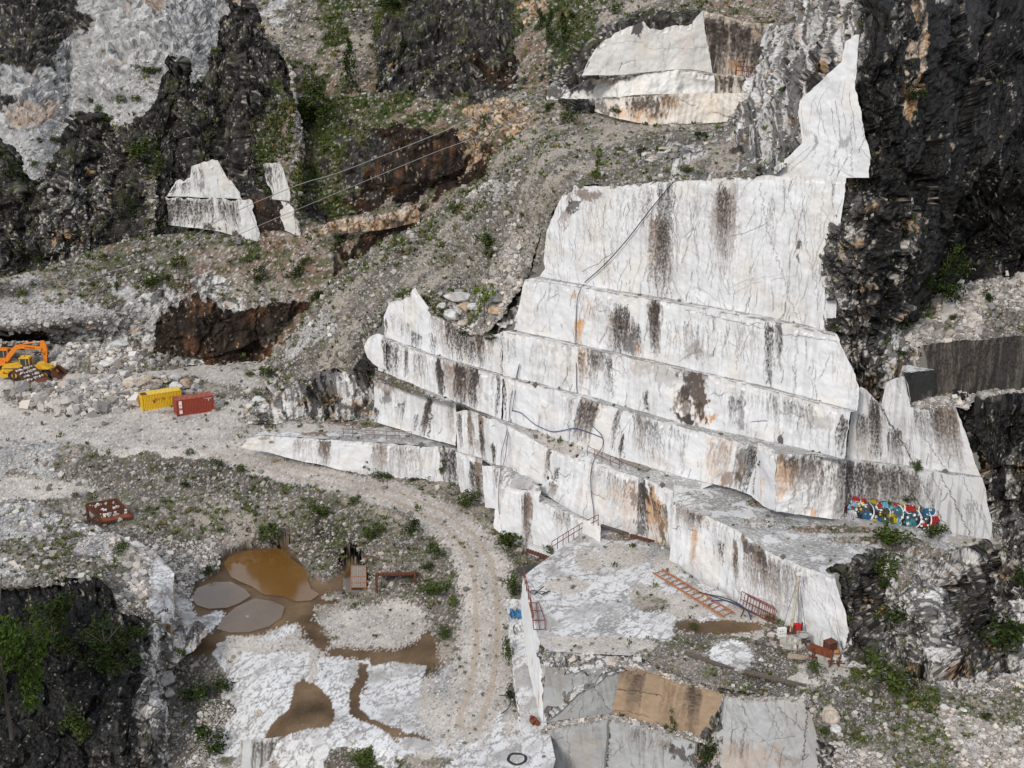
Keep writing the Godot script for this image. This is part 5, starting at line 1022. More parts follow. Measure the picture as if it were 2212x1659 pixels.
# outlines on the pit floor: letter, (u, v) pairs, raggedness
const PIT_MARKS := [
	["s", [560, 1370, 620, 1345, 690, 1330, 740, 1320, 800, 1310, 860, 1300, 920, 1330, 940, 1400, 900, 1420, 820, 1400, 760, 1420, 690, 1415, 600, 1400, 555, 1390], 1.5],
	["m", [406, 1292, 425, 1262, 470, 1236, 480, 1205, 530, 1184, 620, 1182, 668, 1230, 690, 1280, 680, 1320, 610, 1350, 520, 1372, 465, 1365], 0.2, -0.06],
	["i", [484, 1225, 495, 1206, 530, 1193, 575, 1187, 612, 1189, 655, 1230, 672, 1275, 660, 1300, 600, 1288, 550, 1272], 1.0, -0.06],
	["m", [410, 1290, 440, 1265, 475, 1240, 490, 1205, 530, 1190, 615, 1190, 660, 1235, 700, 1260, 735, 1240, 738, 1215, 770, 1220, 790, 1240, 800, 1262, 770, 1290, 745, 1290, 720, 1275, 690, 1290, 680, 1320, 690, 1350, 720, 1395, 690, 1408, 660, 1380, 650, 1345, 610, 1350, 560, 1372, 520, 1372, 465, 1365, 440, 1345, 420, 1330], 0.8, -0.06],
	["c", [372, 1290, 410, 1300, 430, 1330, 470, 1315, 490, 1318, 480, 1335, 455, 1365, 420, 1360, 385, 1340], 0.4],
	["m", [690, 1405, 760, 1400, 830, 1410, 900, 1390, 930, 1365, 945, 1385, 940, 1440, 920, 1462, 900, 1450, 860, 1435, 790, 1425, 720, 1425], 0.9],
	["c", [570, 1410, 610, 1405, 665, 1410, 680, 1440, 665, 1480, 690, 1500, 715, 1520, 720, 1560, 570, 1575, 555, 1540, 580, 1500, 575, 1450], 0.3],
	["c", [682, 1425, 735, 1420, 770, 1440, 778, 1455, 760, 1500, 755, 1540, 765, 1570, 715, 1568, 722, 1540, 690, 1510, 672, 1490], 0.2],
	["c", [797, 1440, 850, 1430, 919, 1438, 910, 1480, 902, 1520, 896, 1562, 860, 1570, 830, 1562, 795, 1535, 785, 1520, 795, 1480], 0.2],
	["m", [568, 1568, 590, 1545, 625, 1530, 640, 1480, 655, 1468, 700, 1490, 722, 1520, 718, 1560, 705, 1572, 640, 1580, 590, 1582], 0.2],
	["m", [770, 1430, 792, 1435, 790, 1470, 778, 1505, 780, 1530, 800, 1555, 840, 1570, 870, 1575, 862, 1590, 830, 1580, 780, 1560, 758, 1545, 756, 1500, 768, 1465], 0.25],
	["s", [672, 1412, 690, 1415, 685, 1470, 668, 1480, 664, 1450], 0.3],
	["m", [840, 1580, 900, 1585, 930, 1600, 900, 1612, 860, 1605], 0.5],
	["c", [858, 1595, 880, 1590, 930, 1605, 940, 1615, 900, 1625, 865, 1620], 0.3],
	["c", [1020, 1659, 1060, 1600, 1078, 1540, 1090, 1550, 1095, 1600, 1115, 1659, 1120, 1720, 1010, 1720], 0.3],
	["c", [905, 1560, 930, 1580, 955, 1612, 970, 1625, 1000, 1600, 1010, 1605, 985, 1632, 950, 1632], 0.4],
	["c", [575, 1372, 640, 1345, 640, 1360, 600, 1385, 570, 1385], 0.5],
	["c", [1000, 1620, 1040, 1600, 1055, 1580, 1040, 1640, 1000, 1690, 940, 1720, 920, 1700], 0.6]]

func pit() -> void:
	var us := [-60, 60, 160, 260, 360, 450, 540, 640, 740, 840, 940, 1020, 1080, 1130, 1190]
	var vs := [740, 780, 830, 890, 940, 970, 1010, 1060, 1110, 1150, 1184, 1215, 1260, 1320, 1390, 1460, 1530, 1600, 1700, 1790]
	var ys := [
		[8.2, 8.0, 8.0, 8.0, 8.0, 8.0, 8.0, 8.0, 8.0, 8.0, 8.0, 8.0, 8.0, 8.0, 8.0],
		[7.2, 7.2, 7.2, 7.2, 7.2, 7.2, 7.2, 7.4, 7.6, 7.6, 7.6, 7.6, 7.6, 7.6, 7.6],
		[6.9, 7.0, 7.2, 7.4, 7.2, 6.8, 6.7, 7.0, 7.0, 7.0, 7.0, 7.0, 7.0, 7.0, 7.0],
		[6.1, 6.3, 6.6, 6.4, 6.2, 6.1, 6.2, 6.6, 6.8, 6.8, 6.6, 6.6, 6.6, 6.6, 6.6],
		[6.0, 6.0, 6.0, 6.0, 6.0, 6.0, 6.2, 6.4, 6.4, 6.4, 6.2, 6.0, 6.0, 6.0, 6.0],
		[6.9, 6.5, 6.2, 6.0, 6.0, 5.9, 5.7, 5.9, 6.0, 6.0, 5.9, 5.6, 5.6, 5.6, 5.6],
		[5.2, 4.8, 4.9, 4.6, 4.8, 5.2, 5.3, 5.25, 5.1, 5.0, 4.8, 4.7, 4.7, 4.7, 4.7],
		[3.4, 3.2, 3.3, 3.3, 3.6, 3.9, 4.2, 4.7, 4.7, 4.55, 4.4, 4.3, 4.3, 4.3, 4.3],
		[3.2, 3.1, 3.0, 3.0, 3.0, 3.1, 3.4, 3.8, 4.2, 4.1, 4.0, 3.9, 3.9, 3.9, 3.9],
		[3.1, 3.0, 2.9, 2.7, 2.5, 2.2, 1.9, 2.2, 3.0, 3.5, 3.6, 3.5, 3.5, 3.5, 3.5],
		[3.0, 2.95, 2.8, 2.5, 2.2, 1.5, 0.25, 0.35, 1.9, 2.9, 3.2, 3.2, 3.2, 3.2, 3.2],
		[3.0, 2.9, 2.6, 2.3, 1.7, 0.8, -0.1, -0.1, 0.7, 2.1, 2.8, 2.9, 2.9, 2.9, 2.9],
		[2.8, 2.6, 2.2, 1.8, 0.9, 0.0, -0.12, -0.1, 0.05, 1.0, 1.9, 2.3, 2.4, 2.5, 2.6],
		[2.0, 1.8, 1.4, 1.0, 0.3, -0.12, -0.15, -0.1, 0.08, 0.3, 1.0, 1.6, 1.8, 1.9, 2.0],
		[0.5, 0.3, 0, -0.4, -0.8, -0.3, -0.03, 0.02, 0.04, 0.08, 0.4, 1.0, 1.2, 1.4, 1.5],
		[-1.0, -1.2, -1.5, -1.8, -2.0, -1.7, -0.8, 0.0, 0.02, 0.03, 0.12, 0.6, 0.9, 1.0, 1.1],
		[-2.5, -2.5, -2.8, -3.0, -3.0, -2.6, -1.4, -0.05, 0.0, 0.0, 0.05, 0.3, 0.5, 0.7, 0.8],
		[-3.5, -3.5, -3.5, -3.6, -3.6, -3.2, -2.4, -0.3, -0.1, 0.0, 0.0, 0.15, 0.3, 0.4, 0.5],
		[-4.0, -4.0, -4.0, -4.0, -4.0, -3.9, -3.6, -3.0, -2.6, -1.4, 0.0, 0.0, 0.1, 0.2, 0.3],
		[-4.5, -4.5, -4.5, -4.5, -4.5, -4.5, -4.2, -4.0, -3.8, -3.0, 0.0, 0.0, 0.0, 0.1, 0.1]]
	var mats := ["ppgggggggggggggg", "ssssssssgggggggg", "sggggggsgggggggg", "ssqqggsggggggggg", "ssssssggggggggggg", "ppgsssgggggggggg", "ppgggggggggggggg", "ggggggyygggggggg", "sggyyyyyyyyggggg", "ggggyyyyyyyyyggg", "gggqqqgyyyyyyygg", "gggqqqggyyyyyyggg", "gggqqwggggyyyggg", "gggqqmmmgggyyggg",
		"gggqcmsssggggggg", "ggbbggcccmgggggg", "ggbbgqccccssgggg", "gggvgqccccssccgg", "gggggggggvgscccc", "gggggggggvgscccc"]
	var rows: Array = []
	for j in vs.size():
		var a: Array = []
		for i in us.size(): a.append(at(us[i], vs[j], ys[j][i]))
		rows.append(a)
	rows.reverse(); mats.reverse()
	var road := [at(-60, 905, 6.1), at(60, 915, 6.0), at(180, 930, 6), at(300, 935, 6), at(420, 960, 5.9), at(520, 985, 5.6), at(640, 1020, 5.2), at(760, 1046, 4.8), at(860, 1075, 4.3), at(940, 1110, 3.9), at(1000, 1155, 3.4), at(1040, 1210, 2.9), at(1052, 1290, 2.2), at(1052, 1390, 1.2), at(1040, 1480, 0.6), at(1015, 1560, 0.2)]
	var yard := [at(-60, 905, 6.1), at(60, 915, 6.0), at(200, 925, 6), at(330, 930, 6), at(450, 935, 6)]
	var lane := [at(-60, 830, 7), at(80, 820, 7.1), at(200, 795, 7.2), at(330, 800, 7.2), at(450, 800, 7.2), at(560, 815, 7.1)]
	var polys: Array = []
	for e in PIT_MARKS:
		var pl: Array = []
		for q in range(0, e[1].size(), 2): pl.append(at(e[1][q], e[1][q + 1], 0.0))
		polys.append([pl, e[0], e[2], e[3] if e.size() > 3 else 99.0])
	var spots: Array = [[at(60, 1060, 3.2), 9.0, 2.4, "s"], [at(30, 800, 7.2), 16, 8, "s"], [at(340, 870, 6.1), 9.0, 5.0, "s"], [at(470, 890, 6.1), 6.0, 5.0, "s"], [at(1020, 1560, 0.2), 4.0, 5.0, "s"], [at(960, 1500, 0.2), 3.4, 4.0, "s"], [at(1000, 1470, 0.4), 3.0, 4.0, "p"]]
	ground("ground", "quarry floor of pale gravel with a curved dirt road and wet mud", "ground", rows, mats, {"sp": 1.9, "wob": 0.5, "wf": 0.13, "tuft": 1.25, "ssize": 1.1,
		"paths": [[road, 3.0, "s"], [yard, 7.0, "s"], [lane, 3.6, "s"]], "spots": spots, "polys": polys})
	# low wall at the very front
	wall("low_wall", "low dark stained wall at the front edge of the pit floor", [[520, 1600, -0.9], [560, 1594, -0.8], [630, 1590, -0.7], [690, 1588, -0.6], [693, 1594, -0.7], [745, 1596, -0.7], [805, 1612, -0.9]], [[522, 1700, -4.2], [560, 1700, -4.2], [630, 1700, -4.2], [690, 1700, -4.2], [693, 1700, -4.2], [745, 1700, -4.2], [805, 1700, -4.2]], [], {"sp": 1.6, "tint": Color(0.42, 0.42, 0.41), "veil": 0.6, "stripes": 0.8, "cracks": 10.0, "stains": [["d", 600, 1600, 1659, 6, 30, 50, 0.7]]})
	# scree from the wall tops down to the loading place
	rows = [pts([620, 720, 785, 832, 890, 950, 1040, 1110, 1150, 1165, 1215], [878, 840, 770, 690, 650, 688, 722, 640, 575, 505, 392], [161, 156.5, 152.4, 150, 143, 138.6, 133, 132.4, 131, 131, 130]), pts([600, 700, 770, 815, 880, 950, 1020, 1075, 1105, 1140, 1195], [860, 815, 740, 680, 640, 660, 650, 600, 560, 490, 385], [164, 159, 156, 155, 149, 144, 140, 139, 139, 138.5, 136]),
		pts([580, 660, 725, 780, 860, 930, 1000, 1040, 1070, 1100, 1150], [840, 800, 735, 680, 630, 612, 590, 540, 490, 430, 375], [168, 168, 165, 163, 158, 153, 150, 150, 151, 151, 150]), pts([565, 600, 670, 730, 800, 870, 940, 980, 1010, 1040, 1090], [820, 785, 720, 660, 610, 575, 540, 500, 450, 410, 380], [174, 178, 177, 174, 171, 168, 166, 165, 166, 165, 164]),
		pts([540, 590, 640, 690, 740, 800, 860, 915, 965, 1010, 1060], [800, 765, 705, 640, 595, 555, 520, 488, 455, 420, 390], [178, 184, 186, 186, 186, 185, 184, 182, 180, 177, 173]), pts([520, 580, 630, 680, 730, 790, 850, 905, 955, 1000, 1050], [798, 762, 700, 635, 590, 550, 515, 484, 450, 416, 386], [186, 192, 194, 195, 195, 194, 193, 191, 188, 185, 181])]
	ground("scree", "long grey scree slope with weeds running down to the loading place", "scree", rows, ["wwgwgwqqgggg", "ggggpvgqqqgg", "sgggggggggpg", "sgpgggygypgg", "sggyyyyyyygg", "ggggbbbyyygg"], {"sp": 2.0, "wob": 0.7, "ssize": 1.15, "tuft": 1.6})
	# rock lump left of the railed terrace
	rows = [pts([515, 570, 640, 700, 760, 812], [908, 914, 918, 918, 912, 908], [6.2, 6.6, 8, 9, 9.2, 9.4]), pts([525, 580, 640, 700, 760, 810], [890, 880, 868, 855, 850, 860], [157, 156, 154.5, 153.0, 152.0, 151]), pts([535, 590, 640, 700, 755, 806], [878, 865, 838, 808, 803, 815], [161, 160, 158.5, 156.5, 155, 152.5])]
	ground("rock_outcrop", "white and dark jagged rock outcrop left of the railed terrace", "outcrop", rows, ["pwwxww", "pwwxww", "ggwwxx"], {"sp": 1.6, "rough": 1.0})
	rows = [pts([10, 70, 130, 190, 250, 310, 370, 430], [872, 888, 900, 905, 895, 880, 868, 850], [6.3, 6.2, 6.2, 6.1, 6.1, 6.1, 6.2, 6.4]), pts([20, 75, 130, 190, 250, 310, 370, 430], [850, 855, 858, 858, 852, 845, 838, 832], [7.2, 7.8, 8.2, 8.4, 8.4, 8.2, 7.8, 7.2]), pts([30, 80, 135, 195, 255, 315, 375, 425], [838, 832, 828, 826, 824, 818, 815, 815], [7.2, 8.2, 8.8, 9.0, 9.0, 8.8, 8.4, 7.6]), pts([30, 80, 135, 195, 255, 315, 375, 425], [836, 830, 826, 823, 821, 815, 812, 811], [176, 176, 175, 175, 175, 175, 175, 176])]
	ground("rubble_mound", "mound of broken stone between the two dirt lanes behind the containers", "mound", rows, ["ggqqqgggg", "gqqqqqgg", "gggqqqgg", "gggggggg"], {"sp": 1.9, "ssize": 1.9})
	rows = [pts([110, 170, 230, 290, 350, 400], [800, 806, 808, 805, 800, 790], [7.2, 7.2, 7.2, 7.2, 7.2, 7.3]), pts([115, 170, 230, 290, 345, 390], [770, 768, 768, 772, 775, 780], [8.8, 9.6, 9.6, 9.0, 8.4, 7.8]), pts([118, 170, 230, 290, 345, 385], [755, 745, 748, 756, 765, 775], [9.4, 10.6, 10.2, 9.4, 8.6, 7.9]), pts([118, 170, 230, 290, 345, 385], [752, 742, 745, 753, 762, 772], [186, 187, 187, 187, 186, 185])]
	ground("rubble_mound", "mound of pale rubble carrying white blocks under the brown wall", "mound", rows, ["ggqqgg", "pqqqgg", "pqqqgg", "pppppp"], {"sp": 1.9, "ssize": 1.4})
	rows = [pts([-60, 0, 50, 100, 130], [785, 785, 785, 782, 780], [7.3, 7.3, 7.3, 7.3, 7.4]), pts([-60, 0, 50, 100, 130], [752, 750, 748, 750, 760], [9.8, 10, 10, 9.6, 8.6]), pts([-60, 0, 50, 100, 130], [742, 740, 738, 742, 755], [10.8, 11, 11, 10.4, 9]), pts([-60, 0, 50, 100, 130], [740, 738, 736, 740, 753], [193, 193, 193, 192, 191])]
	ground("rubble_mound", "bank of white rubble behind the orange excavator", "mound", rows, ["qqqqq", "qqqqq", "qqqqq", "ppppp"], {"sp": 1.9, "ssize": 1.4})
	# near left: rubble ridge, sawn corner, dark cliff
	rows = [pts([-80, 67, 133, 207, 235, 250, 300, 334, 372], [1262, 1266, 1262, 1254, 1284, 1322, 1334, 1340, 1352], [9.0, 9.2, 9.4, 9.4, 8.4, 7.2, 6.4, 5.4, 3.0]), pts([-80, 60, 130, 200, 240, 280, 312, 342, 374], [1200, 1205, 1208, 1215, 1235, 1262, 1270, 1272, 1280], [9.4, 9.4, 9.2, 8.9, 8.4, 7.5, 7.1, 6.7, 5.4]), pts([-80, 60, 125, 200, 260, 300, 325, 350, 376], [1130, 1140, 1155, 1178, 1200, 1215, 1222, 1232, 1246], [9.0, 9.0, 8.8, 8.4, 7.8, 7.3, 7.0, 6.8, 6.5]),
		pts([-80, 60, 120, 200, 260, 300, 332, 355, 378], [1076, 1088, 1110, 1145, 1165, 1182, 1196, 1212, 1240], [8.6, 8.6, 8.4, 7.9, 7.4, 7.0, 6.8, 6.6, 6.4]), pts([-80, 60, 120, 200, 262, 304, 338, 362, 386], [1085, 1098, 1120, 1155, 1178, 1196, 1212, 1230, 1262], [131, 130, 128, 126, 124, 122, 120, 117, 113])]
	ground("rubble_ridge", "white rubble ridge with weeds at the left, above the dark near cliff", "ridge", rows, ["ggggggggw", "pyyggqqcc", "ppypqqqcc", "pppqqqqcc", "gggggggqq"], {"sp": 1.9, "ssize": 1.5, "tuft": 2.0})
	wall("quarry_face", "stained sawn corner face at the end of the rubble ridge", [[334, 1296, 6.4], [345, 1284, 6.4], [360, 1262, 6.4], [377, 1242, 6.4]], [[340, 1400, 0.2], [350, 1392, 0.0], [362, 1385, -0.4], [376, 1374, -0.6]], [], {"sp": 1.5, "tint": Color(0.42, 0.33, 0.24), "veil": 0.3, "stains": [["d", 362, 1265, 1370, 6, 16, 8, 0.95], ["o", 345, 1300, 1380, 4, 8, 10, 0.6]]})
	rows = [pts([-80, 60, 150, 230, 290, 322, 338, 345], [1760, 1760, 1760, 1760, 1760, 1760, 1760, 1760], [84, 85, 86, 87, 88, 88.6, 89.6, 92]), pts([-80, 60, 150, 230, 285, 318, 340, 352], [1580, 1580, 1585, 1590, 1590, 1590, 1585, 1580], [89, 90, 91, 91.5, 92, 92.6, 93.4, 96]), pts([-80, 60, 150, 230, 280, 308, 325, 345], [1450, 1450, 1450, 1460, 1470, 1470, 1466, 1462], [94, 95, 96, 96.2, 96.6, 97.4, 98.4, 101]),
		pts([-80, 60, 150, 220, 270, 305, 345, 392], [1340, 1340, 1335, 1340, 1370, 1390, 1405, 1420], [99, 99.6, 100, 100, 99.8, 100, 101, 103]), pts([-80, 67, 133, 207, 245, 262, 310, 350], [1258, 1264, 1254, 1248, 1282, 1322, 1342, 1348], [103.2, 103, 103.2, 103, 102, 101.6, 102.2, 103.4])]
	ground("cliff", "dark layered near cliff in the bottom left corner with a pale torn edge", "cliff", rows, ["kkkdkdxw", "kkkdkdxw", "kkkdkxww", "kkkkdxww", "kkkkkdww"], {"sp": 1.8, "wet": 1, "rough": 0.8, "tuft": 1.0})
	rows = [pts([380, 400, 425, 446], [1440, 1424, 1405, 1372], [99.6, 101, 102.5, 105]), pts([376, 396, 420, 442], [1385, 1385, 1372, 1352], [104, 105.4, 106.4, 107.8]), pts([372, 392, 412, 430], [1366, 1356, 1350, 1344], [108.6, 109.2, 109.8, 110.2])]
	ground("rock_outcrop", "pale torn rock lump at the foot of the sawn corner face", "outcrop", rows, ["wwww", "wwww", "gwww"], {"sp": 1.6, "rough": 0.6})

# ---------------------------------------------------------------- loose stones and weeds
func stone_shape(seed_: int) -> ArrayMesh:
	var r := RandomNumberGenerator.new()
	r.seed = seed_
	# a cube-like lump with its corners pushed about and cut
	var v: Array = []
	for z in [-1, 1]:
		for y in [-1, 1]:
			for x in [-1, 1]:
				v.append(Vector3(x * r.randf_range(0.6, 1.05), y * r.randf_range(0.5, 0.95), z * r.randf_range(0.6, 1.05)))
	v.append(Vector3(r.randf_range(-0.3, 0.3), 1.15, r.randf_range(-0.3, 0.3)))
	var st := SurfaceTool.new()
	st.begin(Mesh.PRIMITIVE_TRIANGLES)
	var faces := [[0, 1, 5, 4], [0, 4, 6, 2], [1, 3, 7, 5], [4, 5, 7, 6], [0, 2, 3, 1]]
	for f in faces:
		for q in [[0, 1, 2], [0, 2, 3]]:
			tri(st, v[f[q[0]]], v[f[q[1]]], v[f[q[2]]])
	for e in [[2, 3], [3, 7], [7, 6], [6, 2]]: tri(st, v[e[0]], v[e[1]], v[8])
	st.set_material(stone_mat)
	return st.commit()

func tri(st: SurfaceTool, a: Vector3, b: Vector3, c: Vector3) -> void:
	var n := (b - a).cross(c - a).normalized()
	var mid := (a + b + c) / 3.0
	if n.dot(mid) < 0.0:
		var t := b
		b = c
		c = t
		n = -n
	for p in [a, c, b]:
		st.set_normal(n)
		st.add_vertex(p)

func tuft_shape(seed_: int) -> ArrayMesh:
	var r := RandomNumberGenerator.new()
	r.seed = seed_
	var st := SurfaceTool.new()
	st.begin(Mesh.PRIMITIVE_TRIANGLES)
	for i in 9:
		var a := r.randf() * TAU
		var d := Vector3(cos(a), 0, sin(a))
		var base := d * r.randf_range(0.0, 0.5)
		var tip := base + d * r.randf_range(0.2, 0.7) + Vector3.UP * r.randf_range(0.5, 1.3)
		var w := Vector3(-d.z, 0, d.x) * r.randf_range(0.14, 0.30)
		var n := (tip - base).cross(w).normalized()
		var mid := base.lerp(tip, 0.5) + Vector3.UP * 0.15
		if n.y < 0:
			n = -n
			w = -w
		for p in [base, mid + w, mid - w, mid - w, mid + w, tip]:
			st.set_normal(n)
			st.add_vertex(p)
	st.set_material(leaf_mat)
	return st.commit()

func scatter() -> void:
	for s in 4:
		scatter_one("gravel", "loose broken stones scattered over slopes and quarry floor", "gravel", stones, s, stone_shape(100 + s))
	for s in 3:
		scatter_one("weeds", "small green weeds growing among the stones", "weeds", tufts, s, tuft_shape(200 + s))

func scatter_one(called: String, label: String, category: String, list: Array, s: int, shape: ArrayMesh) -> void:
	var n := 0
	for e in list:
		if e[2] == s: n += 1
	if n == 0: return
	var mm := MultiMesh.new()
	mm.transform_format = MultiMesh.TRANSFORM_3D
	mm.use_colors = true
	mm.mesh = shape
	mm.instance_count = n
	var i := 0
	for e in list:
		if e[2] == s:
			mm.set_instance_transform(i, e[0])
			mm.set_instance_color(i, e[1])
			i += 1
	var o := MultiMeshInstance3D.new()
	o.name = called
	o.multimesh = mm
	add_child(o, true)
	tag(o, label, category, "", "stuff")

func leaves() -> StandardMaterial3D:
	var m := StandardMaterial3D.new()
	m.resource_name = "leaves"
	m.vertex_color_use_as_albedo = true
	m.roughness = 0.8
	m.metallic_specular = 0.2
	m.cull_mode = BaseMaterial3D.CULL_DISABLED
	return m

# ---------------------------------------------------------------- shapes for made things
var mats := {}

func paint(name_: String, a: Color, b: Color, size := 0.6, rough := 0.7, metal := 0.0, bias := 0.5) -> StandardMaterial3D:
	if mats.has(name_): return mats[name_]
	var m := StandardMaterial3D.new()
	m.resource_name = name_
	var t := NoiseTexture2D.new()
	t.width = 128; t.height = 128; t.seamless = true
	var n := FastNoiseLite.new()
	n.noise_type = FastNoiseLite.TYPE_SIMPLEX
	n.frequency = 0.03; n.fractal_octaves = 5; n.seed = mats.size() + 3
	t.noise = n
	var g := Gradient.new()
	g.offsets = PackedFloat32Array([0.0, clampf(bias - 0.1, 0.01, 0.9), clampf(bias + 0.12, 0.1, 0.98), 1.0])
	g.colors = PackedColorArray([b.linear_to_srgb(), b.lerp(a, 0.3).linear_to_srgb(), a.linear_to_srgb(), (a * 1.12).linear_to_srgb()])
	t.color_ramp = g
	m.albedo_texture = t
	m.uv1_triplanar = true
	m.uv1_scale = Vector3.ONE * size
	m.roughness = rough
	m.metallic = metal
	m.cull_mode = BaseMaterial3D.CULL_DISABLED
	mats[name_] = m
	return m

func plain(name_: String, a: Color, rough := 0.6) -> StandardMaterial3D:
	if mats.has(name_): return mats[name_]
	var m := StandardMaterial3D.new()
	m.resource_name = name_
	m.albedo_color = a.linear_to_srgb()
	m.roughness = rough
	m.cull_mode = BaseMaterial3D.CULL_DISABLED
	mats[name_] = m
	return m

func shape() -> SurfaceTool:
	var st := SurfaceTool.new()
	st.begin(Mesh.PRIMITIVE_TRIANGLES)
	return st

func quad(st: SurfaceTool, a: Vector3, b: Vector3, c: Vector3, d: Vector3) -> void:
	# a b c d counter-clockwise as seen from outside
	var n := (b - a).cross(c - a).normalized()
	for p in [a, c, b, a, d, c]:
		st.set_normal(n)
		st.add_vertex(p)

func box(st: SurfaceTool, c: Vector3, s: Vector3, b := Basis.IDENTITY) -> void:
	var h := s * 0.5
	var v: Array = []
	for z in [-1, 1]:
		for y in [-1, 1]:
			for x in [-1, 1]: v.append(c + b * Vector3(h.x * x, h.y * y, h.z * z))
	for f in [[4, 5, 7, 6], [1, 0, 2, 3], [5, 1, 3, 7], [0, 4, 6, 2], [6, 7, 3, 2], [0, 1, 5, 4]]: quad(st, v[f[0]], v[f[1]], v[f[2]], v[f[3]])

func beam(st: SurfaceTool, a: Vector3, b: Vector3, w: float, h: float) -> void:
	var d := (b - a)
	var l := d.length()
	if l < 1e-4: return
	d /= l
	var up := Vector3.UP if absf(d.y) < 0.95 else Vector3.RIGHT
	var s := d.cross(up).normalized()
	box(st, (a + b) * 0.5, Vector3(l, h, w), Basis(d, s.cross(d), s))

func cyl(st: SurfaceTool, a: Vector3, b: Vector3, r0: float, r1: float, n := 8) -> void:
	var d := (b - a).normalized()
	var up := Vector3.UP if absf(d.y) < 0.95 else Vector3.RIGHT
	var s := d.cross(up).normalized()
	var t := s.cross(d)
	for i in n:
		var u := TAU * i / n
		var w := TAU * (i + 1) / n
		var p := s * cos(u) + t * sin(u)
		var q := s * cos(w) + t * sin(w)
		for e in [[a + p * r0, p], [b + q * r1, q], [b + p * r1, p], [a + p * r0, p], [a + q * r0, q], [b + q * r1, q]]:
			st.set_normal(e[1])
			st.add_vertex(e[0])
		for e in [[a, a + q * r0, a + p * r0, -d], [b, b + p * r1, b + q * r1, d]]:
			for k in [0, 1, 2]:
				st.set_normal(e[3])
				st.add_vertex(e[k])

func tube(st: SurfaceTool, path: Array, r: float, n := 5) -> void:
	for i in path.size() - 1: cyl(st, path[i], path[i + 1], r, r, n)

func prism(st: SurfaceTool, outline: Array, z0: float, z1: float) -> void:
	# outline in x, y, counter-clockwise; extruded along z
	var pg := PackedVector2Array(outline)
	var ix := Geometry2D.triangulate_polygon(pg)
	for k in range(0, ix.size(), 3):
		var a := pg[ix[k]]
		var b := pg[ix[k + 1]]
		var c := pg[ix[k + 2]]
		if (b - a).cross(c - a) < 0.0:
			var t := b
			b = c
			c = t
		for e in [[a, z1, 1.0], [c, z1, 1.0], [b, z1, 1.0], [a, z0, -1.0], [b, z0, -1.0], [c, z0, -1.0]]:
			st.set_normal(Vector3(0, 0, e[2]))
			st.add_vertex(Vector3(e[0].x, e[0].y, e[1]))
	for i in pg.size():
		var a := pg[i]
		var b := pg[(i + 1) % pg.size()]
		quad(st, Vector3(a.x, a.y, z1), Vector3(a.x, a.y, z0), Vector3(b.x, b.y, z0), Vector3(b.x, b.y, z1))

func part(called: String, st: SurfaceTool, m: Material, parent: Node) -> MeshInstance3D:
	var o := MeshInstance3D.new()
	o.name = called
	st.set_material(m)
	o.mesh = st.commit()
	parent.add_child(o, true)
	return o

var used := {}
func numbered(called: String) -> String:
	used[called] = used.get(called, -1) + 1
	return called if used[called] == 0 else "%s_%03d" % [called, used[called]]

func thing(called: String, label: String, category: String, where := Vector3.ZERO, turn := 0.0, group := "") -> Node3D:
	var o := Node3D.new()
	o.name = numbered(called)
	add_child(o)
	o.position = where
	o.rotation.y = turn
	tag(o, label, category, group)
	return o

func lone(called: String, st: SurfaceTool, m: Material, label: String, category: String, where := Vector3.ZERO, group := "") -> MeshInstance3D:
	var o := MeshInstance3D.new()
	o.name = numbered(called)
	st.set_material(m)
	o.mesh = st.commit()
	add_child(o)
	o.position = where
	tag(o, label, category, group)
	return o

func copy(src: Node3D, label: String, where: Vector3, basis_: Basis) -> Node3D:
	var o: Node3D = src.duplicate()
	o.name = numbered(str(src.get_meta("base_name")))
	add_child(o)
	o.transform = Transform3D(basis_, where)
	o.set_meta("label", label)
	return o

func per_px(p: Vector3) -> float:
	var r := p - EYE
	return (-SP * r.y - CP * r.z) / FOC

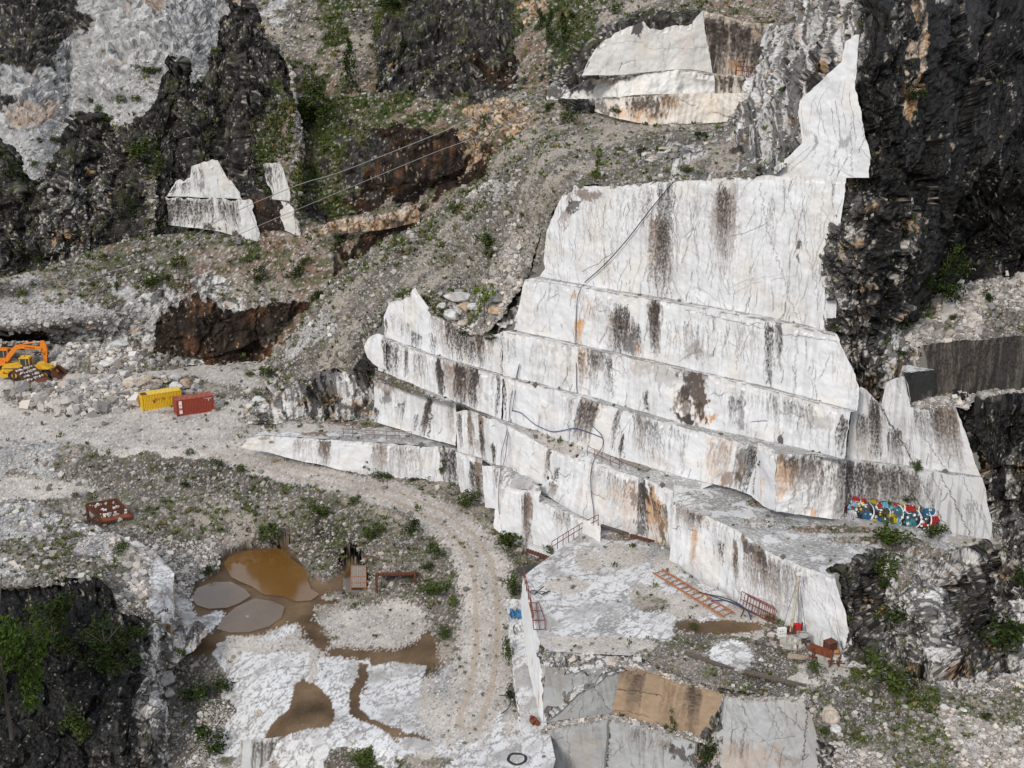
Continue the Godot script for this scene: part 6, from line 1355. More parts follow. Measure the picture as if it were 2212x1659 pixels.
# ---------------------------------------------------------------- containers and machines
func container(label: String, a: Vector3, b: Vector3, w: float, h: float, m: Material, top: Material, post: Material) -> Node3D:
	var d := b - a
	d.y = 0
	var l := d.length()
	var o := thing("shipping_container", label, "container", a, atan2(-d.z, d.x))
	# local: x along the long side, z = 0 the near side, body lies to -z
	var st := shape()
	var s2 := shape()
	var n := 24
	for i in n:
		var x0 := 0.12 + (l - 0.24) * i / n
		var st_ := (l - 0.24) / n
		var xs := [x0, x0 + st_ * 0.3, x0 + st_ * 0.5, x0 + st_ * 0.8, x0 + st_]
		var zs := [0.0, 0.0, -0.05, -0.05, 0.0]
		for k in 4:
			quad(st, Vector3(xs[k], 0.16, zs[k] - 0.03), Vector3(xs[k + 1], 0.16, zs[k + 1] - 0.03), Vector3(xs[k + 1], h - 0.1, zs[k + 1] - 0.03), Vector3(xs[k], h - 0.1, zs[k] - 0.03))
			quad(s2, Vector3(xs[k + 1], 0.16, -w - zs[k + 1] + 0.03), Vector3(xs[k], 0.16, -w - zs[k] + 0.03), Vector3(xs[k], h - 0.1, -w - zs[k] + 0.03), Vector3(xs[k + 1], h - 0.1, -w - zs[k + 1] + 0.03))
	part("side_panel", st, m, o)
	part("side_panel", s2, m, o)
	st = shape()
	s2 = shape()
	for i in 9:
		var s_ := (w - 0.24) / 9
		var z0 := -0.12 - s_ * i
		var zs := [z0, z0 - s_ * 0.3, z0 - s_ * 0.5, z0 - s_ * 0.8, z0 - s_]
		var xs := [0.0, 0.0, 0.05, 0.05, 0.0]
		for k in 4:
			quad(st, Vector3(xs[k + 1] + 0.03, 0.16, zs[k + 1]), Vector3(xs[k] + 0.03, 0.16, zs[k]), Vector3(xs[k] + 0.03, h - 0.1, zs[k]), Vector3(xs[k + 1] + 0.03, h - 0.1, zs[k + 1]))
			quad(s2, Vector3(l - xs[k] - 0.03, 0.16, zs[k]), Vector3(l - xs[k + 1] - 0.03, 0.16, zs[k + 1]), Vector3(l - xs[k + 1] - 0.03, h - 0.1, zs[k + 1]), Vector3(l - xs[k] - 0.03, h - 0.1, zs[k]))
	part("end_panel", st, m, o)
	part("end_panel", s2, m, o)
	st = shape()
	box(st, Vector3(l * 0.5, h - 0.03, -w * 0.5), Vector3(l - 0.1, 0.04, w - 0.1))
	for i in 14: box(st, Vector3(0.3 + (l - 0.6) * i / 13.0, h, -w * 0.5), Vector3(0.16, 0.035, w - 0.3))
	part("roof", st, top, o)
	for x in [0.06, l - 0.06]:
		for z in [-0.06, -w + 0.06]:
			st = shape()
			box(st, Vector3(x, h * 0.5, z), Vector3(0.13, h + 0.03, 0.13))
			part("corner_post", st, post, o)
	for z in [-0.05, -w + 0.05]:
		st = shape()
		box(st, Vector3(l * 0.5, h - 0.06, z), Vector3(l - 0.26, 0.12, 0.10))
		part("top_rail", st, post, o)
		st = shape()
		box(st, Vector3(l * 0.25, 0.10, z), Vector3(l * 0.36, 0.15, 0.10))
		box(st, Vector3(l * 0.5, 0.12, z), Vector3(l * 0.14, 0.10, 0.09))
		box(st, Vector3(l * 0.77, 0.10, z), Vector3(l * 0.40, 0.15, 0.10))
		part("bottom_rail", st, post, o)
	return o

func wheel(o: Node3D, c: Vector3, r: float, w: float, tyre: Material, rim: Material) -> void:
	var st := shape()
	cyl(st, c - Vector3(0, 0, w * 0.5), c + Vector3(0, 0, w * 0.5), r, r, 20)
	for i in 20:
		var a := TAU * i / 20.0
		box(st, c + Vector3(cos(a), sin(a), 0) * r, Vector3(0.07, 0.12, w * 0.96), Basis(Vector3(0, 0, 1), a))
	var t := part("wheel", st, tyre, o)
	st = shape()
	for s in [-1, 1]:
		cyl(st, c + Vector3(0, 0, s * w * 0.40), c + Vector3(0, 0, s * (w * 0.5 + 0.02)), r * 0.52, r * 0.50, 16)
		cyl(st, c + Vector3(0, 0, s * w * 0.5), c + Vector3(0, 0, s * (w * 0.5 + 0.08)), r * 0.22, r * 0.16, 10)
	part("rim", st, rim, t)

func cab(o: Node3D, c: Vector3, s: Vector3, m: Material, glass: Material) -> void:
	# corner posts, roof and panes; c is the middle of its floor
	var st := shape()
	var h := s * 0.5
	for x in [-1, 1]:
		for z in [-1, 1]: box(st, c + Vector3(x * (h.x - 0.06), h.y, z * (h.z - 0.06)), Vector3(0.12, s.y, 0.12))
	box(st, c + Vector3(0, 0.25, 0), Vector3(s.x, 0.5, s.z))
	box(st, c + Vector3(0.12 * s.x, h.y, h.z - 0.05), Vector3(0.09, s.y, 0.09))
	var k := part("cab", st, m, o)
	st = shape()
	box(st, c + Vector3(0, s.y + 0.06, 0), Vector3(s.x + 0.14, 0.14, s.z + 0.14))
	box(st, c + Vector3(0, s.y + 0.16, 0), Vector3(s.x - 0.2, 0.08, s.z - 0.2))
	part("cab_roof", st, m, k)
	for z in [-1, 1]:
		st = shape()
		box(st, c + Vector3(0, 0.5 + (s.y - 0.5) * 0.5, z * (h.z - 0.06)), Vector3(s.x - 0.24, s.y - 0.55, 0.03))
		part("window", st, glass, k)
	for x in [-1, 1]:
		st = shape()
		box(st, c + Vector3(x * (h.x - 0.06), 0.5 + (s.y - 0.5) * 0.5, 0), Vector3(0.03, s.y - 0.55, s.z - 0.24))
		part("window", st, glass, k)

func machines() -> void:
	var yel := paint("yellow_paint", Color(0.62, 0.36, 0.018), Color(0.30, 0.15, 0.03), 0.5, 0.5, 0.0, 0.22)
	var ora := paint("orange_paint", Color(0.68, 0.20, 0.012), Color(0.36, 0.10, 0.02), 0.5, 0.5, 0.0, 0.18)
	var rust := paint("rust", Color(0.125, 0.038, 0.016), Color(0.045, 0.018, 0.011), 0.8, 0.9, 0.0, 0.5)
	var rub := plain("tyre_rubber", Color(0.018, 0.018, 0.018), 0.9)
	var blk := plain("black_iron", Color(0.03, 0.03, 0.032), 0.7)
	var glass := plain("dark_cab_glass", Color(0.035, 0.06, 0.06), 0.12)
	var steel := plain("bare_steel", Color(0.45, 0.45, 0.45), 0.35)
	# containers
	var cy := paint("container_yellow", Color(0.60, 0.38, 0.012), Color(0.40, 0.17, 0.02), 0.45, 0.65, 0.0, 0.2)
	var cyt := paint("container_yellow_roof", Color(0.62, 0.43, 0.07), Color(0.30, 0.12, 0.04), 0.4, 0.7, 0.0, 0.24)
	var cr := paint("container_red", Color(0.27, 0.045, 0.022), Color(0.14, 0.028, 0.016), 0.5, 0.65, 0.0, 0.3)
	var crt := paint("container_red_roof", Color(0.33, 0.085, 0.05), Color(0.10, 0.028, 0.018), 0.35, 0.8, 0.0, 0.4)
	var a := at(382.3, 898.6, 6.2)
	var b := at(464.0, 886.3, 6.2)
	a.y = hit(382, 897).y - 0.03
	var o := container("red ridged shipping container standing in front of the yellow one", a, Vector3(b.x, a.y, b.z), 2.15, 2.45, cr, crt, cr)
	var white := plain("white_marking", Color(0.68, 0.68, 0.68))
	for e in [[0.62, 1.75, 0.42, 1.05], [0.62, 0.62, 0.42, 0.52]]:
		var st := shape()
		box(st, Vector3(e[0], e[1], 0.004), Vector3(e[2], e[3], 0.03))
		part("marking", st, white, o)
	var st := shape()
	box(st, Vector3(0.62, 1.60, 0.019), Vector3(0.24, 0.16, 0.012))
	part("marking", st, plain("red_marking", Color(0.5, 0.12, 0.09)), o)
	st = shape()
	box(st, Vector3(0.62, 1.05, 0.006), Vector3(0.42, 0.30, 0.02))
	part("marking", st, plain("red_marking", Color(0.5, 0.12, 0.09)), o)
	st = shape()
	box(st, Vector3(4.66, 1.86, 0.004), Vector3(0.16, 0.14, 0.03))
	part("marking", st, white, o)
	for e in [[4.05, 9, 2.17, 0.07], [4.55, 4, 2.04, 0.06]]:
		for i in e[1]:
			st = shape()
			box(st, Vector3(e[0] + 0.13 * i, e[2], 0.004), Vector3(e[3], 0.07, 0.03))
			part("marking", st, white, o)
	a = at(309.0, 890.0, 6.2)
	b = at(394.0, 876.5, 6.2)
	a.y = hit(305, 888).y - 0.03
	o = container("yellow rust-spotted shipping container half hidden by the red one", a, Vector3(b.x, a.y, b.z), 2.0, 2.40, cy, cyt, cy)
	st = shape()
	for e in [[1.6, 1.45, 0.3, 0.22], [1.95, 1.5, 0.25, 0.5], [2.35, 1.55, 0.2, 0.3], [2.75, 1.6, 0.22, 0.24], [3.1, 1.5, 0.2, 0.5], [3.9, 1.5, 0.16, 0.36]]:
		st = shape()
		box(st, Vector3(e[0], e[1], -0.005), Vector3(e[2], e[3], 0.04))
		part("rust_stain", st, paint("container_stain", Color(0.55, 0.19, 0.02), Color(0.32, 0.12, 0.02), 0.8, 0.8), o)
	st = shape()
	box(st, Vector3(1.72, 1.25, 0.004), Vector3(0.14, 0.38, 0.04))
	part("rust_patch", st, rust, o)
	st = shape()
	box(st, Vector3(0.45, 2.40, -0.8), Vector3(0.8, 0.06, 1.3))
	part("rust_patch", st, rust, o)
	# barrel
	var p := hit(281, 859)
	st = shape()
	cyl(st, Vector3(-0.5, 0.32, 0), Vector3(0.5, 0.32, 0.12), 0.32, 0.32, 14)
	o = thing("oil_drum", "dark red oil drum lying beside the grey boulders left of the yellow container", "drum", p, 0.25)
	part("body", st, plain("drum_red", Color(0.18, 0.012, 0.015), 0.5), o)
	for x in [-0.46, -0.15, 0.15, 0.46]:
		st = shape()
		cyl(st, Vector3(x - 0.02, 0.32, x * 0.12), Vector3(x + 0.02, 0.32, x * 0.12), 0.34, 0.34, 14)
		part("hoop", st, plain("drum_hoop", Color(0.12, 0.01, 0.012), 0.5), o)
	loader(yel, rub, blk, glass, rust)
	excavator(ora, blk, glass, steel, rust)

func loader(yel: Material, rub: Material, blk: Material, glass: Material, rust: Material) -> void:
	var p := hit(66, 816)
	var o := thing("wheel_loader", "yellow wheel loader with a rusty bucket, parked in front of the orange excavator", "wheel loader", p, 0.06)
	var st := shape()
	prism(st, [Vector2(-4.1, 1.15), Vector2(-0.9, 1.05), Vector2(-0.9, 2.35), Vector2(-2.2, 2.35), Vector2(-4.0, 2.05)], -0.85, 0.85)
	part("engine_hood", st, yel, o)
	st = shape()
	box(st, Vector3(-4.15, 1.0, 0), Vector3(0.7, 0.75, 2.3))
	box(st, Vector3(-3.7, 0.75, 0.95), Vector3(1.1, 0.5, 0.45))
	box(st, Vector3(-3.7, 0.75, -0.95), Vector3(1.1, 0.5, 0.45))
	part("counterweight", st, yel, o)
	for i in 7:
		st = shape()
		box(st, Vector3(-4.06, 1.32 + 0.09 * i, 0), Vector3(0.06, 0.05, 1.3))
		part("grille_bar", st, blk, o)
	st = shape()
	box(st, Vector3(-2.6, 1.78, 0.86), Vector3(2.4, 0.14, 0.03))
	part("side_stripe", st, blk, o)
	for z in [-1.05, 1.05]:
		st = shape()
		prism_at(st, [Vector2(-3.2, 1.5), Vector2(-1.2, 1.4), Vector2(-1.0, 1.0), Vector2(-0.85, 1.0), Vector2(-0.9, 1.62), Vector2(-3.1, 1.72)], z - 0.28, z + 0.28)
		part("fender", st, yel, o)
	cab(o, Vector3(-0.55, 1.55, 0.0), Vector3(1.5, 1.75, 1.5), yel, glass)
	st = shape()
	cyl(st, Vector3(-0.6, 3.5, 0.2), Vector3(-0.6, 3.72, 0.2), 0.09, 0.07, 8)
	part("beacon", st, plain("beacon_red", Color(0.5, 0.05, 0.02), 0.3), o)
	st = shape()
	tube(st, [Vector3(-2.4, 2.35, 0.8), Vector3(-2.4, 2.95, 0.8), Vector3(-1.4, 3.0, 0.8), Vector3(-1.4, 2.3, 0.8)], 0.035)
	tube(st, [Vector3(-3.9, 2.1, 0.8), Vector3(-3.9, 2.5, 0.8), Vector3(-2.4, 2.65, 0.8)], 0.035)
	part("handrail", st, yel, o)
	st = shape()
	cyl(st, Vector3(-1.7, 2.3, -0.3), Vector3(-1.7, 3.2, -0.3), 0.1, 0.1, 8)
	part("exhaust", st, blk, o)
	st = shape()
	prism(st, [Vector2(0.2, 0.8), Vector2(3.0, 0.8), Vector2(3.2, 1.5), Vector2(2.2, 2.3), Vector2(1.3, 2.45), Vector2(0.5, 1.7)], -0.5, 0.5)
	part("front_frame", st, yel, o)
	for s in [-1, 1]:
		st = shape()
		prism_at(st, [Vector2(1.2, 2.35), Vector2(1.8, 2.5), Vector2(3.3, 1.5), Vector2(4.0, 0.75), Vector2(3.8, 0.5), Vector2(3.1, 1.05)], s * 0.7 - 0.1, s * 0.7 + 0.1)
		part("lift_arm", st, yel, o)
		st = shape()
		prism_at(st, [Vector2(1.4, 1.75), Vector2(2.2, 1.9), Vector2(3.3, 1.85), Vector2(3.2, 1.72), Vector2(2.2, 1.74), Vector2(1.5, 1.3)], s * 1.1 - 0.3, s * 1.1 + 0.3)
		part("mudguard", st, yel, o)
	for x in [-2.1, 2.55]:
		for z in [-1.1, 1.1]: wheel(o, Vector3(x, 0.82, z), 0.82, 0.62, rub, yel)
	st = shape()
	var back_ := [Vector2(3.55, 1.55), Vector2(3.45, 0.9), Vector2(3.65, 0.35), Vector2(4.2, 0.06), Vector2(5.35, 0.03), Vector2(5.35, 0.10), Vector2(4.25, 0.16), Vector2(3.78, 0.42), Vector2(3.6, 0.92), Vector2(3.68, 1.55)]
	prism(st, back_, -1.5, 1.5)
	for z in [-1.5, 1.5]: prism_at(st, [Vector2(3.5, 1.55), Vector2(3.5, 0.9), Vector2(3.7, 0.35), Vector2(4.2, 0.08), Vector2(5.2, 0.08), Vector2(4.15, 1.5)], z - 0.04, z + 0.04)
	var bk := part("bucket", st, rust, o)
	for i in 8:
		st = shape()
		box(st, Vector3(5.45, 0.07, -1.4 + 0.4 * i), Vector3(0.25, 0.08, 0.12))
		part("tooth", st, rust, bk)

func prism_at(st: SurfaceTool, outline: Array, z0: float, z1: float) -> void:
	prism(st, outline, z0, z1)

func excavator(ora: Material, blk: Material, glass: Material, steel: Material, rust: Material) -> void:
	var p := hit(-2, 806)
	p = at(-6, 800, p.y)
	var o := thing("excavator", "orange tracked excavator with its boom folded over the loader", "excavator", p, 0.03)
	for s in [-1, 1]:
		var st := shape()
		prism_at(st, [Vector2(-1.9, 0.1), Vector2(-1.6, 0.0), Vector2(1.6, 0.0), Vector2(2.0, 0.35), Vector2(1.8, 0.75), Vector2(-1.8, 0.75), Vector2(-2.1, 0.4)], s * 1.15 - 0.28, s * 1.15 + 0.28)
		for i in 16: box(st, Vector3(-1.75 + 0.23 * i, 0.77, s * 1.15), Vector3(0.12, 0.05, 0.6))
		part("track", st, rust, o)
	var st := shape()
	cyl(st, Vector3(0, 0.7, 0), Vector3(0, 1.1, 0), 0.8, 0.8, 16)
	part("turntable", st, blk, o)
	st = shape()
	prism(st, [Vector2(-2.3, 1.15), Vector2(1.9, 1.1), Vector2(1.9, 1.75), Vector2(0.4, 1.95), Vector2(-2.4, 2.0)], -1.25, 1.25)
	part("house", st, ora, o)
	st = shape()
	box(st, Vector3(-0.9, 2.08, -0.1), Vector3(2.6, 0.22, 2.0))
	part("engine_cover", st, blk, o)
	cab(o, Vector3(1.15, 1.55, -0.55), Vector3(1.75, 1.75, 1.3), ora, glass)
	st = shape()
	prism(st, [Vector2(1.5, 1.6), Vector2(2.0, 1.45), Vector2(2.6, 2.2), Vector2(3.9, 3.65), Vector2(4.5, 3.78), Vector2(7.65, 3.52), Vector2(7.8, 3.75), Vector2(7.65, 3.98), Vector2(4.4, 4.4), Vector2(3.55, 4.25), Vector2(2.2, 2.9)], 0.3, 0.75)
	var bm := part("boom", st, ora, o)
	var tm := TextMesh.new()
	tm.text = "HYUNDAI"
	tm.font_size = 40
	tm.pixel_size = 0.0085
	tm.depth = 0.02
	tm.material = blk
	var t := MeshInstance3D.new()
	t.name = "lettering"
	t.mesh = tm
	t.position = Vector3(5.85, 3.90, 0.765)
	t.rotation.z = -0.085
	bm.add_child(t, true)
	st = shape()
	cyl(st, Vector3(2.0, 1.9, 0.15), Vector3(3.4, 3.5, 0.15), 0.13, 0.13, 8)
	cyl(st, Vector3(4.9, 4.5, 0.52), Vector3(6.6, 4.72, 0.52), 0.12, 0.12, 8)
	part("cylinder_barrel", st, ora, o)
	st = shape()
	cyl(st, Vector3(3.4, 3.5, 0.15), Vector3(3.9, 4.1, 0.15), 0.06, 0.06, 8)
	cyl(st, Vector3(6.6, 4.72, 0.52), Vector3(7.75, 4.86, 0.52), 0.06, 0.06, 8)
	part("piston_rod", st, steel, o)
	st = shape()
	prism(st, [Vector2(7.5, 4.95), Vector2(7.45, 3.6), Vector2(7.75, 2.2), Vector2(7.8, 1.35), Vector2(8.25, 1.3), Vector2(8.35, 2.4), Vector2(8.45, 3.4), Vector2(8.4, 4.4), Vector2(8.1, 5.0)], 0.35, 0.70)
	part("dipper_arm", st, ora, o)
	st = shape()
	cyl(st, Vector3(8.35, 3.2, 0.52), Vector3(8.35, 1.5, 0.52), 0.09, 0.07, 8)
	tube(st, [Vector3(7.7, 3.8, 0.78), Vector3(7.6, 3.2, 0.85), Vector3(8.0, 2.8, 0.85), Vector3(8.2, 3.3, 0.8)], 0.035)
	part("hydraulic_hose", st, blk, o)
	st = shape()
	prism(st, [Vector2(7.7, 1.5), Vector2(7.2, 1.2), Vector2(6.9, 0.6), Vector2(7.2, 0.15), Vector2(8.0, 0.1), Vector2(8.3, 0.5), Vector2(8.3, 1.4)], -0.1, 1.15)
	part("bucket", st, rust, o)

# ---------------------------------------------------------------- screens, rails, ladders
func lerp4(a: Vector3, b: Vector3, c: Vector3, d: Vector3, u: float, v: float) -> Vector3:
	return a.lerp(b, u).lerp(c.lerp(d, u), v)

func screen(called: String, label: String, tl: Vector3, tr: Vector3, bl: Vector3, br: Vector3, slats: int, plate: float, legs: Array) -> Node3D:
	var rust := paint("rust", Color.BLACK, Color.BLACK)
	var o := thing(called, label, "screen", bl)
	var q := -bl
	for e in [[tl, tr], [bl, br], [tl, bl], [tr, br]]:
		var st := shape()
		beam(st, e[0] + q, e[1] + q, 0.22, 0.26)
		part("frame_beam", st, rust, o)
	for k in 3:
		var st := shape()
		var v := 0.25 * (k + 1) * (1.0 - plate)
		beam(st, lerp4(tl, tr, bl, br, 0.0, v) + q - Vector3(0, 0.08, 0), lerp4(tl, tr, bl, br, 1.0, v) + q - Vector3(0, 0.08, 0), 0.14, 0.14)
		part("cross_beam", st, rust, o)
	for i in slats:
		var st := shape()
		var u := (i + 0.5) / slats
		beam(st, lerp4(tl, tr, bl, br, u, 0.02) + q, lerp4(tl, tr, bl, br, u, 1.0 - plate) + q, 0.08, 0.10)
		part("slat", st, rust, o)
	if plate > 0.0:
		var st := shape()
		var n := (tr - tl).cross(bl - tl).normalized() * 0.05
		if n.y < 0: n = -n
		var A := lerp4(tl, tr, bl, br, 0, 1.0 - plate) + q
		var B := lerp4(tl, tr, bl, br, 1, 1.0 - plate) + q
		quad(st, bl + q + n, br + q + n, B + n, A + n)
		quad(st, A - n, B - n, br + q - n, bl + q - n)
		part("chute_plate", st, paint("rust_plate", Color(0.21, 0.06, 0.02), Color(0.10, 0.03, 0.014), 0.5, 0.85), o)
	for e in legs:
		var st := shape()
		beam(st, e[0] + q, e[1] + q, 0.26, 0.26)
		part("leg", st, rust, o)
	return o

func railing(label: String, line: Array, h: float, posts: int, m: Material, r := 0.04) -> Node3D:
	var o := thing("railing", label, "railing", line[0])
	var q: Vector3 = -line[0]
	for k in line.size() - 1:
		for hh in [h, h * 0.5]:
			var st := shape()
			cyl(st, line[k] + q + Vector3(0, hh, 0), line[k + 1] + q + Vector3(0, hh, 0), r, r, 5)
			part("rail", st, m, o)
		for i in posts + (1 if k == line.size() - 2 else 0):
			var st := shape()
			var b: Vector3 = line[k].lerp(line[k + 1], float(i) / posts) + q
			cyl(st, b - Vector3(0, 0.1, 0), b + Vector3(0, h, 0), r, r, 5)
			part("post", st, m, o)
	return o

func cable(called: String, label: String, path: Array, r: float, m: Material, category := "cable") -> void:
	var st := shape()
	var q: Vector3 = path[0]
	var fine: Array = []
	for i in path.size() - 1:
		var a: Vector3 = path[maxi(i - 1, 0)]
		var d: Vector3 = path[mini(i + 2, path.size() - 1)]
		for k in 5: fine.append(cat(a, path[i], path[i + 1], d, k / 5.0) - q)
	fine.append(path[-1] - q)
	tube(st, fine, r, 5)
	lone(called, st, m, label, category, q)

func on_wall(uv: Array, off: float) -> Array:
	var out: Array = []
	for k in range(0, uv.size(), 2): out.append(hit(uv[k], uv[k + 1]) + hit_normal(uv[k], uv[k + 1]) * off)
	return out

func gear() -> void:
	var rust := paint("rust", Color.BLACK, Color.BLACK)
	var red := paint("rusty_rail", Color(0.20, 0.045, 0.025), Color(0.09, 0.03, 0.018), 1.0, 0.8)
	var orange := paint("rusty_ladder", Color(0.40, 0.16, 0.07), Color(0.20, 0.07, 0.03), 1.0, 0.8)
	var wood := paint("grey_wood", Color(0.27, 0.235, 0.20), Color(0.15, 0.125, 0.105), 1.2, 0.9)
	var dark_wood := paint("dark_wood", Color(0.12, 0.095, 0.075), Color(0.06, 0.045, 0.036), 1.2, 0.9)
	var blk := plain("black_hose", Color(0.02, 0.02, 0.024), 0.5)
	var blue := plain("blue_hose", Color(0.02, 0.05, 0.16), 0.45)
	var grey_c := plain("grey_cable", Color(0.10, 0.10, 0.12), 0.6)
	# three rusty grizzly screens
	var bl := at(73, 842, 7.0)
	var br := at(112, 829, 7.0)
	var tl := at(33.5, 840, 7.0) + Vector3(0, 2.9, 0)
	bl.y += 0.4; br.y += 0.4
	var tr := tl + br - bl
	var s := screen("sorting_screen", "rust brown sloping screen holding white rubble, in front of the yellow loader", tl, tr, bl, br, 16, 0.26, [[tl, tl - Vector3(0, 3.2, 0)], [tr, tr - Vector3(0, 3.2, 0)], [tl - Vector3(0, 1.9, 0), bl - Vector3(0, 0.2, 0)], [bl, bl - Vector3(0, 0.9, 0)], [br, br - Vector3(0, 0.9, 0)]])
	caught(tl, tr, bl, br, 90, 0.62, 11)
	bl = at(221, 1129, 3.3); br = at(289, 1117, 3.3)
	tl = at(191, 1124, 3.2) + Vector3(0, 2.1, 0)
	tr = tl + (br - bl) * 0.95
	screen("sorting_screen", "dark rusty slatted screen sinking into rubble beside the pit track", tl, tr, bl, br, 26, 0.22, [[tl, tl - Vector3(0, 2.5, 0)], [tr, tr - Vector3(0, 2.5, 0)], [tl - Vector3(0, 1.8, 0), bl - Vector3(0, 0.3, 0)]])
	caught(tl, tr, bl, br, 40, 0.9, 12)
	var pl := at(814.4, 1287, 0.15)
	var pr := at(898, 1283, 0.35)
	tl = pl + Vector3(0, 2.6, 0); tr = pr + Vector3(0, 2.5, 0)
	bl = pl + Vector3(0.2, 1.3, -2.6); br = pr + Vector3(0.1, 1.2, -2.6)
	screen("sorting_screen", "dark rusty slatted screen standing on tall legs above the pit gravel", tl, tr, bl, br, 26, 0.0, [[tl, pl - Vector3(0, 0.2, 0)], [tr, pr - Vector3(0, 0.2, 0)], [bl, bl - Vector3(0, 1.6, 0)], [br, br - Vector3(0, 1.6, 0)], [tl + Vector3(0, 0.06, 0), tr + Vector3(0, 0.06, 0)]])
	# plank panel beside it
	var o := thing("plank_panel", "weathered grey plank panel in a rusty frame, leaning over brown water", "panel", at(774, 1279, 0.1))
	var q := -o.position
	var c0 := at(758, 1279, 0.15)
	var c1 := at(791, 1279, 0.15)
	var d0 := at(759, 1223, 1.3)
	var d1 := at(790, 1223, 1.3)
	for i in 8:
		var st := shape()
		var u := (i + 0.5) / 8.0
		beam(st, c0.lerp(c1, u).lerp(d0.lerp(d1, u), 0.16) + q, d0.lerp(d1, u) + q, 0.185, 0.05)
		part("plank", st, wood, o)
	for e in [[c0, d0], [c1, d1], [d0, d1], [c0, c1], [c0.lerp(d0, 0.16), c1.lerp(d1, 0.16)], [c0.lerp(d0, 0.33), c1.lerp(d1, 0.33)], [c0.lerp(d0, 0.58), c1.lerp(d1, 0.58)]]:
		var st := shape()
		beam(st, e[0] + q + Vector3(0, 0.05, 0), e[1] + q + Vector3(0, 0.05, 0), 0.09, 0.09)
		part("frame_bar", st, orange, o)
	for e in [d0, d1]:
		var st := shape()
		cyl(st, e + q, Vector3(e.x, -0.2, e.z) + q, 0.05, 0.05, 6)
		part("leg", st, rust, o)
	# broken gangway behind
	o = thing("gangway", "broken gangway with two rusty posts behind the plank panel", "gangway", at(786, 1226, 0.9))
	q = -o.position
	var g0 := at(787, 1224, 1.0)
	var g1 := at(838, 1214, 1.6)
	var st := shape()
	beam(st, g0 + q, g1 + q, 0.9, 0.08)
	part("deck", st, dark_wood, o)
	for e in [[at(786, 1226, 0.6), 1.6], [at(807, 1236, 0.6), 2.0]]:
		st = shape()
		cyl(st, e[0] + q - Vector3(0, 0.6, 0), e[0] + q + Vector3(0, e[1], 0), 0.05, 0.05, 6)
		part("post", st, red, o)
	st = shape()
	tube(st, [at(786, 1226, 0.6) + q + Vector3(0, 1.6, 0), at(807, 1236, 0.6) + q + Vector3(0, 2.0, 0), g1.lerp(g0, 0.2) + q], 0.045)
	part("rail", st, red, o)
	st = shape()
	tube(st, [at(786, 1226, 0.6) + q + Vector3(0, 1.6, 0), g0.lerp(g1, 0.35) + q], 0.045)
	part("rail", st, red, o)
	cable("hose", "tangled black hose lying in front of the tall-legged screen", ring_path(at(838, 1290, 0.25), 0.75, 2.3), 0.045, blk, "hose")
	# ladder on the lowest terrace
	var l0 := hit(1410, 1243); var l1 := hit(1429, 1234); var l2 := hit(1565, 1336); var l3 := hit(1586, 1328)
	for v in [l0, l1, l2, l3]: v.y = 9.55
	l0.y = 9.55; l1.y = 9.55; l2.y = 9.45; l3.y = 9.45
	o = thing("ladder", "long rust orange ladder lying on the lowest white terrace", "ladder", l0)
	q = -l0
	for e in [[l0, l2], [l1, l3]]:
		st = shape()
		beam(st, e[0] + q, e[1] + q, 0.12, 0.14)
		part("side_rail", st, orange, o)
	for i in 14:
		st = shape()
		var u := (i + 0.3) / 13.6
		beam(st, l0.lerp(l2, u) + q, l1.lerp(l3, u) + q, 0.07, 0.07)
		part("rung", st, orange, o)
	# long railing of the terrace and the bent ones
	railing("long rusty railing along the far left edge of the lowest terrace", [hit(1291, 1133) , at(1262, 1148, 9.35), at(1228, 1169, 9.3), at(1192, 1192, 9.3)], 1.15, 3, red)
	railing("bent rusty railing leaning over the left edge of the lowest terrace", [at(1131, 1250, 9.3), at(1137, 1275, 9.3), at(1146, 1312, 9.3), at(1152, 1352, 9.3)], 1.15, 2, red)
	o = thing("fallen_railing", "fallen rusty railing frame lying flat on the lowest terrace", "railing", at(1150, 1330, 9.4))
	q = -o.position
	var f := [at(1143, 1302, 9.5), at(1164, 1302, 9.5), at(1177, 1338, 9.5), at(1178, 1359, 9.5), at(1153, 1360, 9.5), at(1150, 1332, 9.5)]
	for e in [[0, 1], [1, 2], [2, 3], [3, 4], [4, 5], [5, 0]]:
		st = shape()
		cyl(st, f[e[0]] + q, f[e[1]] + q, 0.045, 0.045, 5)
		part("bar", st, red, o)
	for e in [[at(1147, 1318, 9.5), at(1171, 1320, 9.5)], [at(1150, 1340, 9.5), at(1177, 1339, 9.5)], [at(1158, 1302, 9.5), at(1166, 1360, 9.5)]]:
		st = shape()
		cyl(st, e[0] + q, e[1] + q, 0.045, 0.045, 5)
		part("bar", st, red, o)
	o = thing("stair_flight", "small rusty stair with grey rails climbing from the road to the terrace", "stair", at(1186, 1200, 6.0))
	q = -o.position
	var s0 := at(1137, 1187, 5.6)
	var s1 := at(1182, 1203, 7.4)
	for off in [Vector3.ZERO, Vector3(0.25, 0.2, 1.0)]:
		st = shape()
		beam(st, s0 + q + off, s1 + q + off, 0.08, 0.2)
		part("stringer", st, rust, o)
		st = shape()
		cyl(st, s0 + q + off + Vector3(0, 0.9, 0), s1 + q + off + Vector3(0, 0.9, 0), 0.04, 0.04, 5)
		part("handrail", st, plain("galvanised", Color(0.42, 0.43, 0.42), 0.5), o)
	for i in 9:
		st = shape()
		var b := s0.lerp(s1, i / 8.0) + q
		box(st, b + Vector3(0.12, 0.1, 0.5), Vector3(0.35, 0.05, 1.0))
		part("tread", st, rust, o)
	o = thing("landing", "dark steel landing hanging at the left corner of the lowest terrace", "landing", at(1135, 1228, 8.6))
	st = shape()
	box(st, Vector3(0.4, -0.1, -0.2), Vector3(2.6, 0.08, 1.2), Basis(Vector3.UP, 0.7))
	part("plate", st, blk, o)
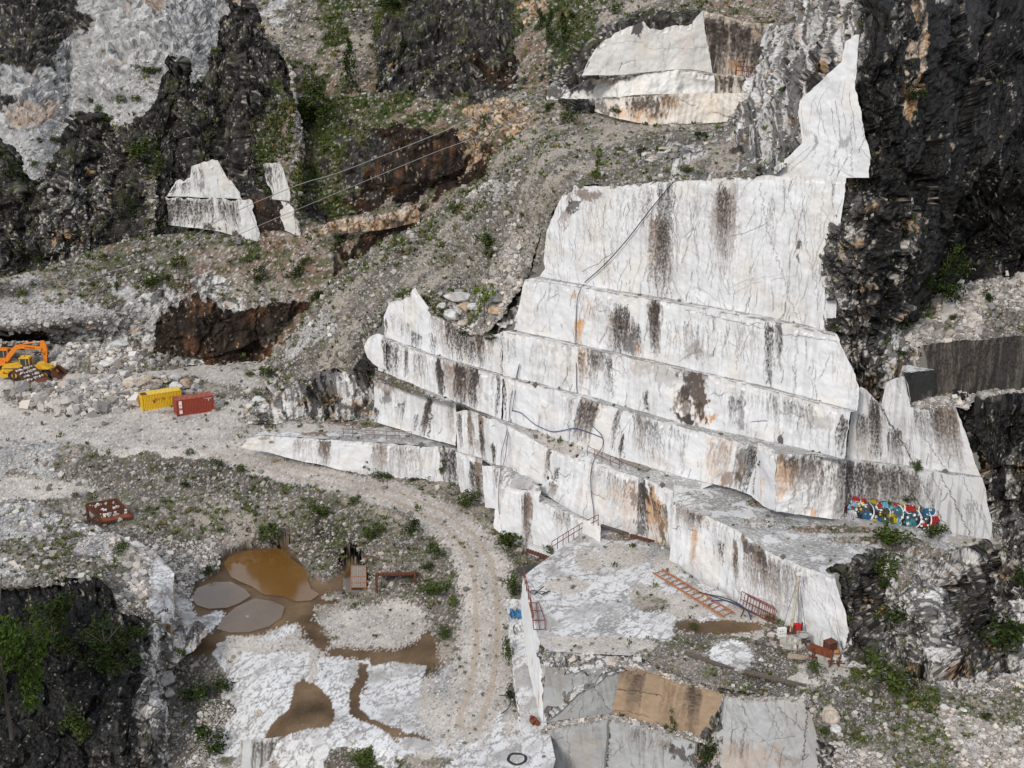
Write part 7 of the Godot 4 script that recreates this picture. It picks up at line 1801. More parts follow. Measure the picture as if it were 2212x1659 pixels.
	for x in [-0.6, 0.4, 1.4]:
		st = shape()
		cyl(st, Vector3(x, -0.1, -x * 0.8), Vector3(x, 1.0, -x * 0.8), 0.04, 0.04, 5)
		part("post", st, red, o)
	# cage of rails by the mast
	o = thing("railing_stack", "stack of rusty railing cages leaning at the foot of the streaked wall", "railing stack", at(1610, 1322, 9.3))
	q = -o.position
	for k in 3:
		var a := at(1597 + 7 * k, 1311 + 2 * k, 9.5)
		var b := at(1665 + 3 * k, 1344 + 1 * k, 9.4)
		var h := Vector3(0.25, 1.35 - 0.1 * k, -0.5 + 0.12 * k)
		st = shape()
		for t in [0.0, 0.5, 1.0]: cyl(st, a + q + h * t, b + q + h * t, 0.035, 0.035, 5)
		for i in 6: cyl(st, a.lerp(b, i / 5.0) + q, a.lerp(b, i / 5.0) + q + h, 0.035, 0.035, 5)
		part("cage", st, red, o)
	cable("hose", "blue hose curving past the end of the orange ladder", [at(1535, 1298, 9.5), at(1565, 1297, 9.55), at(1598, 1307, 9.55), at(1615, 1320, 9.5), at(1622, 1338, 9.4)], 0.06, blue, "hose")
	cable("hose", "black hose lying behind the blue hose near the ladder", [at(1510, 1280, 9.5), at(1560, 1290, 9.5), at(1592, 1302, 9.5), at(1606, 1316, 9.45), at(1600, 1332, 9.4)], 0.05, blk, "hose")
	cable("hose", "black hose running along the wall foot towards the railing cages", [at(1512, 1279, 9.6), at(1575, 1300, 9.6), at(1625, 1322, 9.5), at(1650, 1337, 9.4)], 0.05, blk, "hose")
	# timbers
	timber("long grey timber lying near the front edge of the lowest terrace", at(1480, 1412, 9.1), at(1584, 1449, 9.0), 0.2, dark_wood)
	timber("pair of long grey timbers lying in front of the mast block", at(1608, 1452, 8.95), at(1741, 1485, 8.85), 0.22, dark_wood)
	timber("dark timber lying along the wall foot at the back of the lowest terrace", at(1298, 1137, 9.6), at(1356, 1155, 9.6), 0.22, dark_wood)
	timber("dark rusty beam on the back of the lowest terrace beside the rubble", at(1362, 1158, 9.6), at(1412, 1172, 9.6), 0.2, rust)
	o = thing("walkway", "old wooden walkway with thin rusty rails on the ledge below the plain bench", "walkway", at(1337, 992, 16.0))
	q = -o.position
	var w0 := hit(1336, 993) + Vector3(0, 0.12, 0)
	var w1 := hit(1402, 1018) + Vector3(0, 0.12, 0)
	for i in 6:
		st = shape()
		var w2 := w0.lerp(w1, i / 6.0) + q
		var w3 := w0.lerp(w1, (i + 0.92) / 6.0) + q
		beam(st, w2, w3, 0.8, 0.08)
		part("plank", st, wood, o)
	railing("thin rusty railing along the dusty ledge left of the wooden walkway", [hit(1268, 985), hit(1300, 999), hit(1337, 1012)], 1.1, 2, red, 0.03)
	railing("thin rusty railing on the brown terrace left of the roadside wall", [at(742, 944, 9.4), at(782, 946, 9.4), at(835, 949, 9.4), at(890, 950, 9.4)], 1.1, 2, red, 0.03)
	railing("rusty rail along the foot of the upper quarry's dark flank", [at(1590, 162, 162.5), at(1630, 166, 160.5)], 1.2, 3, red, 0.06)
	# cables on the faces
	cable("cable", "black cable hanging diagonally across the largest white face", on_wall([1460, 392, 1410, 452, 1360, 512, 1310, 568, 1268, 610], 0.35), 0.055, blk)
	cable("cable", "dark cable dropping down the benches beside the ochre seam", on_wall([1266, 612, 1252, 632, 1249, 668, 1247, 730, 1246, 800, 1246, 850, 1257, 893, 1284, 923, 1301, 941, 1304, 964, 1284, 995, 1279, 1022, 1281, 1060, 1284, 1095, 1288, 1120], 0.25), 0.05, grey_c)
	cable("hose", "sagging dark hose slung across the plain fourth bench", on_wall([1110, 886, 1127, 892, 1154, 915, 1175, 925, 1197, 930, 1220, 929, 1244, 925, 1270, 935, 1302, 943], 0.25), 0.05, blue, "hose")
	cable("cable", "pair of dark cables hanging down the benches to the low block", on_wall([1124, 784, 1115, 815, 1110, 860, 1104, 905, 1097, 945, 1090, 980, 1084, 1010, 1080, 1050, 1082, 1090, 1085, 1110], 0.3), 0.045, grey_c)
	cable("cable", "second dark cable beside the pair of hanging cables", on_wall([1124, 784, 1121, 815, 1112, 870, 1106, 910, 1101, 945, 1095, 985, 1088, 1010], 0.32), 0.04, grey_c)
	var lc: Array = []
	for e in [[0, 658, 190], [43, 654, 189.5], [107, 628, 189.5], [233, 588, 190], [357, 550, 191], [483, 470, 190], [643, 400, 187], [737, 371, 185], [950, 287, 181], [1037, 247, 179], [1221, 173, 175], [1371, 84, 171.8]]: lc.append(at(e[0], e[1], e[2]))
	cable("aerial_cable", "long grey aerial cable rising from the gravel hill to the upper quarry", lc, 0.06, plain("aerial_steel", Color(0.22, 0.22, 0.22), 0.5))
	lc = []
	for e in [[420, 560, 189], [520, 505, 189], [737, 413, 185], [937, 330, 181], [1040, 290, 178], [1240, 190, 174], [1330, 118, 171.6]]: lc.append(at(e[0], e[1], e[2]))
	cable("aerial_cable", "lower of the two grey aerial cables crossing the dark hollow", lc, 0.05, plain("aerial_steel", Color(0.22, 0.22, 0.22), 0.5))
	# odds and ends
	cable("hose_coil", "coil of black hose lying at the foot of the terrace block", ring_path(at(1117, 1641, 2.2), 0.75, 5.0), 0.06, blk, "hose")
	st = shape()
	for e in [[0.0, 0.25, 0.0, 0.5, 0.5, 0.5, 0.3], [0.35, 0.15, 0.2, 0.4, 0.3, 0.4, 0.9], [-0.15, 0.6, 0.05, 0.25, 0.4, 0.2, 0.2], [0.12, 0.42, 0.02, 0.3, 0.24, 0.3, 0.5]]: box(st, Vector3(e[0], e[1], e[2]), Vector3(e[3], e[4], e[5]), Basis.from_euler(Vector3(e[6], e[6] * 2.0, 0.3)))
	lone("scrap_metal", st, paint("rust_plate", Color.BLACK, Color.BLACK), "crumpled orange rust scrap on the narrow white ledge", "scrap", at(1152, 1562, 2.4))
	st = shape()
	var r := RandomNumberGenerator.new()
	r.seed = 5
	var gp := []
	for j in 6:
		for i in 6: gp.append(Vector3((i - 2.5) * 0.26 + r.randf_range(-0.06, 0.06), r.randf_range(0.02, 0.42), (j - 2.5) * 0.34 + r.randf_range(-0.08, 0.08)))
	for j in 5:
		for i in 5: quad(st, gp[j * 6 + i], gp[(j + 1) * 6 + i], gp[(j + 1) * 6 + i + 1], gp[j * 6 + i + 1])
	lone("tarpaulin", st, plain("blue_tarp", Color(0.03, 0.13, 0.26), 0.5), "crumpled blue tarpaulin on the narrow ledge beside the terrace block", "tarpaulin", at(1114, 1330, 3.0))
	cable("hose", "short black hose hanging over the narrow white ledge", [at(1122, 1345, 2.9), at(1110, 1352, 2.8), at(1112, 1368, 2.75), at(1124, 1376, 2.75)], 0.05, blk, "hose")
	cable("hose", "black hose curling from the road gravel onto the ledge end", [at(1078, 1502, 0.8), at(1098, 1503, 1.0), at(1104, 1515, 1.2), at(1098, 1530, 1.0), at(1082, 1542, 0.6)], 0.05, blk, "hose")
	o = thing("scrap_heap", "little heap of wire and black scrap on the lowest terrace by the bent railing", "scrap", at(1160, 1284, 9.3))
	st = shape()
	tube(st, ring_path(Vector3(-0.3, 0.15, 0), 0.35, 2.0), 0.035)
	part("wire_loop", st, blk, o)
	st = shape()
	tube(st, ring_path(Vector3(0.45, 0.15, 0.1), 0.3, 1.5), 0.035)
	part("wire_loop", st, blk, o)
	st = shape()
	beam(st, Vector3(-0.2, 0.1, 0), Vector3(0.7, 0.6, -0.5), 0.07, 0.07)
	part("bar", st, rust, o)
	st = shape()
	beam(st, Vector3(0.5, 0.1, 0.1), Vector3(1.2, 0.2, -0.3), 0.09, 0.09)
	part("bar", st, rust, o)
	# red barrier rails and small plates on faces
	for e in [["small rusty square plate fixed high on the white pillars", 1040, 912], ["small rusty square plate on the tall bench left of the forked stain", 1183, 1029], ["rusty bracket sticking out near the top of the tall bench", 1247, 987]]:
		st = shape()
		box(st, Vector3.ZERO, Vector3(0.32, 0.34, 0.12), Basis(Vector3.UP, 0.75))
		lone("wall_plate", st, rust, e[0], "plate", hit(e[1], e[2]) + hit_normal(e[1], e[2]) * 0.05)

func ring_path(c: Vector3, r: float, turns: float) -> Array:
	var out: Array = []
	var n := int(turns * 12)
	for i in n + 1:
		var a := TAU * i / 12.0
		out.append(c + Vector3(cos(a) * r * (1.0 + 0.12 * sin(i * 0.7)), 0.05 + 0.03 * (i % 3), sin(a) * r * (1.0 + 0.1 * cos(i * 0.9))))
	return out

func timber(label: String, a: Vector3, b: Vector3, w: float, m: Material) -> void:
	var o := thing("timber", label, "timber", a)
	var q := -a
	var side := (b - a).cross(Vector3.UP).normalized()
	for k in 2:
		var st := shape()
		var s := side * (k - 0.5) * w * 1.1
		beam(st, q + a + s + Vector3(0, 0.1, 0), q + a.lerp(b, 1.0 if k == 0 else 0.86) + s + Vector3(0, 0.1, 0), w, 0.18)
		part("board", st, m, o)

func caught(tl: Vector3, tr: Vector3, bl: Vector3, br: Vector3, n: int, deep: float, sd: int) -> void:
	# rubble held on a screen
	var r := RandomNumberGenerator.new()
	r.seed = sd
	for i in n:
		var row := float(r.randi() % 4)
		var v := (row + r.randf_range(0.35, 0.75)) / 5.2 * deep * 1.5
		var p := lerp4(tl, tr, bl, br, r.randf_range(0.05, 0.95), minf(v, 0.76)) + Vector3(0, 0.08, 0)
		var s := r.randf_range(0.07, 0.17)
		stones.append([Transform3D(Basis.from_euler(Vector3(r.randf() * 6.0, r.randf() * 6.0, 0)).scaled(Vector3(s, s, s)), p), grey(r.randf_range(0.35, 0.65), 0.03), i % 4])

# ---------------------------------------------------------------- boulders
var boulder_proto: Array = []
var ico_v: Array = []
var ico_f: Array = []

func ico() -> void:
	var t := (1.0 + sqrt(5.0)) / 2.0
	for v in [[-1, t, 0], [1, t, 0], [-1, -t, 0], [1, -t, 0], [0, -1, t], [0, 1, t], [0, -1, -t], [0, 1, -t], [t, 0, -1], [t, 0, 1], [-t, 0, -1], [-t, 0, 1]]: ico_v.append(Vector3(v[0], v[1], v[2]).normalized())
	ico_f = [[0, 11, 5], [0, 5, 1], [0, 1, 7], [0, 7, 10], [0, 10, 11], [1, 5, 9], [5, 11, 4], [11, 10, 2], [10, 7, 6], [7, 1, 8], [3, 9, 4], [3, 4, 2], [3, 2, 6], [3, 6, 8], [3, 8, 9], [4, 9, 5], [2, 4, 11], [6, 2, 10], [8, 6, 7], [9, 8, 1]]
	for pass_ in 2:
		var nf: Array = []
		for f in ico_f:
			var m: Array = []
			for e in 3:
				var p: Vector3 = (ico_v[f[e]] + ico_v[f[(e + 1) % 3]]).normalized()
				var found := -1
				for k in ico_v.size():
					if ico_v[k].distance_squared_to(p) < 1e-6: found = k
				if found < 0:
					ico_v.append(p)
					found = ico_v.size() - 1
				m.append(found)
			nf.append_array([[f[0], m[0], m[2]], [f[1], m[1], m[0]], [f[2], m[2], m[1]], [m[0], m[1], m[2]]])
		ico_f = nf

func boulder_mesh(sd: int, tone: Color, second: Color, slab: float) -> ArrayMesh:
	var r := RandomNumberGenerator.new()
	r.seed = sd
	var planes: Array = []
	for i in 11:
		var n := Vector3(r.randf_range(-1, 1), r.randf_range(-1, 1), r.randf_range(-1, 1)).normalized()
		planes.append([n, r.randf_range(0.62, 0.95)])
	planes.append([Vector3.UP, r.randf_range(0.5, 0.8)])
	planes.append([Vector3.DOWN, 0.5])
	var pos: Array = []
	for v in ico_v:
		var d: float = 1.15
		for p in planes:
			var c: float = v.dot(p[0])
			if c > 0.05: d = minf(d, p[1] / c)
		pos.append(Vector3(v.x * d, v.y * d * slab, v.z * d) * (1.0 + 0.03 * n1.get_noise_3d(v.x * 3.0 + sd, v.y * 3.0, v.z * 3.0)))
	var st := shape()
	for f in ico_f:
		var a: Vector3 = pos[f[0]]
		var b: Vector3 = pos[f[1]]
		var c: Vector3 = pos[f[2]]
		var n := (b - a).cross(c - a).normalized()
		if n.dot(a + b + c) < 0: n = -n
		for k in [0, 2, 1] if (b - a).cross(c - a).dot(a + b + c) > 0 else [0, 1, 2]:
			var p: Vector3 = [a, b, c][k]
			var z := n1.get_noise_3d(p.x * 1.3 + sd * 3.1, p.y * 1.3, p.z * 1.3)
			var y := n1.get_noise_3d(p.x * 4.0 + sd, p.y * 4.0, p.z * 4.0)
			st.set_color(mixc(tone, second, smooth(-0.05, 0.3, z)) * (0.85 + 0.4 * y))
			st.set_normal(n)
			st.add_vertex(p)
	st.set_material(stone_mat)
	return st.commit()

func rocks() -> void:
	ico()
	var W := Color(0.60, 0.595, 0.58)
	var T := Color(0.46, 0.36, 0.26)
	var G := Color(0.20, 0.185, 0.17)
	var protos := {}
	var k := 0
	for e in [["w", W, Color(0.45, 0.42, 0.39), 1.0], ["v", W * 1.08, Color(0.55, 0.53, 0.5), 0.9], ["t", Color(0.52, 0.46, 0.39), T, 1.0], ["o", Color(0.50, 0.42, 0.34), Color(0.42, 0.25, 0.11), 1.0], ["g", G, Color(0.33, 0.31, 0.29), 0.9], ["s", W, Color(0.48, 0.42, 0.36), 0.38], ["u", T, Color(0.5, 0.44, 0.38), 0.45]]:
		for n in 2:
			protos[e[0] + str(n)] = boulder_mesh(50 + k, e[1], e[2], e[3])
			k += 1
	# kind, u, v of its foot, width, height share, label
	var list := [
		["v0", 145, 794, 25, 0.9, "big square white block at the left end of the white block row"], ["w0", 139, 771, 17, 0.9, "white block resting behind the big square white block"], ["g0", 170, 788, 22, 0.8, "dark grey split boulder in front of the white block row"], ["w1", 152, 748, 14, 0.9, "small white block perched high on the left end of the rubble"], ["t0", 166, 745, 13, 0.9, "small tan block between two white ones on top of the rubble"], ["v1", 189, 752, 24, 0.75, "tilted white block crowning the rubble under the brown wall"],
		["s0", 250, 752, 42, 1.0, "long thin white slab lying on top of the rubble by the brown wall"], ["u0", 279, 764, 40, 1.0, "broad flat tan slab right of the long thin white slab"], ["u1", 321, 760, 34, 1.0, "pink tan triangular slab at the right end of the white block row"], ["t1", 236, 770, 26, 0.9, "grey tan boulder under the long thin white slab"], ["w0", 217, 765, 16, 0.9, "rounded grey white boulder left of the grey tan boulder"], ["w1", 235, 790, 40, 0.5, "low white block half buried at the foot of the rubble"], ["v0", 287, 788, 18, 0.8, "white cube at the right foot of the rubble mound"],
		["w0", 330, 788, 13, 1.5, "upright white splinter of marble at the foot of the rubble mound"], ["w1", 155, 765, 16, 0.8, "white block in the middle of the left rubble heap"], ["o0", 182, 762, 13, 0.8, "small ochre block among the white ones"], ["w0", 205, 782, 18, 0.7, "white block beside the dark split boulder"], ["t0", 265, 772, 16, 0.6, "tan lump below the broad flat slab"], ["v1", 300, 772, 15, 0.5, "small flat white block below the tan slab"],
		["t1", 247, 845, 32, 0.85, "large tan boulder at the left front of the heap behind the containers"], ["t0", 279, 836, 28, 0.95, "tall squarish tan boulder in the middle of the heap"], ["o1", 320, 826, 26, 0.75, "ochre stained boulder on top of the heap behind the containers"], ["o0", 400, 836, 24, 1.1, "tall ochre boulder at the right end of the heap"], ["t1", 402, 816, 18, 0.9, "pale boulder balanced on the tall ochre boulder"], ["w1", 376, 838, 26, 0.75, "white boulder just left of the tall ochre boulder"], ["g1", 330, 848, 32, 0.6, "big dark grey boulder directly behind the yellow container"],
		["s1", 379, 846, 40, 1.0, "long flat white slab behind the red container"], ["v0", 296, 856, 26, 0.7, "white block just left of the yellow container's back corner"], ["g0", 270, 856, 26, 0.65, "grey boulder behind the dark red drum"], ["g1", 255, 848, 18, 0.8, "small grey brown boulder under the large tan boulder"], ["w0", 277, 846, 22, 0.5, "white slanted rock between grey and tan boulders"], ["t0", 302, 836, 18, 0.9, "brown grey boulder right of the tall squarish boulder"], ["t1", 338, 832, 20, 1.0, "pointed pale boulder beside the ochre stained boulder"], ["u0", 355, 824, 20, 0.9, "slanted brown slab near the top of the heap"], ["w1", 376, 820, 22, 0.7, "white flat-topped boulder on the heap's upper right"],
		["w0", 268, 812, 20, 0.7, "white rock at the top left of the heap"], ["v1", 230, 822, 14, 0.8, "small white rock at the heap's left tail"], ["t0", 288, 816, 16, 0.7, "small tan rock on the crest of the heap"], ["w1", 240, 814, 12, 0.7, "smallest white rock on the left crest of the heap"], ["g0", 350, 845, 14, 0.7, "small dark rock beside the big dark grey boulder"], ["t1", 315, 842, 14, 0.6, "small brown rock below the ochre stained boulder"],
		["w0", 540, 880, 20, 0.7, "white rock beside the bare branches right of the containers"], ["w1", 556, 870, 26, 0.7, "larger white rock on the gravel right of the containers"], ["g0", 545, 895, 18, 0.7, "blue grey rock at the foot of the white rock cluster"], ["o0", 533, 890, 14, 0.7, "tan rock at the left of the white rock cluster"], ["v0", 572, 880, 16, 0.7, "white rock at the right of the white rock cluster"],
		["s0", 988, 652, 60, 1.2, "long white stacked slab on top of the nook wall"], ["o1", 1010, 668, 34, 0.7, "ochre stained block under the long white slab"], ["w0", 975, 690, 34, 0.9, "white block at the left of the nook"], ["v0", 1022, 672, 30, 1.0, "white block behind the small birch"], ["g1", 1075, 650, 44, 0.55, "grey brown block on top of the right stack in the nook"], ["o0", 1078, 676, 40, 0.55, "ochre block in the middle of the right stack"], ["t1", 1085, 695, 34, 0.6, "tan block at the bottom of the right stack"], ["w1", 1050, 700, 32, 0.7, "pale broken block at the foot of the birch"], ["t0", 1000, 705, 26, 0.8, "tan boulder half under weeds in the nook"], ["w0", 1096, 712, 22, 0.7, "small white block at the right corner of the nook"], ["w1", 955, 668, 22, 0.9, "white block at the nook's upper left corner"],
		["g0", 1430, 340, 26, 0.7, "grey boulder on the top terrace above the largest face"], ["t0", 1412, 344, 20, 0.7, "tan boulder beside the grey one on the top terrace"], ["u0", 1436, 322, 24, 0.8, "flat tan slab on top of the terrace boulders"], ["g1", 1456, 342, 24, 0.7, "brown grey boulder right of the terrace boulders"], ["s1", 1405, 350, 28, 0.9, "flat white slab in front of the terrace boulders"], ["w0", 1392, 335, 14, 0.8, "small white rock left of the terrace boulders"],
		["s0", 1147, 596, 26, 1.0, "flat white block on the scree at the largest face's lower left corner"], ["w1", 1060, 440, 18, 0.5, "pale rock on the scree ridge crest"], ["s1", 1580, 250, 20, 1.3, "small brown block at the right foot of the upper quarry"], ["v0", 1431, 1184, 8, 0.8, "small white rock on the back of the lowest terrace"], ["w0", 1182, 1366, 7, 0.6, "small pale rock near the front edge of the lowest terrace"], ["v1", 1644, 1429, 11, 0.8, "white rock on the gravel in front of the mast block"], ["w1", 1638, 1140, 7, 0.7, "single white stone on the wide grey terrace"],
		["w0", 348, 1345, 26, 1.3, "pale upright rock at the foot of the sawn corner"], ["w1", 356, 1475, 40, 0.8, "tilted white slab lodged below the dark near cliff"], ["v0", 370, 1440, 22, 0.9, "broken white block below the pale torn rock lump"], ["t0", 558, 1548, 16, 1.0, "tan rock at the left edge of the marble floor"], ["w0", 475, 1395, 14, 0.6, "flat white rock on the slope below the brown pond"], ["s0", 368, 1500, 26, 0.9, "flat white rock among the dark shrubs of the gully"],
		["t1", 1795, 1560, 34, 1.3, "brown and white boulder sitting at the end of the pale front face"], ["w1", 1806, 1580, 22, 0.8, "white split rock beside the brown and white boulder"], ["w0", 2080, 1540, 16, 0.5, "flat white rock on the front right gravel slope"], ["v1", 2185, 1600, 10, 0.6, "small bright rock at the far edge of the front right slope"], ["w1", 1880, 1515, 14, 0.5, "pale rock lying above the grassy strip"]]
	var n := 0
	for e in list:
		var p := hit(e[1], e[2])
		var m := per_px(p)
		var o := MeshInstance3D.new()
		o.name = numbered("boulder")
		o.mesh = protos[e[0]]
		add_child(o)
		var s: float = e[3] * m * 0.56
		o.transform = Transform3D(Basis(Vector3.UP, n * 2.1).scaled(Vector3(s, s * e[4], s)), p + Vector3(0, s * e[4] * (0.32 if e[0][0] != "s" and e[0][0] != "u" else 0.16), -s * 0.4))
		tag(o, e[5], "boulder", "broken marble boulders")
		n += 1
	# mast block and machine block
	mast()

func block_mesh(outline: Array, y0: float, y1: float, tone: Color) -> SurfaceTool:
	# an upright rock block: outline on the ground (x, z), rough sides
	var st := shape()
	var r := RandomNumberGenerator.new()
	r.seed = outline.size() * 7 + 1
	var rings: Array = []
	for k in 5:
		var ring: Array = []
		var t := k / 4.0
		for i in outline.size() * 5:
			var a: Vector2 = outline[i / 5]
			var b: Vector2 = outline[(i / 5 + 1) % outline.size()]
			var p := a.lerp(b, (i % 5) / 5.0) * (1.0 - 0.06 * t * t)
			ring.append(Vector3(p.x + r.randf_range(-0.06, 0.06), lerpf(y0, y1, t) + r.randf_range(-0.05, 0.05), p.y + r.randf_range(-0.06, 0.06)))
		rings.append(ring)
	var n: int = rings[0].size()
	for k in 4:
		for i in n:
			var j := (i + 1) % n
			var v := 0.7 + 0.45 * n1.get_noise_3d(i * 0.9, k * 0.2, 3.0)
			st.set_color((tone * v).lerp(Color(0.12, 0.09, 0.07), smooth(0.15, 0.4, n1.get_noise_3d(i * 0.7, k * 0.15, 9.0))))
			quad2(st, rings[k][i], rings[k][j], rings[k + 1][j], rings[k + 1][i])
	var c := Vector3.ZERO
	for p in rings[4]: c += p / n
	c.y = y1 + 0.05
	for i in n:
		st.set_color(tone * (0.55 + 0.3 * r.randf()))
		var a: Vector3 = rings[4][i]
		var b: Vector3 = rings[4][(i + 1) % n]
		var m := (b - a).cross(c - a).normalized()
		if m.y < 0: m = -m
		for p in ([a, b, c] if (b - a).cross(c - a).y < 0 else [a, c, b]):
			st.set_normal(m)
			st.add_vertex(p)
	return st

func quad2(st: SurfaceTool, a: Vector3, b: Vector3, c: Vector3, d: Vector3) -> void:
	var n := (b - a).cross(c - a).normalized()
	var out := (a + b + c + d) / 4.0
	out.y = 0
	if n.dot(out) < 0:
		n = -n
		for p in [a, b, c, a, c, d]:
			st.set_normal(n); st.add_vertex(p)
	else:
		for p in [a, c, b, a, d, c]:
			st.set_normal(n); st.add_vertex(p)

func mast() -> void:
	var rust := paint("rust", Color.BLACK, Color.BLACK)
	var c := at(1704, 1394, 9.15)
	var o := thing("mast_block", "squat white marble block serving as foot of the mast", "stone block", c)
	part("block", block_mesh([Vector2(-1.95, -0.35), Vector2(-0.6, 0.25), Vector2(0.45, 0.75), Vector2(1.75, 0.25), Vector2(1.85, -0.35), Vector2(0.3, -1.3), Vector2(-0.7, -1.5)], -0.15, 1.0, Color(0.58, 0.55, 0.50)), stone_mat, o)
	var b := c + Vector3(0.2, 1.02, -0.45)
	o = thing("mast", "pale rust-streaked steel mast on the squat marble block", "mast", b)
	var st := shape()
	cyl(st, Vector3.ZERO, Vector3(0.30, 5.6, 0.0), 0.15, 0.12, 12)
	part("pole", st, paint("mast_paint", Color(0.46, 0.44, 0.36), Color(0.34, 0.19, 0.08), 0.35, 0.6, 0.0, 0.34), o)
	st = shape()
	box(st, Vector3(0.33, 5.68, 0), Vector3(0.55, 0.12, 0.45), Basis(Vector3(0, 0, 1), 0.25))
	part("lamp_head", st, plain("lamp_white", Color(0.6, 0.58, 0.52), 0.5), o)
	st = shape()
	box(st, Vector3(0, 0.06, 0), Vector3(0.9, 0.12, 0.8))
	for a in 4: box(st, Vector3(cos(a * PI / 2) * 0.2, 0.35, sin(a * PI / 2) * 0.2), Vector3(0.3, 0.6, 0.05), Basis(Vector3.UP, -a * PI / 2))
	part("foot_plate", st, rust, o)
	for e in [[Vector3(0.28, 5.4, 0), Vector3(-0.9, 0.1, 0.2)], [Vector3(0.28, 5.4, 0), Vector3(1.3, 0.1, 0.1)], [Vector3(0.28, 5.4, 0), Vector3(0.6, 0.0, 0.5)]]:
		st = shape()
		cyl(st, e[0], e[1], 0.018, 0.018, 4)
		part("stay_wire", st, plain("black_iron", Color(0.03, 0.03, 0.032), 0.7), o)
	o = thing("switch_cabinet", "white electric cabinet with sockets at the foot of the mast", "cabinet", c + Vector3(-0.75, 0.98, 0.15), 0.2)
	st = shape()
	box(st, Vector3(0, 0.42, 0), Vector3(0.75, 0.8, 0.35))
	part("case", st, plain("cabinet_white", Color(0.68, 0.68, 0.66), 0.5), o)
	for i in 5:
		st = shape()
		cyl(st, Vector3(-0.22 + 0.22 * (i % 3), 0.35 + 0.25 * (i / 3), 0.17), Vector3(-0.22 + 0.22 * (i % 3), 0.35 + 0.25 * (i / 3), 0.21), 0.055, 0.05, 8)
		part("socket", st, plain("socket_grey", Color(0.25, 0.22, 0.16), 0.5), o)
	o = thing("winch", "small red winch behind the foot of the mast", "winch", c + Vector3(0.75, 0.98, -0.75))
	st = shape()
	box(st, Vector3(0, 0.45, 0), Vector3(0.7, 0.6, 0.3))
	part("motor", st, plain("winch_red", Color(0.50, 0.012, 0.012), 0.45), o)
	st = shape()
	for x in [-0.35, 0.5]:
		box(st, Vector3(x, 0.4, -0.1), Vector3(0.07, 0.85, 0.3))
		part("bracket", st, rust, o)
		st = shape()
	cyl(st, Vector3(-1.3, 0.3, 0.1), Vector3(-1.0, 0.3, 0.1), 0.24, 0.24, 10)
	part("drum", st, rust, o)
	cable("wire_coil", "coil of grey steel wire rope on the squat marble block", ring_path(c + Vector3(1.15, 1.03, 0.05), 0.55, 5.0), 0.03, plain("wire_rope", Color(0.30, 0.31, 0.32), 0.4), "wire rope")
	cable("wire_coil", "coil of brown wire rope behind the electric cabinet", ring_path(c + Vector3(-1.0, 1.02, -0.75), 0.4, 3.0), 0.035, rust, "wire rope")
	cable("cable", "black cable running from the cabinet down to the gravel", [c + Vector3(-1.0, 1.2, 0.3), c + Vector3(-1.5, 0.8, 0.35), c + Vector3(-2.2, 0.2, 0.3), c + Vector3(-2.6, 0.02, 0.6)], 0.03, plain("black_hose", Color.BLACK))
	cable("cable", "black cable hanging over the right side of the squat marble block", [c + Vector3(0.3, 1.05, 0.1), c + Vector3(0.9, 1.0, 0.5), c + Vector3(1.3, 0.4, 0.8), c + Vector3(1.6, 0.03, 1.2)], 0.03, plain("black_hose", Color.BLACK))
	st = shape()
	prism_floor(st, [Vector2(-0.9, 0.2), Vector2(0.5, 0.45), Vector2(1.2, 0.1), Vector2(-0.7, -0.5)], 0.0, 0.16)
	lone("stone_plate", st, stone_plain("tan_stone", Color(0.36, 0.28, 0.21)), "flat tan stone plate lying in front of the squat marble block", "stone plate", at(1722, 1420, 9.05))
	# second block with the rusty machine
	c = at(1785, 1430, 8.95)
	o = thing("machine_block", "low white marble block carrying the rusty machine", "stone block", c)
	part("block", block_mesh([Vector2(-1.5, -0.5), Vector2(-0.6, 0.1), Vector2(0.7, 0.55), Vector2(1.45, 0.2), Vector2(1.3, -0.5), Vector2(-0.3, -1.2), Vector2(-1.3, -1.1)], -0.15, 0.75, Color(0.58, 0.55, 0.50)), stone_mat, o)
	o = thing("rusty_machine", "dark orange rusty machine frame lying over the low marble block", "machine", c + Vector3(-0.2, 0.78, 0))
	var rp := paint("rust_plate", Color.BLACK, Color.BLACK)
	st = shape()
	box(st, Vector3(-0.4, 0.35, 0.05), Vector3(2.0, 0.12, 0.8), Basis.from_euler(Vector3(0.35, -0.35, -0.25)))
	for i in 5: box(st, Vector3(-0.4, 0.43, 0.05) + Basis.from_euler(Vector3(0.35, -0.35, -0.25)) * Vector3(0, 0.02, -0.32 + 0.16 * i), Vector3(2.0, 0.07, 0.05), Basis.from_euler(Vector3(0.35, -0.35, -0.25)))
	part("ribbed_plate", st, rp, o)
	st = shape()
	for e in [[Vector3(0.55, 0.25, -0.5), Vector3(0.95, 0.06, 0.8)], [Vector3(0.55, 0.95, -0.5), Vector3(0.95, 0.06, 0.8)]]: box(st, e[0], e[1], Basis(Vector3.UP, 0.5))
	for x in [-0.42, 0.0, 0.42]:
		for z in [-0.36, 0.36]: box(st, Vector3(0.55, 0.6, -0.5) + Basis(Vector3.UP, 0.5) * Vector3(x, 0, z), Vector3(0.07, 0.7, 0.07), Basis(Vector3.UP, 0.5))
	box(st, Vector3(0.55, 0.6, -0.5), Vector3(0.8, 0.6, 0.62), Basis(Vector3.UP, 0.5))
	part("cage_box", st, rust, o)
	st = shape()
	cyl(st, Vector3(0.85, 0.2, 0.05), Vector3(1.2, 0.35, 0.15), 0.2, 0.2, 10)
	part("drum", st, paint("orange_rust", Color(0.45, 0.16, 0.04), Color(0.2, 0.06, 0.02), 1.0, 0.8), o)
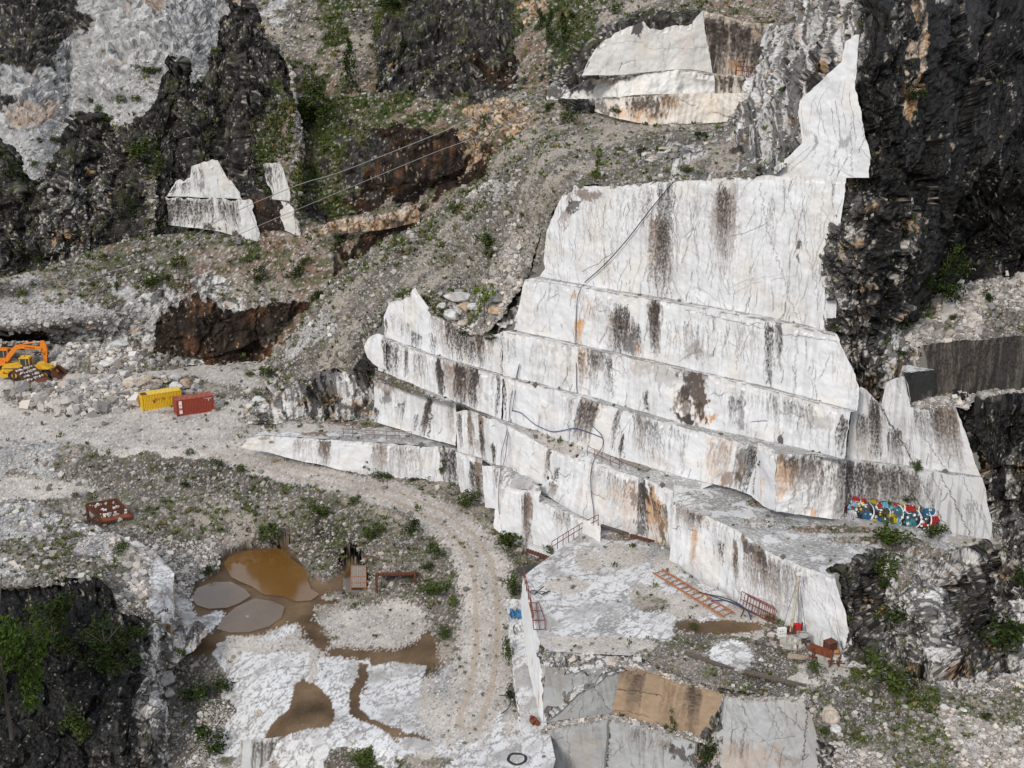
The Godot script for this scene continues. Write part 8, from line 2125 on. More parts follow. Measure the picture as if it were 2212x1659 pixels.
	for e in [[Vector3(-1.2, -0.5, 0.55), Vector3(-1.1, 0.8, 0.3)], [Vector3(0.25, -0.75, 0.85), Vector3(0.55, 0.45, 0.5)], [Vector3(1.0, -0.75, 0.8), Vector3(1.25, 0.3, 0.5)]]:
		st = shape()
		beam(st, e[0], e[1], 0.1, 0.1)
		cyl(st, e[0].lerp(e[1], 0.4) - Vector3(0.25, 0, 0), e[0].lerp(e[1], 0.4) + Vector3(0.25, 0, 0), 0.09, 0.09, 8)
		part("jack_leg", st, rust, o)
	st = shape()
	beam(st, Vector3(0.1, -0.4, 0.9), Vector3(1.5, -0.4, 0.85), 0.07, 0.07)
	part("tie_bar", st, rust, o)
	cable("cable", "black cable standing up behind the rusty machine", [c + Vector3(1.4, 0.1, 0.1), c + Vector3(1.55, 0.7, -0.1), c + Vector3(1.3, 1.3, -0.4), c + Vector3(1.25, 1.75, -0.5)], 0.045, plain("black_hose", Color.BLACK))

func stone_plain(n: String, c: Color) -> StandardMaterial3D:
	return paint(n, c, c * 0.7, 0.8, 0.9)

func prism_floor(st: SurfaceTool, outline: Array, y0: float, y1: float) -> void:
	var c := Vector2.ZERO
	for p in outline: c += p / outline.size()
	for i in outline.size():
		var a: Vector2 = outline[i]
		var b: Vector2 = outline[(i + 1) % outline.size()]
		tri(st, Vector3(a.x, y1, a.y), Vector3(b.x, y1, b.y), Vector3(c.x, y1 + 0.01, c.y))
		quad2(st, Vector3(a.x, y0, a.y), Vector3(b.x, y0, b.y), Vector3(b.x, y1, b.y), Vector3(a.x, y1, a.y))

# ---------------------------------------------------------------- plants
func crown_mesh(sd: int, kind: String, leaves: int, base: Color) -> ArrayMesh:
	# unit plant: foot at the origin, about one high and one wide
	var r := RandomNumberGenerator.new()
	r.seed = sd
	var lumps: Array = []
	match kind:
		"bush":
			for i in 9: lumps.append([Vector3(r.randf_range(-0.30, 0.30), r.randf_range(0.18, 0.68), r.randf_range(-0.30, 0.30)), r.randf_range(0.14, 0.27)])
		"tree":
			for i in 15: lumps.append([Vector3(r.randf_range(-0.33, 0.33), r.randf_range(0.14, 0.88), r.randf_range(-0.33, 0.33)), r.randf_range(0.10, 0.20)])
		"spire":
			for i in 14:
				var y := 0.08 + 0.86 * i / 13.0
				var w := 0.36 * (1.0 - y) + 0.06
				lumps.append([Vector3(r.randf_range(-w, w) * 0.8, y, r.randf_range(-w, w) * 0.8), w * 0.55 + 0.05])
		"birch":
			for i in 13: lumps.append([Vector3(r.randf_range(-0.38, 0.38), r.randf_range(0.38, 0.95), r.randf_range(-0.38, 0.38)), r.randf_range(0.06, 0.13)])
		"sprig":
			for i in 8: lumps.append([Vector3(r.randf_range(-0.25, 0.25), r.randf_range(0.1, 0.9), r.randf_range(-0.25, 0.25)), r.randf_range(0.08, 0.16)])
	var st := shape()
	var ls := 0.55 / pow(float(leaves), 0.36)
	if kind == "birch" or kind == "sprig": ls *= 0.85
	for i in leaves:
		var L: Array = lumps[r.randi() % lumps.size()]
		var d := Vector3(r.randf_range(-1, 1), r.randf_range(-1, 1), r.randf_range(-1, 1))
		if d.length() > 1.0: d = d.normalized() * r.randf()
		var p: Vector3 = L[0] + d.normalized() * L[1] * pow(r.randf(), 0.4)
		if p.y < 0.02: p.y = 0.02 + r.randf() * 0.05
		var a := Vector3(r.randf_range(-1, 1), r.randf_range(-0.7, 0.5), r.randf_range(-1, 1)).normalized()
		var b := a.cross(Vector3(r.randf_range(-1, 1), r.randf_range(-1, 1), r.randf_range(-1, 1))).normalized()
		var s := ls * r.randf_range(0.5, 1.2)
		var n := a.cross(b).normalized()
		if n.y < 0: n = -n
		n = (n + (p - Vector3(0, 0.35, 0)).normalized() * 0.5).normalized()
		var g := a.cross(b)
		if g.dot(n) < 0:
			b = -b
			g = -g
		if g.dot(n) < 0.3: n = (n + g.normalized() * 0.6).normalized()
		var v: float = 0.55 + 0.8 * r.randf() + (0.25 if r.randf() > 0.85 else 0.0)
		st.set_color(Color(base.r * v * r.randf_range(0.85, 1.2), base.g * v, base.b * v))
		for q in [p - a * s, p + b * s * 0.5, p + a * s, p - a * s, p + a * s, p - b * s * 0.5]:
			st.set_normal(n)
			st.add_vertex(q)
	st.set_material(leaf_mat)
	return st.commit()

func stem_mesh(sd: int, kind: String) -> ArrayMesh:
	var r := RandomNumberGenerator.new()
	r.seed = sd
	var st := shape()
	var n := 6 if kind == "bush" else 4
	var top := 0.55 if kind == "bush" else 0.85
	if kind != "bush": cyl(st, Vector3(0, -0.08, 0), Vector3(0.02, top, 0.01), 0.022, 0.008, 6)
	for i in n:
		var a := TAU * i / n + r.randf()
		var y0 := -0.06 if kind == "bush" else r.randf_range(0.15, 0.6)
		cyl(st, Vector3(0, y0, 0), Vector3(cos(a) * 0.28, y0 + r.randf_range(0.25, 0.5), sin(a) * 0.28), 0.012, 0.005, 4)
	return commit_with(st, plain("bark", Color(0.075, 0.06, 0.048), 0.9))

func commit_with(st: SurfaceTool, m: Material) -> ArrayMesh:
	st.set_material(m)
	return st.commit()

func plants() -> void:
	var dk := Color(0.030, 0.046, 0.013)
	var md := Color(0.050, 0.070, 0.018)
	var lt := Color(0.085, 0.110, 0.026)
	var protos := {}
	var k := 0
	for e in [["d", "bush", 520, dk], ["m", "bush", 520, md], ["l", "bush", 460, lt], ["T", "tree", 2200, md], ["K", "tree", 1800, dk], ["S", "spire", 1000, dk * 1.15], ["B", "birch", 620, Color(0.13, 0.19, 0.03)], ["P", "sprig", 160, lt], ["Q", "tree", 5200, Color(0.045, 0.075, 0.014)]]:
		for n in (1 if e[0] in ["Q", "T", "B"] else 2):
			var o := Node3D.new()
			var c := MeshInstance3D.new()
			c.name = "crown"
			c.mesh = crown_mesh(300 + k, e[1], e[2], e[3])
			o.add_child(c)
			var s := MeshInstance3D.new()
			s.name = "stem" if e[1] == "bush" or e[1] == "sprig" else "trunk"
			s.mesh = stem_mesh(400 + k, e[1])
			o.add_child(s)
			protos[e[0] + str(n)] = o
			k += 1
	# kind, u, v of the foot, width, height on the plate, label
	var list := [
		["T0", 690, 262, 92, 108, "big leafy tree with a sunlit crown on the brown slope"], ["K0", 668, 322, 70, 92, "darker tree just below the big leafy tree"], ["S0", 760, 200, 44, 104, "slim dark tree beside the dark middle cliff"], ["d0", 640, 28, 46, 44, "dark bush at the top edge above the gravel slope"], ["K1", 850, 24, 90, 44, "broad dark tree at the top edge above the middle cliff"], ["d1", 872, 112, 32, 26, "dark round bush on the left edge of the middle cliff"],
		["S1", 1188, 100, 34, 70, "narrow dark tree in the brown gully"], ["S0", 1215, 100, 42, 66, "taller dark tree at the right of the brown gully"], ["S1", 1165, 66, 30, 40, "small dark tree high in the brown gully"], ["m0", 1238, 45, 34, 26, "green bush near the top above the upper quarry's left end"], ["m1", 1330, 32, 40, 26, "green bush on the slope above the upper quarry"],
		["m0", 302, 345, 74, 58, "dense green bush between the left crags"], ["d1", 325, 372, 30, 40, "smaller green bush just below the dense one between the crags"], ["K0", 272, 476, 52, 50, "dark tree growing left of the old quarry"], ["m1", 488, 232, 36, 42, "green bush at the foot of the tall dark pinnacle"], ["d0", 530, 200, 40, 26, "dark bush in the cleft of the tall pinnacle"],
		["m0", 322, 166, 60, 30, "low green bushes' first clump on the white scree edge"], ["d0", 375, 128, 24, 16, "small dark bush on the white scree above the second pinnacle"], ["m1", 262, 222, 30, 22, "green bush on the lower white scree"], ["l0", 296, 222, 26, 22, "bright bush on the scree left of the second pinnacle"], ["m0", 232, 268, 34, 24, "bush on the scree right of the first pinnacle"], ["m1", 212, 250, 24, 26, "upright bush behind the first pinnacle"], ["d1", 85, 308, 22, 14, "small bush on the white scree at the far left"], ["m0", 120, 310, 34, 20, "bush on the scree left of the first pinnacle"], ["d0", 34, 385, 44, 36, "dark tree behind the small black crag at the left edge"], ["m1", 72, 362, 26, 18, "small bush in the gravel below the first pinnacle"],
		["m0", 1050, 540, 50, 52, "olive bush on the middle of the long scree slope"], ["d0", 1062, 558, 34, 24, "dark bush just below the olive one on the scree slope"], ["m1", 1127, 508, 30, 26, "round bush on the scree nearest the largest white face"], ["m0", 985, 462, 40, 30, "bush high on the scree slope"], ["l1", 1010, 478, 28, 20, "pale bush beside the bush high on the scree slope"], ["m1", 1128, 472, 22, 16, "little bush near the top of the scree slope"],
		["m0", 335, 622, 44, 34, "round bush on the middle of the gravel hill"], ["m1", 384, 582, 44, 34, "tallest bush on the crest of the gravel hill"], ["d0", 365, 606, 20, 18, "small bush between two larger ones on the gravel hill"], ["m0", 168, 592, 36, 18, "low bush on the left of the gravel hill"], ["m1", 75, 622, 24, 18, "bush on the left shoulder of the gravel hill"], ["l0", 40, 640, 44, 20, "pale weedy bush at the far left of the gravel hill"], ["d0", 90, 560, 36, 22, "dark bush above the left shoulder of the gravel hill"], ["m0", 255, 630, 16, 30, "upright bush above the brown wall's left end"], ["d1", 565, 605, 44, 34, "dark bush under the brown bank"], ["d0", 640, 600, 44, 36, "dark bush in the middle of the brown bank"], ["d1", 685, 652, 34, 30, "dark bush at the right end of the brown wall"], ["m0", 660, 575, 30, 26, "bush on top of the brown bank"], ["l1", 510, 562, 24, 24, "bright yellow-green bush on the gravel crest"], ["m1", 730, 525, 30, 24, "bush on the crest right of the old quarry fin"],
		["m0", 130, 742, 32, 34, "bush beside the short dark wall behind the excavator"], ["d1", 108, 738, 30, 24, "dark bush at the end of the short dark wall"],
		["B0", 1046, 700, 52, 84, "slender bright green birch growing in the nook of stacked blocks"], ["m0", 955, 684, 26, 30, "bush at the left corner of the nook"], ["d0", 1010, 724, 50, 22, "dark thicket on the lip above the striped face"], ["d1", 1060, 732, 44, 18, "second dark thicket hanging over the striped face"], ["l0", 880, 640, 34, 22, "bush behind the pointed top of the striped face"], ["m1", 866, 648, 24, 20, "small bush on the scree beside the striped face"],
		["P0", 1290, 388, 40, 72, "light sapling on the terrace above the largest white face"], ["d0", 1385, 330, 26, 24, "dark bush beside the boulders on the top terrace"], ["m0", 1330, 250, 36, 22, "bush at the left foot of the upper quarry"], ["m1", 1228, 268, 36, 30, "bush on the berm left of the upper quarry track"], ["m0", 1190, 240, 28, 24, "small bush on the middle berm"], ["l1", 1475, 370, 50, 16, "low weeds' clump above the largest white face"], ["d1", 1510, 300, 44, 24, "bush on the gravel right of the top terrace boulders"], ["m0", 1640, 368, 26, 12, "tiny bush at the foot of the shattered rock slope"],
		["d0", 1972, 212, 48, 38, "green bush clinging to the huge dark cliff"], ["K1", 2035, 660, 96, 128, "large dark bush in the corner between dark cliff and right scree"], ["d1", 1995, 640, 60, 60, "dark bush in front of the large one at the scree corner"], ["d0", 2130, 655, 30, 40, "thin dark bush in the middle of the right scree"], ["m0", 2060, 688, 24, 14, "small bush low on the right scree"], ["m1", 1806, 716, 18, 24, "bright green tuft bush at the ledge end by the dark cliff"], ["d1", 1920, 760, 44, 26, "dark bush on the rubble left of the black wall"], ["d0", 1945, 770, 36, 20, "second dark bush on the rubble left of the black wall"], ["m0", 1982, 1014, 34, 24, "small round bush on the thin ledge above the graffiti"],
		["P1", 1912, 1165, 40, 100, "thin upright sapling in front of the graffiti"], ["m0", 1925, 1190, 92, 62, "spreading bush under the graffiti"], ["m1", 1918, 1252, 74, 66, "green bush in the gap at the terrace edge"], ["d0", 1940, 1338, 84, 60, "dark green bush halfway down the broken outcrop"], ["d1", 1905, 1280, 40, 36, "small dark bush on the edge of the outcrop"], ["m0", 2024, 1168, 52, 48, "bush at the right end of the graffiti"], ["d0", 1960, 1085, 34, 20, "dark tuft bush growing out of the top of the graffiti"], ["m0", 1905, 1492, 112, 98, "big round green bush at the foot of the broken outcrop"], ["l0", 1848, 1462, 40, 26, "low bush in front of the rusty machine"], ["m1", 1756, 1450, 40, 24, "low green bush left of the rusty machine"], ["d0", 2165, 1400, 120, 92, "dark bush at the right edge below the broken rock"], ["d1", 2195, 1290, 40, 90, "dark bush at the right edge beside the broken rock"],
		["m0", 1098, 1190, 66, 62, "leafy bush at the foot of the low block beside the road"], ["m1", 1190, 1198, 40, 22, "low bush under the rusty stair"], ["m0", 1108, 1284, 50, 52, "green bush by the road at the terrace corner"], ["m1", 1094, 1440, 26, 84, "tall narrow bush squeezed between road and white ledge"], ["d0", 1100, 1510, 22, 44, "small dark bush lower down along the white ledge"], ["m0", 1020, 1092, 60, 40, "bush between the lower pillars and the road"], ["m1", 980, 1066, 44, 30, "bush at the left foot of the lower pillars"], ["d0", 915, 1046, 70, 26, "low bush along the foot of the roadside wall"], ["P0", 957, 1030, 26, 68, "tall thin sapling against the roadside wall"], ["P1", 792, 1022, 26, 34, "feathery sapling at the foot of the roadside wall"], ["m0", 825, 1034, 50, 24, "bush in the middle foot of the roadside wall"], ["m1", 575, 818, 36, 30, "bush on the dirt lane's far edge"], ["l1", 545, 808, 26, 18, "pale bush beside the lane bush"], ["m0", 500, 768, 40, 22, "bush at the foot of the brown wall"],
		["m0", 685, 1118, 52, 46, "round olive bush on the slope above the brown pond"], ["m1", 582, 1168, 62, 48, "broad bush on the slope left above the brown pond"], ["m0", 810, 1160, 60, 36, "wide bush on the slope below the road"], ["d0", 890, 1150, 44, 46, "dark bush at the inner edge of the road bend"], ["m1", 938, 1205, 40, 48, "bush on the inside of the road bend"], ["m0", 940, 1290, 66, 42, "wide bush right of the tall-legged screen"], ["l0", 975, 1310, 30, 24, "pale bush along the road's inner bank"], ["m1", 960, 1380, 34, 36, "bush on the inner bank beside the lower road"], ["d1", 925, 1235, 36, 26, "small dark bush above the wide bush on the bank"], ["m0", 770, 1090, 30, 26, "bush near the upper rim of the pit slope"], ["m1", 410, 982, 22, 18, "lone bush on the gravel bank below the yard"], ["m0", 470, 1006, 34, 24, "bush on the top of the gravel bank left of the road"], ["d0", 400, 1052, 24, 20, "dark little bush in the middle of the gravel bank"], ["m1", 520, 1018, 30, 18, "small bush just under the road's left edge"],
		["Q0", 20, 1560, 190, 330, "large bright leafy tree in front of the dark near cliff"], ["K0", 118, 1400, 110, 130, "dark shrub growing on the top edge of the near cliff"], ["K1", 235, 1450, 130, 110, "dark spreading shrub on the face of the near cliff"], ["d0", 290, 1380, 60, 44, "green shrub hanging at the cliff's right shoulder"], ["m0", 168, 1600, 70, 90, "grassy shrub low on the near cliff"], ["l0", 30, 1185, 60, 60, "weedy bush on the white rubble ridge at the left edge"], ["m1", 265, 1196, 44, 34, "bush near the corner of the white rubble ridge"], ["l1", 110, 1215, 70, 40, "weedy clump in the hollow of the rubble ridge"], ["d0", 450, 1240, 34, 22, "dark bush on the rubble at the left of the pond"], ["d1", 425, 1520, 80, 50, "dark shrub in the gully under the near cliff"], ["d0", 480, 1490, 60, 40, "second dark shrub in the gully under the near cliff"], ["d1", 450, 1620, 80, 66, "broad dark shrub at the bottom of the gully"], ["m0", 390, 1420, 30, 34, "bush behind the pale torn rock lump"], ["m1", 785, 1650, 60, 34, "weeds' bush at the bottom edge near the low wall"],
		["P0", 1446, 1582, 34, 58, "sapling rooted on the rubble step below the brown face"], ["d0", 1528, 1650, 44, 80, "dark ivy-like bush hanging beside the pale front face"], ["m0", 1780, 1590, 30, 28, "green bush in the cleft at the end of the pale front face"], ["m1", 1800, 1659, 60, 50, "bush at the bottom edge beside the pale front face"], ["d0", 2130, 1550, 30, 20, "small bush on the front right gravel slope"], ["P1", 1360, 1402, 16, 34, "small sapling at the front edge of the lowest terrace"], ["P0", 1640, 1010, 18, 22, "tuft of ivy on the dark corner of the jutting block"], ["m1", 1500, 1362, 26, 16, "weeds' tuft beside the brown puddle on the lowest terrace"]]
	var n := 0
	for e in list:
		var p := hit(e[1], minf(e[2], 1656))
		if e[2] > 1656: p = at(e[1], e[2], 1.0) if e[1] > 400 else p
		var m := per_px(p)
		var src: Node3D = protos[e[0]]
		var tree: bool = e[0][0] in ["T", "K", "S", "B", "Q"]
		var o: Node3D = src.duplicate()
		var called: String = "tree" if tree else ("sapling" if e[0][0] == "P" else "bush")
		o.name = numbered(called)
		add_child(o)
		var sx: float = e[3] * m * 1.12
		var sy: float = e[4] * m * 1.12
		if e[1] < 60 and e[2] > 1500:
			p = at(e[1], 1560, 86.0)
			sx = e[3] * per_px(p) * 1.05; sy = e[4] * per_px(p) * 1.08
		o.transform = Transform3D(Basis(Vector3.UP, n * 1.7).scaled(Vector3(sx, sy, sx)), p - Vector3(0, sy * 0.04, 0))
		tag(o, e[5], called, "trees of the quarry slopes" if tree else "bushes of the quarry slopes")
		n += 1
	for q in protos: protos[q].free()

# ---------------------------------------------------------------- graffiti and water
func px_blend(im: Image, x: int, y: int, c: Color, a: float) -> void:
	if x < 0 or y < 0 or x >= im.get_width() or y >= im.get_height() or a <= 0.0: return
	var o := im.get_pixel(x, y)
	var r := c
	if o.a > 0.02: r = o.lerp(c, minf(a, 1.0))
	r.a = maxf(o.a, minf(a, 1.0))
	im.set_pixel(x, y, r)

func disc(im: Image, cx: float, cy: float, rx: float, ry: float, c: Color, tilt := 0.0, rough := 0.12) -> void:
	var R := int(maxf(rx, ry) * 1.25) + 2
	for y in range(int(cy) - R, int(cy) + R):
		for x in range(int(cx) - R, int(cx) + R):
			var d := Vector2(x - cx, y - cy).rotated(-tilt)
			var t := Vector2(d.x / rx, d.y / ry).length() + n1.get_noise_2d(x * 0.03 + cx, y * 0.03) * rough * 2.0
			var streak := 0.85 + 0.3 * n5.get_noise_2d(x * 0.12, y * 0.01 + cx)
			px_blend(im, x, y, Color(c.r * streak, c.g * streak, c.b * streak, 1), smooth(1.03, 0.95, t))

func arc(im: Image, cx: float, cy: float, rx: float, ry: float, a0: float, a1: float, w: float, c: Color) -> void:
	var n := int(maxf(rx, ry) * absf(a1 - a0) * 0.8) + 8
	for i in n + 1:
		var t := float(i) / n
		var a := lerpf(a0, a1, t)
		var ww := w * (0.35 + 0.65 * sin(t * PI))
		var px := cx + cos(a) * rx
		var py := cy + sin(a) * ry
		for y in range(int(py - ww) - 1, int(py + ww) + 2):
			for x in range(int(px - ww) - 1, int(px + ww) + 2):
				px_blend(im, x, y, c, smooth(ww + 0.5, ww - 0.6, Vector2(x - px, y - py).length()))

func graffiti() -> void:
	# painted in wall units: 100 texels per metre, from the measured rectangle on the graffiti wall
	var W := 980
	var H := 330
	var im := Image.create(W, H, false, Image.FORMAT_RGBA8)
	im.fill(Color(0.1, 0.1, 0.1, 0))
	var A := on_plane(1807, 1122, PGW)
	var dir := Vector3(PGW[2] - PGW[0], 0, -(PGW[3] - PGW[1])).normalized()
	var top := A.y + 2.75
	var m := func(x: float, y: float) -> Vector2:
		var p := on_plane(1808.8 + 0.1905 * x, 1059.9 + 0.1905 * y, PGW)
		return Vector2((p - A).dot(dir) * 100.0, (top - p.y) * 100.0)
	var s := 0.80
	var red := Color(0.66, 0.10, 0.10)
	var blk := Color(0.10, 0.10, 0.11)
	var gry := Color(0.30, 0.30, 0.31)
	var cya := Color(0.42, 0.66, 0.74)
	var blu := Color(0.12, 0.36, 0.52)
	var tea := Color(0.22, 0.46, 0.50)
	var yl := Color(0.80, 0.68, 0.08)
	var wh := Color(0.90, 0.90, 0.90)
	var lil := Color(0.72, 0.70, 0.82)
	var shapes := [
		[65, 283, 62, 46, Color(0.82, 0.76, 0.75)], [95, 200, 44, 40, red], [215, 92, 52, 32, red], [300, 110, 40, 34, red], [420, 105, 50, 28, red], [520, 112, 26, 24, red], [668, 142, 40, 30, red], [700, 160, 36, 30, red], [830, 190, 62, 60, red], [1050, 330, 60, 56, red], [1005, 385, 60, 34, red], [1000, 410, 34, 26, red], [235, 310, 50, 40, red], [1110, 330, 40, 60, red],
		[195, 215, 92, 112, blk], [185, 190, 70, 84, gry], [165, 262, 60, 62, Color(0.74, 0.80, 0.84)], [150, 175, 40, 40, cya], [205, 150, 50, 34, Color(0.55, 0.66, 0.72)],
		[325, 235, 92, 122, blk], [318, 200, 66, 74, gry], [345, 285, 58, 66, blu], [285, 145, 34, 26, yl],
		[470, 235, 96, 124, blk], [455, 180, 70, 60, gry], [430, 125, 60, 26, Color(0.62, 0.56, 0.12)], [415, 340, 46, 32, yl], [470, 330, 30, 40, yl],
		[560, 165, 84, 54, cya], [545, 255, 62, 78, blk], [535, 240, 46, 60, gry], [515, 335, 70, 38, blu], [480, 160, 26, 34, red],
		[665, 275, 82, 116, Color(0.36, 0.40, 0.42)], [605, 290, 42, 62, yl], [700, 215, 50, 56, tea], [725, 160, 28, 20, yl], [690, 345, 46, 44, cya], [640, 370, 40, 30, tea], [660, 330, 30, 34, yl],
		[775, 315, 42, 104, Color(0.07, 0.07, 0.075)], [860, 320, 84, 112, tea], [870, 270, 60, 50, Color(0.24, 0.27, 0.29)], [850, 385, 50, 40, Color(0.14, 0.46, 0.50)],
		[985, 330, 72, 122, blk], [975, 320, 58, 96, gry], [1000, 245, 58, 52, blu], [1062, 225, 50, 56, Color(0.14, 0.42, 0.54)], [920, 215, 34, 28, Color(0.5, 0.45, 0.12)], [985, 380, 30, 26, red], [925, 330, 22, 60, blk]]
	for e in shapes:
		var p: Vector2 = m.call(e[0], e[1])
		disc(im, p.x, p.y, e[2] * s, e[3] * s, e[4], 0.25)
	for e in [[195, 215, 92, 112, 2.6, 6.0, 7, blk], [215, 150, 44, 40, -2.6, 0.4, 3, wh], [325, 235, 94, 124, -1.2, 2.2, 6, wh], [310, 120, 46, 42, 0.6, 3.6, 6, wh], [300, 92, 66, 30, -2.8, -0.3, 6, blk], [470, 120, 90, 40, -2.9, -0.4, 7, blk], [480, 170, 40, 46, 1.0, 3.4, 5, wh], [540, 250, 66, 80, -1.2, 1.8, 6, wh], [440, 310, 50, 66, 2.0, 4.2, 4, wh], [560, 165, 86, 54, -3.1, -1.2, 6, blk], [665, 250, 86, 110, -1.5, 0.9, 6, wh], [690, 250, 96, 112, -1.8, 1.0, 5, blk], [740, 190, 28, 50, -1.2, 1.3, 6, wh], [820, 200, 50, 60, 1.0, 3.6, 6, wh], [860, 310, 92, 118, -1.3, 1.5, 7, wh], [870, 310, 104, 124, -1.4, 1.5, 6, blk], [990, 330, 76, 126, -1.0, 1.6, 7, wh], [960, 210, 34, 60, 1.6, 4.2, 6, wh], [1010, 240, 80, 70, -3.0, -0.6, 6, blk], [1062, 225, 56, 62, -1.2, 2.0, 5, wh], [665, 340, 70, 60, 0.2, 1.8, 5, wh], [150, 180, 36, 34, -0.5, 2.6, 4, blk], [65, 283, 30, 30, 0.4, 3.0, 3, red], [70, 200, 60, 44, 2.4, 5.5, 3, red], [110, 110, 40, 24, 1.5, 4.5, 2.5, red], [1125, 250, 20, 50, -1.0, 1.0, 2.5, red]]:
		var p: Vector2 = m.call(e[0], e[1])
		arc(im, p.x, p.y, e[2] * s, e[3] * s, e[4], e[5], e[6] * s, e[7])
	for e in [[218, 207, 18, wh], [245, 147, 13, wh], [232, 173, 13, yl], [268, 207, 18, yl], [327, 177, 15, wh], [242, 233, 9, yl], [270, 253, 15, blu], [303, 195, 11, blu], [310, 255, 13, blu], [320, 258, 9, yl], [380, 262, 15, wh], [390, 330, 18, lil], [158, 120, 16, lil], [258, 170, 13, lil], [128, 297, 14, lil], [175, 235, 12, wh], [208, 243, 11, wh], [212, 285, 18, lil], [445, 182, 16, wh], [460, 142, 12, lil], [500, 215, 13, wh], [510, 236, 10, yl], [525, 274, 19, yl], [485, 266, 13, yl], [487, 240, 9, wh], [440, 290, 18, wh], [433, 300, 10, wh], [540, 305, 16, wh], [537, 217, 8, lil], [605, 185, 22, cya], [628, 235, 14, wh], [643, 250, 9, blu], [740, 298, 17, wh], [768, 243, 18, tea], [800, 298, 16, wh], [806, 368, 22, wh], [765, 352, 14, tea], [872, 270, 19, wh], [900, 318, 14, lil], [855, 165, 8, wh], [928, 267, 15, lil], [955, 300, 17, wh], [970, 348, 21, wh], [955, 393, 15, wh], [1020, 265, 11, wh], [1008, 317, 13, wh], [993, 432, 20, lil], [1055, 213, 17, wh], [1095, 278, 12, lil], [1030, 388, 13, wh], [168, 183, 18, red], [680, 215, 10, wh]]:
		var p: Vector2 = m.call(e[0], e[1])
		disc(im, p.x, p.y, e[2] * s, e[2] * s, e[3], 0.0, 0.03)
	var mt := StandardMaterial3D.new()
	mt.resource_name = "graffiti_paint"
	mt.albedo_texture = ImageTexture.create_from_image(im)
	mt.transparency = BaseMaterial3D.TRANSPARENCY_ALPHA_SCISSOR
	mt.alpha_scissor_threshold = 0.4
	mt.roughness = 0.7
	mt.cull_mode = BaseMaterial3D.CULL_DISABLED
	var st := shape()
	var nrm := Vector3(-dir.z, 0, dir.x)
	if nrm.dot(EYE - A) < 0: nrm = -nrm
	var off := nrm * 0.10
	var o := Vector3(A.x, top, A.z) + off
	var e1 := dir * (W / 100.0)
	var e2 := Vector3(0, -H / 100.0, 0)
	for q in [[0, 0], [1, 0], [1, 1], [0, 0], [1, 1], [0, 1]]:
		st.set_normal(nrm)
		st.set_uv(Vector2(q[0], q[1]))
		st.add_vertex(e1 * q[0] + e2 * q[1])
	var g := thing("graffiti", "colourful bubble graffiti with dots sprayed along the foot of the grey wall", "graffiti", o)
	part("paint", st, mt, g)
	var tm := TextMesh.new()
	tm.text = "SSC!"
	tm.font_size = 48
	tm.pixel_size = 0.0075
	tm.depth = 0.01
	tm.material = plain("graffiti_red", Color(0.45, 0.02, 0.02), 0.7)
	var t := MeshInstance3D.new()
	t.name = "lettering"
	t.mesh = tm
	var p: Vector2 = m.call(165, 265)
	t.transform = Transform3D(Basis(dir, Vector3.UP, nrm), dir * (p.x / 100.0) - Vector3(0, p.y / 100.0, 0) + nrm * 0.02)
	g.add_child(t, true)

func water() -> void:
	var list := [
		["pond", "deep amber brown pond at the foot of the gravel slope", Color(0.22, 0.10, 0.014, 0.55), [484, 1222, 492, 1206, 530, 1192, 575, 1186, 612, 1188, 628, 1206, 655, 1228, 662, 1250, 672, 1272, 690, 1285, 672, 1298, 640, 1300, 615, 1290, 570, 1285, 545, 1268, 520, 1258, 500, 1248]],
		["puddle", "shallow brown puddle reflecting the sky, left of the amber pond", Color(0.17, 0.10, 0.05, 0.45), [412, 1290, 425, 1272, 462, 1258, 500, 1258, 530, 1275, 542, 1288, 515, 1305, 490, 1314, 450, 1316, 425, 1308]],
		["puddle", "long brown puddle reflecting the sky, below the amber pond", Color(0.15, 0.09, 0.045, 0.45), [468, 1360, 480, 1338, 510, 1312, 550, 1294, 590, 1300, 615, 1312, 608, 1335, 580, 1355, 540, 1366, 500, 1368]],
		["puddle", "dark brown puddle around the plank panel", Color(0.10, 0.06, 0.025, 0.5), [742, 1275, 740, 1245, 755, 1228, 785, 1222, 835, 1218, 830, 1232, 800, 1245, 795, 1275, 770, 1290, 750, 1290]]]
	for e in list:
		var pg := PackedVector2Array()
		var c: Vector3 = at(e[3][0], e[3][1], 0.0)
		var y := 0.0
		for q in range(0, e[3].size(), 2):
			var p := at(e[3][q], e[3][q + 1], 0.03)
			pg.append(Vector2(p.x - c.x, p.z - c.z))
		y = 0.10
		if "plank" in e[1]: y = 0.25
		var ix := Geometry2D.triangulate_polygon(pg)
		var st := shape()
		for k in ix:
			st.set_normal(Vector3.UP)
			st.add_vertex(Vector3(pg[k].x, 0, pg[k].y))
		var m := StandardMaterial3D.new()
		m.resource_name = "brown_water"
		m.albedo_color = Color(e[2].r, e[2].g, e[2].b).linear_to_srgb()
		m.albedo_color.a = e[2].a
		m.transparency = BaseMaterial3D.TRANSPARENCY_ALPHA
		m.roughness = 0.06
		m.metallic_specular = 0.5
		m.cull_mode = BaseMaterial3D.CULL_DISABLED
		var o := lone(e[0], st, m, e[1], "water", Vector3(c.x, y, c.z))
		o.set_meta("kind", "structure")

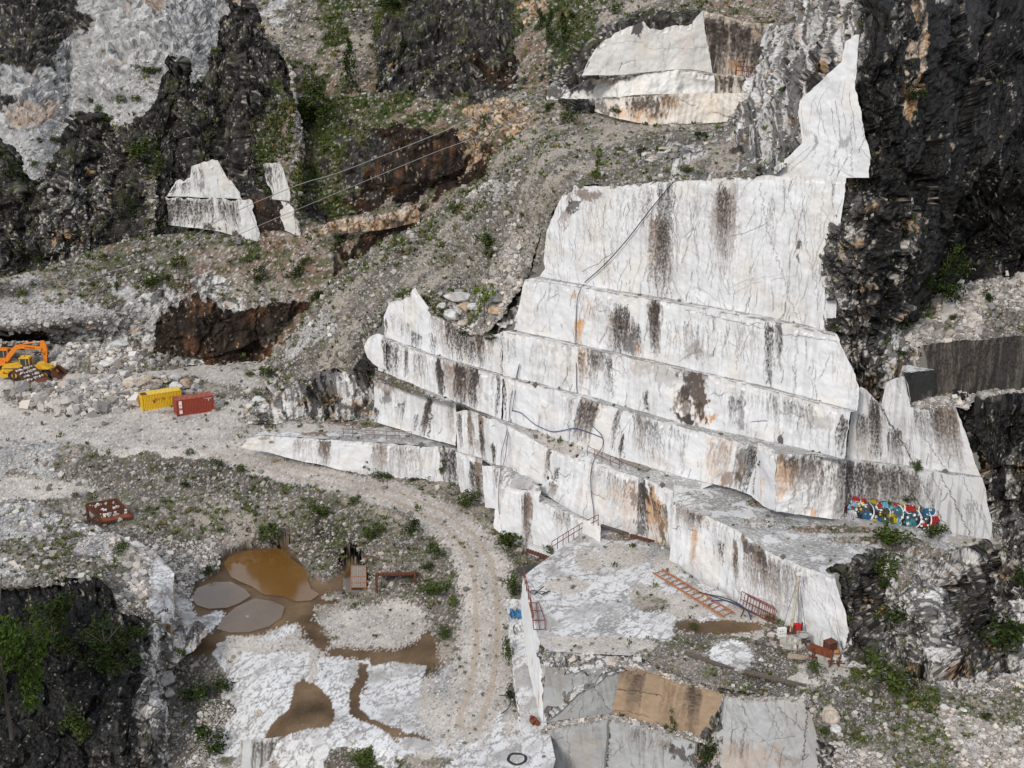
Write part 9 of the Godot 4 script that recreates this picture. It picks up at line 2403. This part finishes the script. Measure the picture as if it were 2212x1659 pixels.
func _ready() -> void:
	var cam := Camera3D.new()
	cam.name = "camera"
	cam.position = EYE
	cam.rotation_degrees = Vector3(-18, 0, 0)
	cam.fov = 36.0
	cam.near = 0.1
	cam.far = 2000.0
	cam.current = true
	add_child(cam)
	var env := Environment.new()
	env.background_mode = Environment.BG_SKY
	var sm := ProceduralSkyMaterial.new()
	sm.sky_top_color = Color(0.80, 0.83, 0.88)
	sm.sky_horizon_color = Color(0.86, 0.87, 0.89)
	sm.sky_curve = 0.2
	sm.ground_bottom_color = Color(0.40, 0.39, 0.37)
	sm.ground_horizon_color = Color(0.55, 0.55, 0.55)
	sm.sky_energy_multiplier = 1.0
	var sky := Sky.new()
	sky.sky_material = sm
	env.sky = sky
	env.tonemap_mode = Environment.TONE_MAPPER_LINEAR
	env.tonemap_exposure = 1.42
	env.sdfgi_enabled = true
	env.ssao_enabled = true
	env.ssil_enabled = true
	env.fog_enabled = false
	env.fog_density = 0.00004
	env.fog_light_color = Color(0.80, 0.83, 0.88)
	var we := WorldEnvironment.new()
	we.name = "world_environment"
	we.environment = env
	add_child(we)
	var sun := DirectionalLight3D.new()
	sun.name = "sun"
	sun.light_energy = 0.5
	sun.light_angular_distance = 12.0
	sun.light_color = Color(1.0, 0.97, 0.93)
	sun.shadow_enabled = true
	sun.look_at_from_position(Vector3(-0.55, 0.8, 1.0), Vector3.ZERO, Vector3.UP)
	add_child(sun)
	rng.seed = 7
	near_q.resize(BW * BH); near_q.fill(1e9)
	near_p.resize(BW * BH)
	near_n.resize(BW * BH)
	noises()
	stone_mat = StandardMaterial3D.new()
	stone_mat.resource_name = "broken_stone"
	stone_mat.vertex_color_use_as_albedo = true
	stone_mat.roughness = 0.92
	stone_mat.metallic_specular = 0.25
	marble_mat = StandardMaterial3D.new()
	marble_mat.resource_name = "sawn_marble"
	marble_mat.vertex_color_use_as_albedo = true
	marble_mat.roughness = 0.7
	marble_mat.metallic_specular = 0.35
	wet_mat = stone_mat.duplicate()
	wet_mat.resource_name = "wet_rock"
	wet_mat.roughness = 0.5
	wet_mat.metallic_specular = 0.3
	var t := Time.get_ticks_msec()
	far_country()
	upper_quarry()
	main_quarry()
	nook()
	lower_benches()
	right_side()
	foreground()
	pit()
	print("setting ", Time.get_ticks_msec() - t, " ms, verts ", tot_v, " stones ", stones.size(), " tufts ", tufts.size())
	leaf_mat = leaves()
	machines()
	gear()
	rocks()
	plants()
	graffiti()
	water()
	scatter()
	print("total ", Time.get_ticks_msec() - t, " ms")
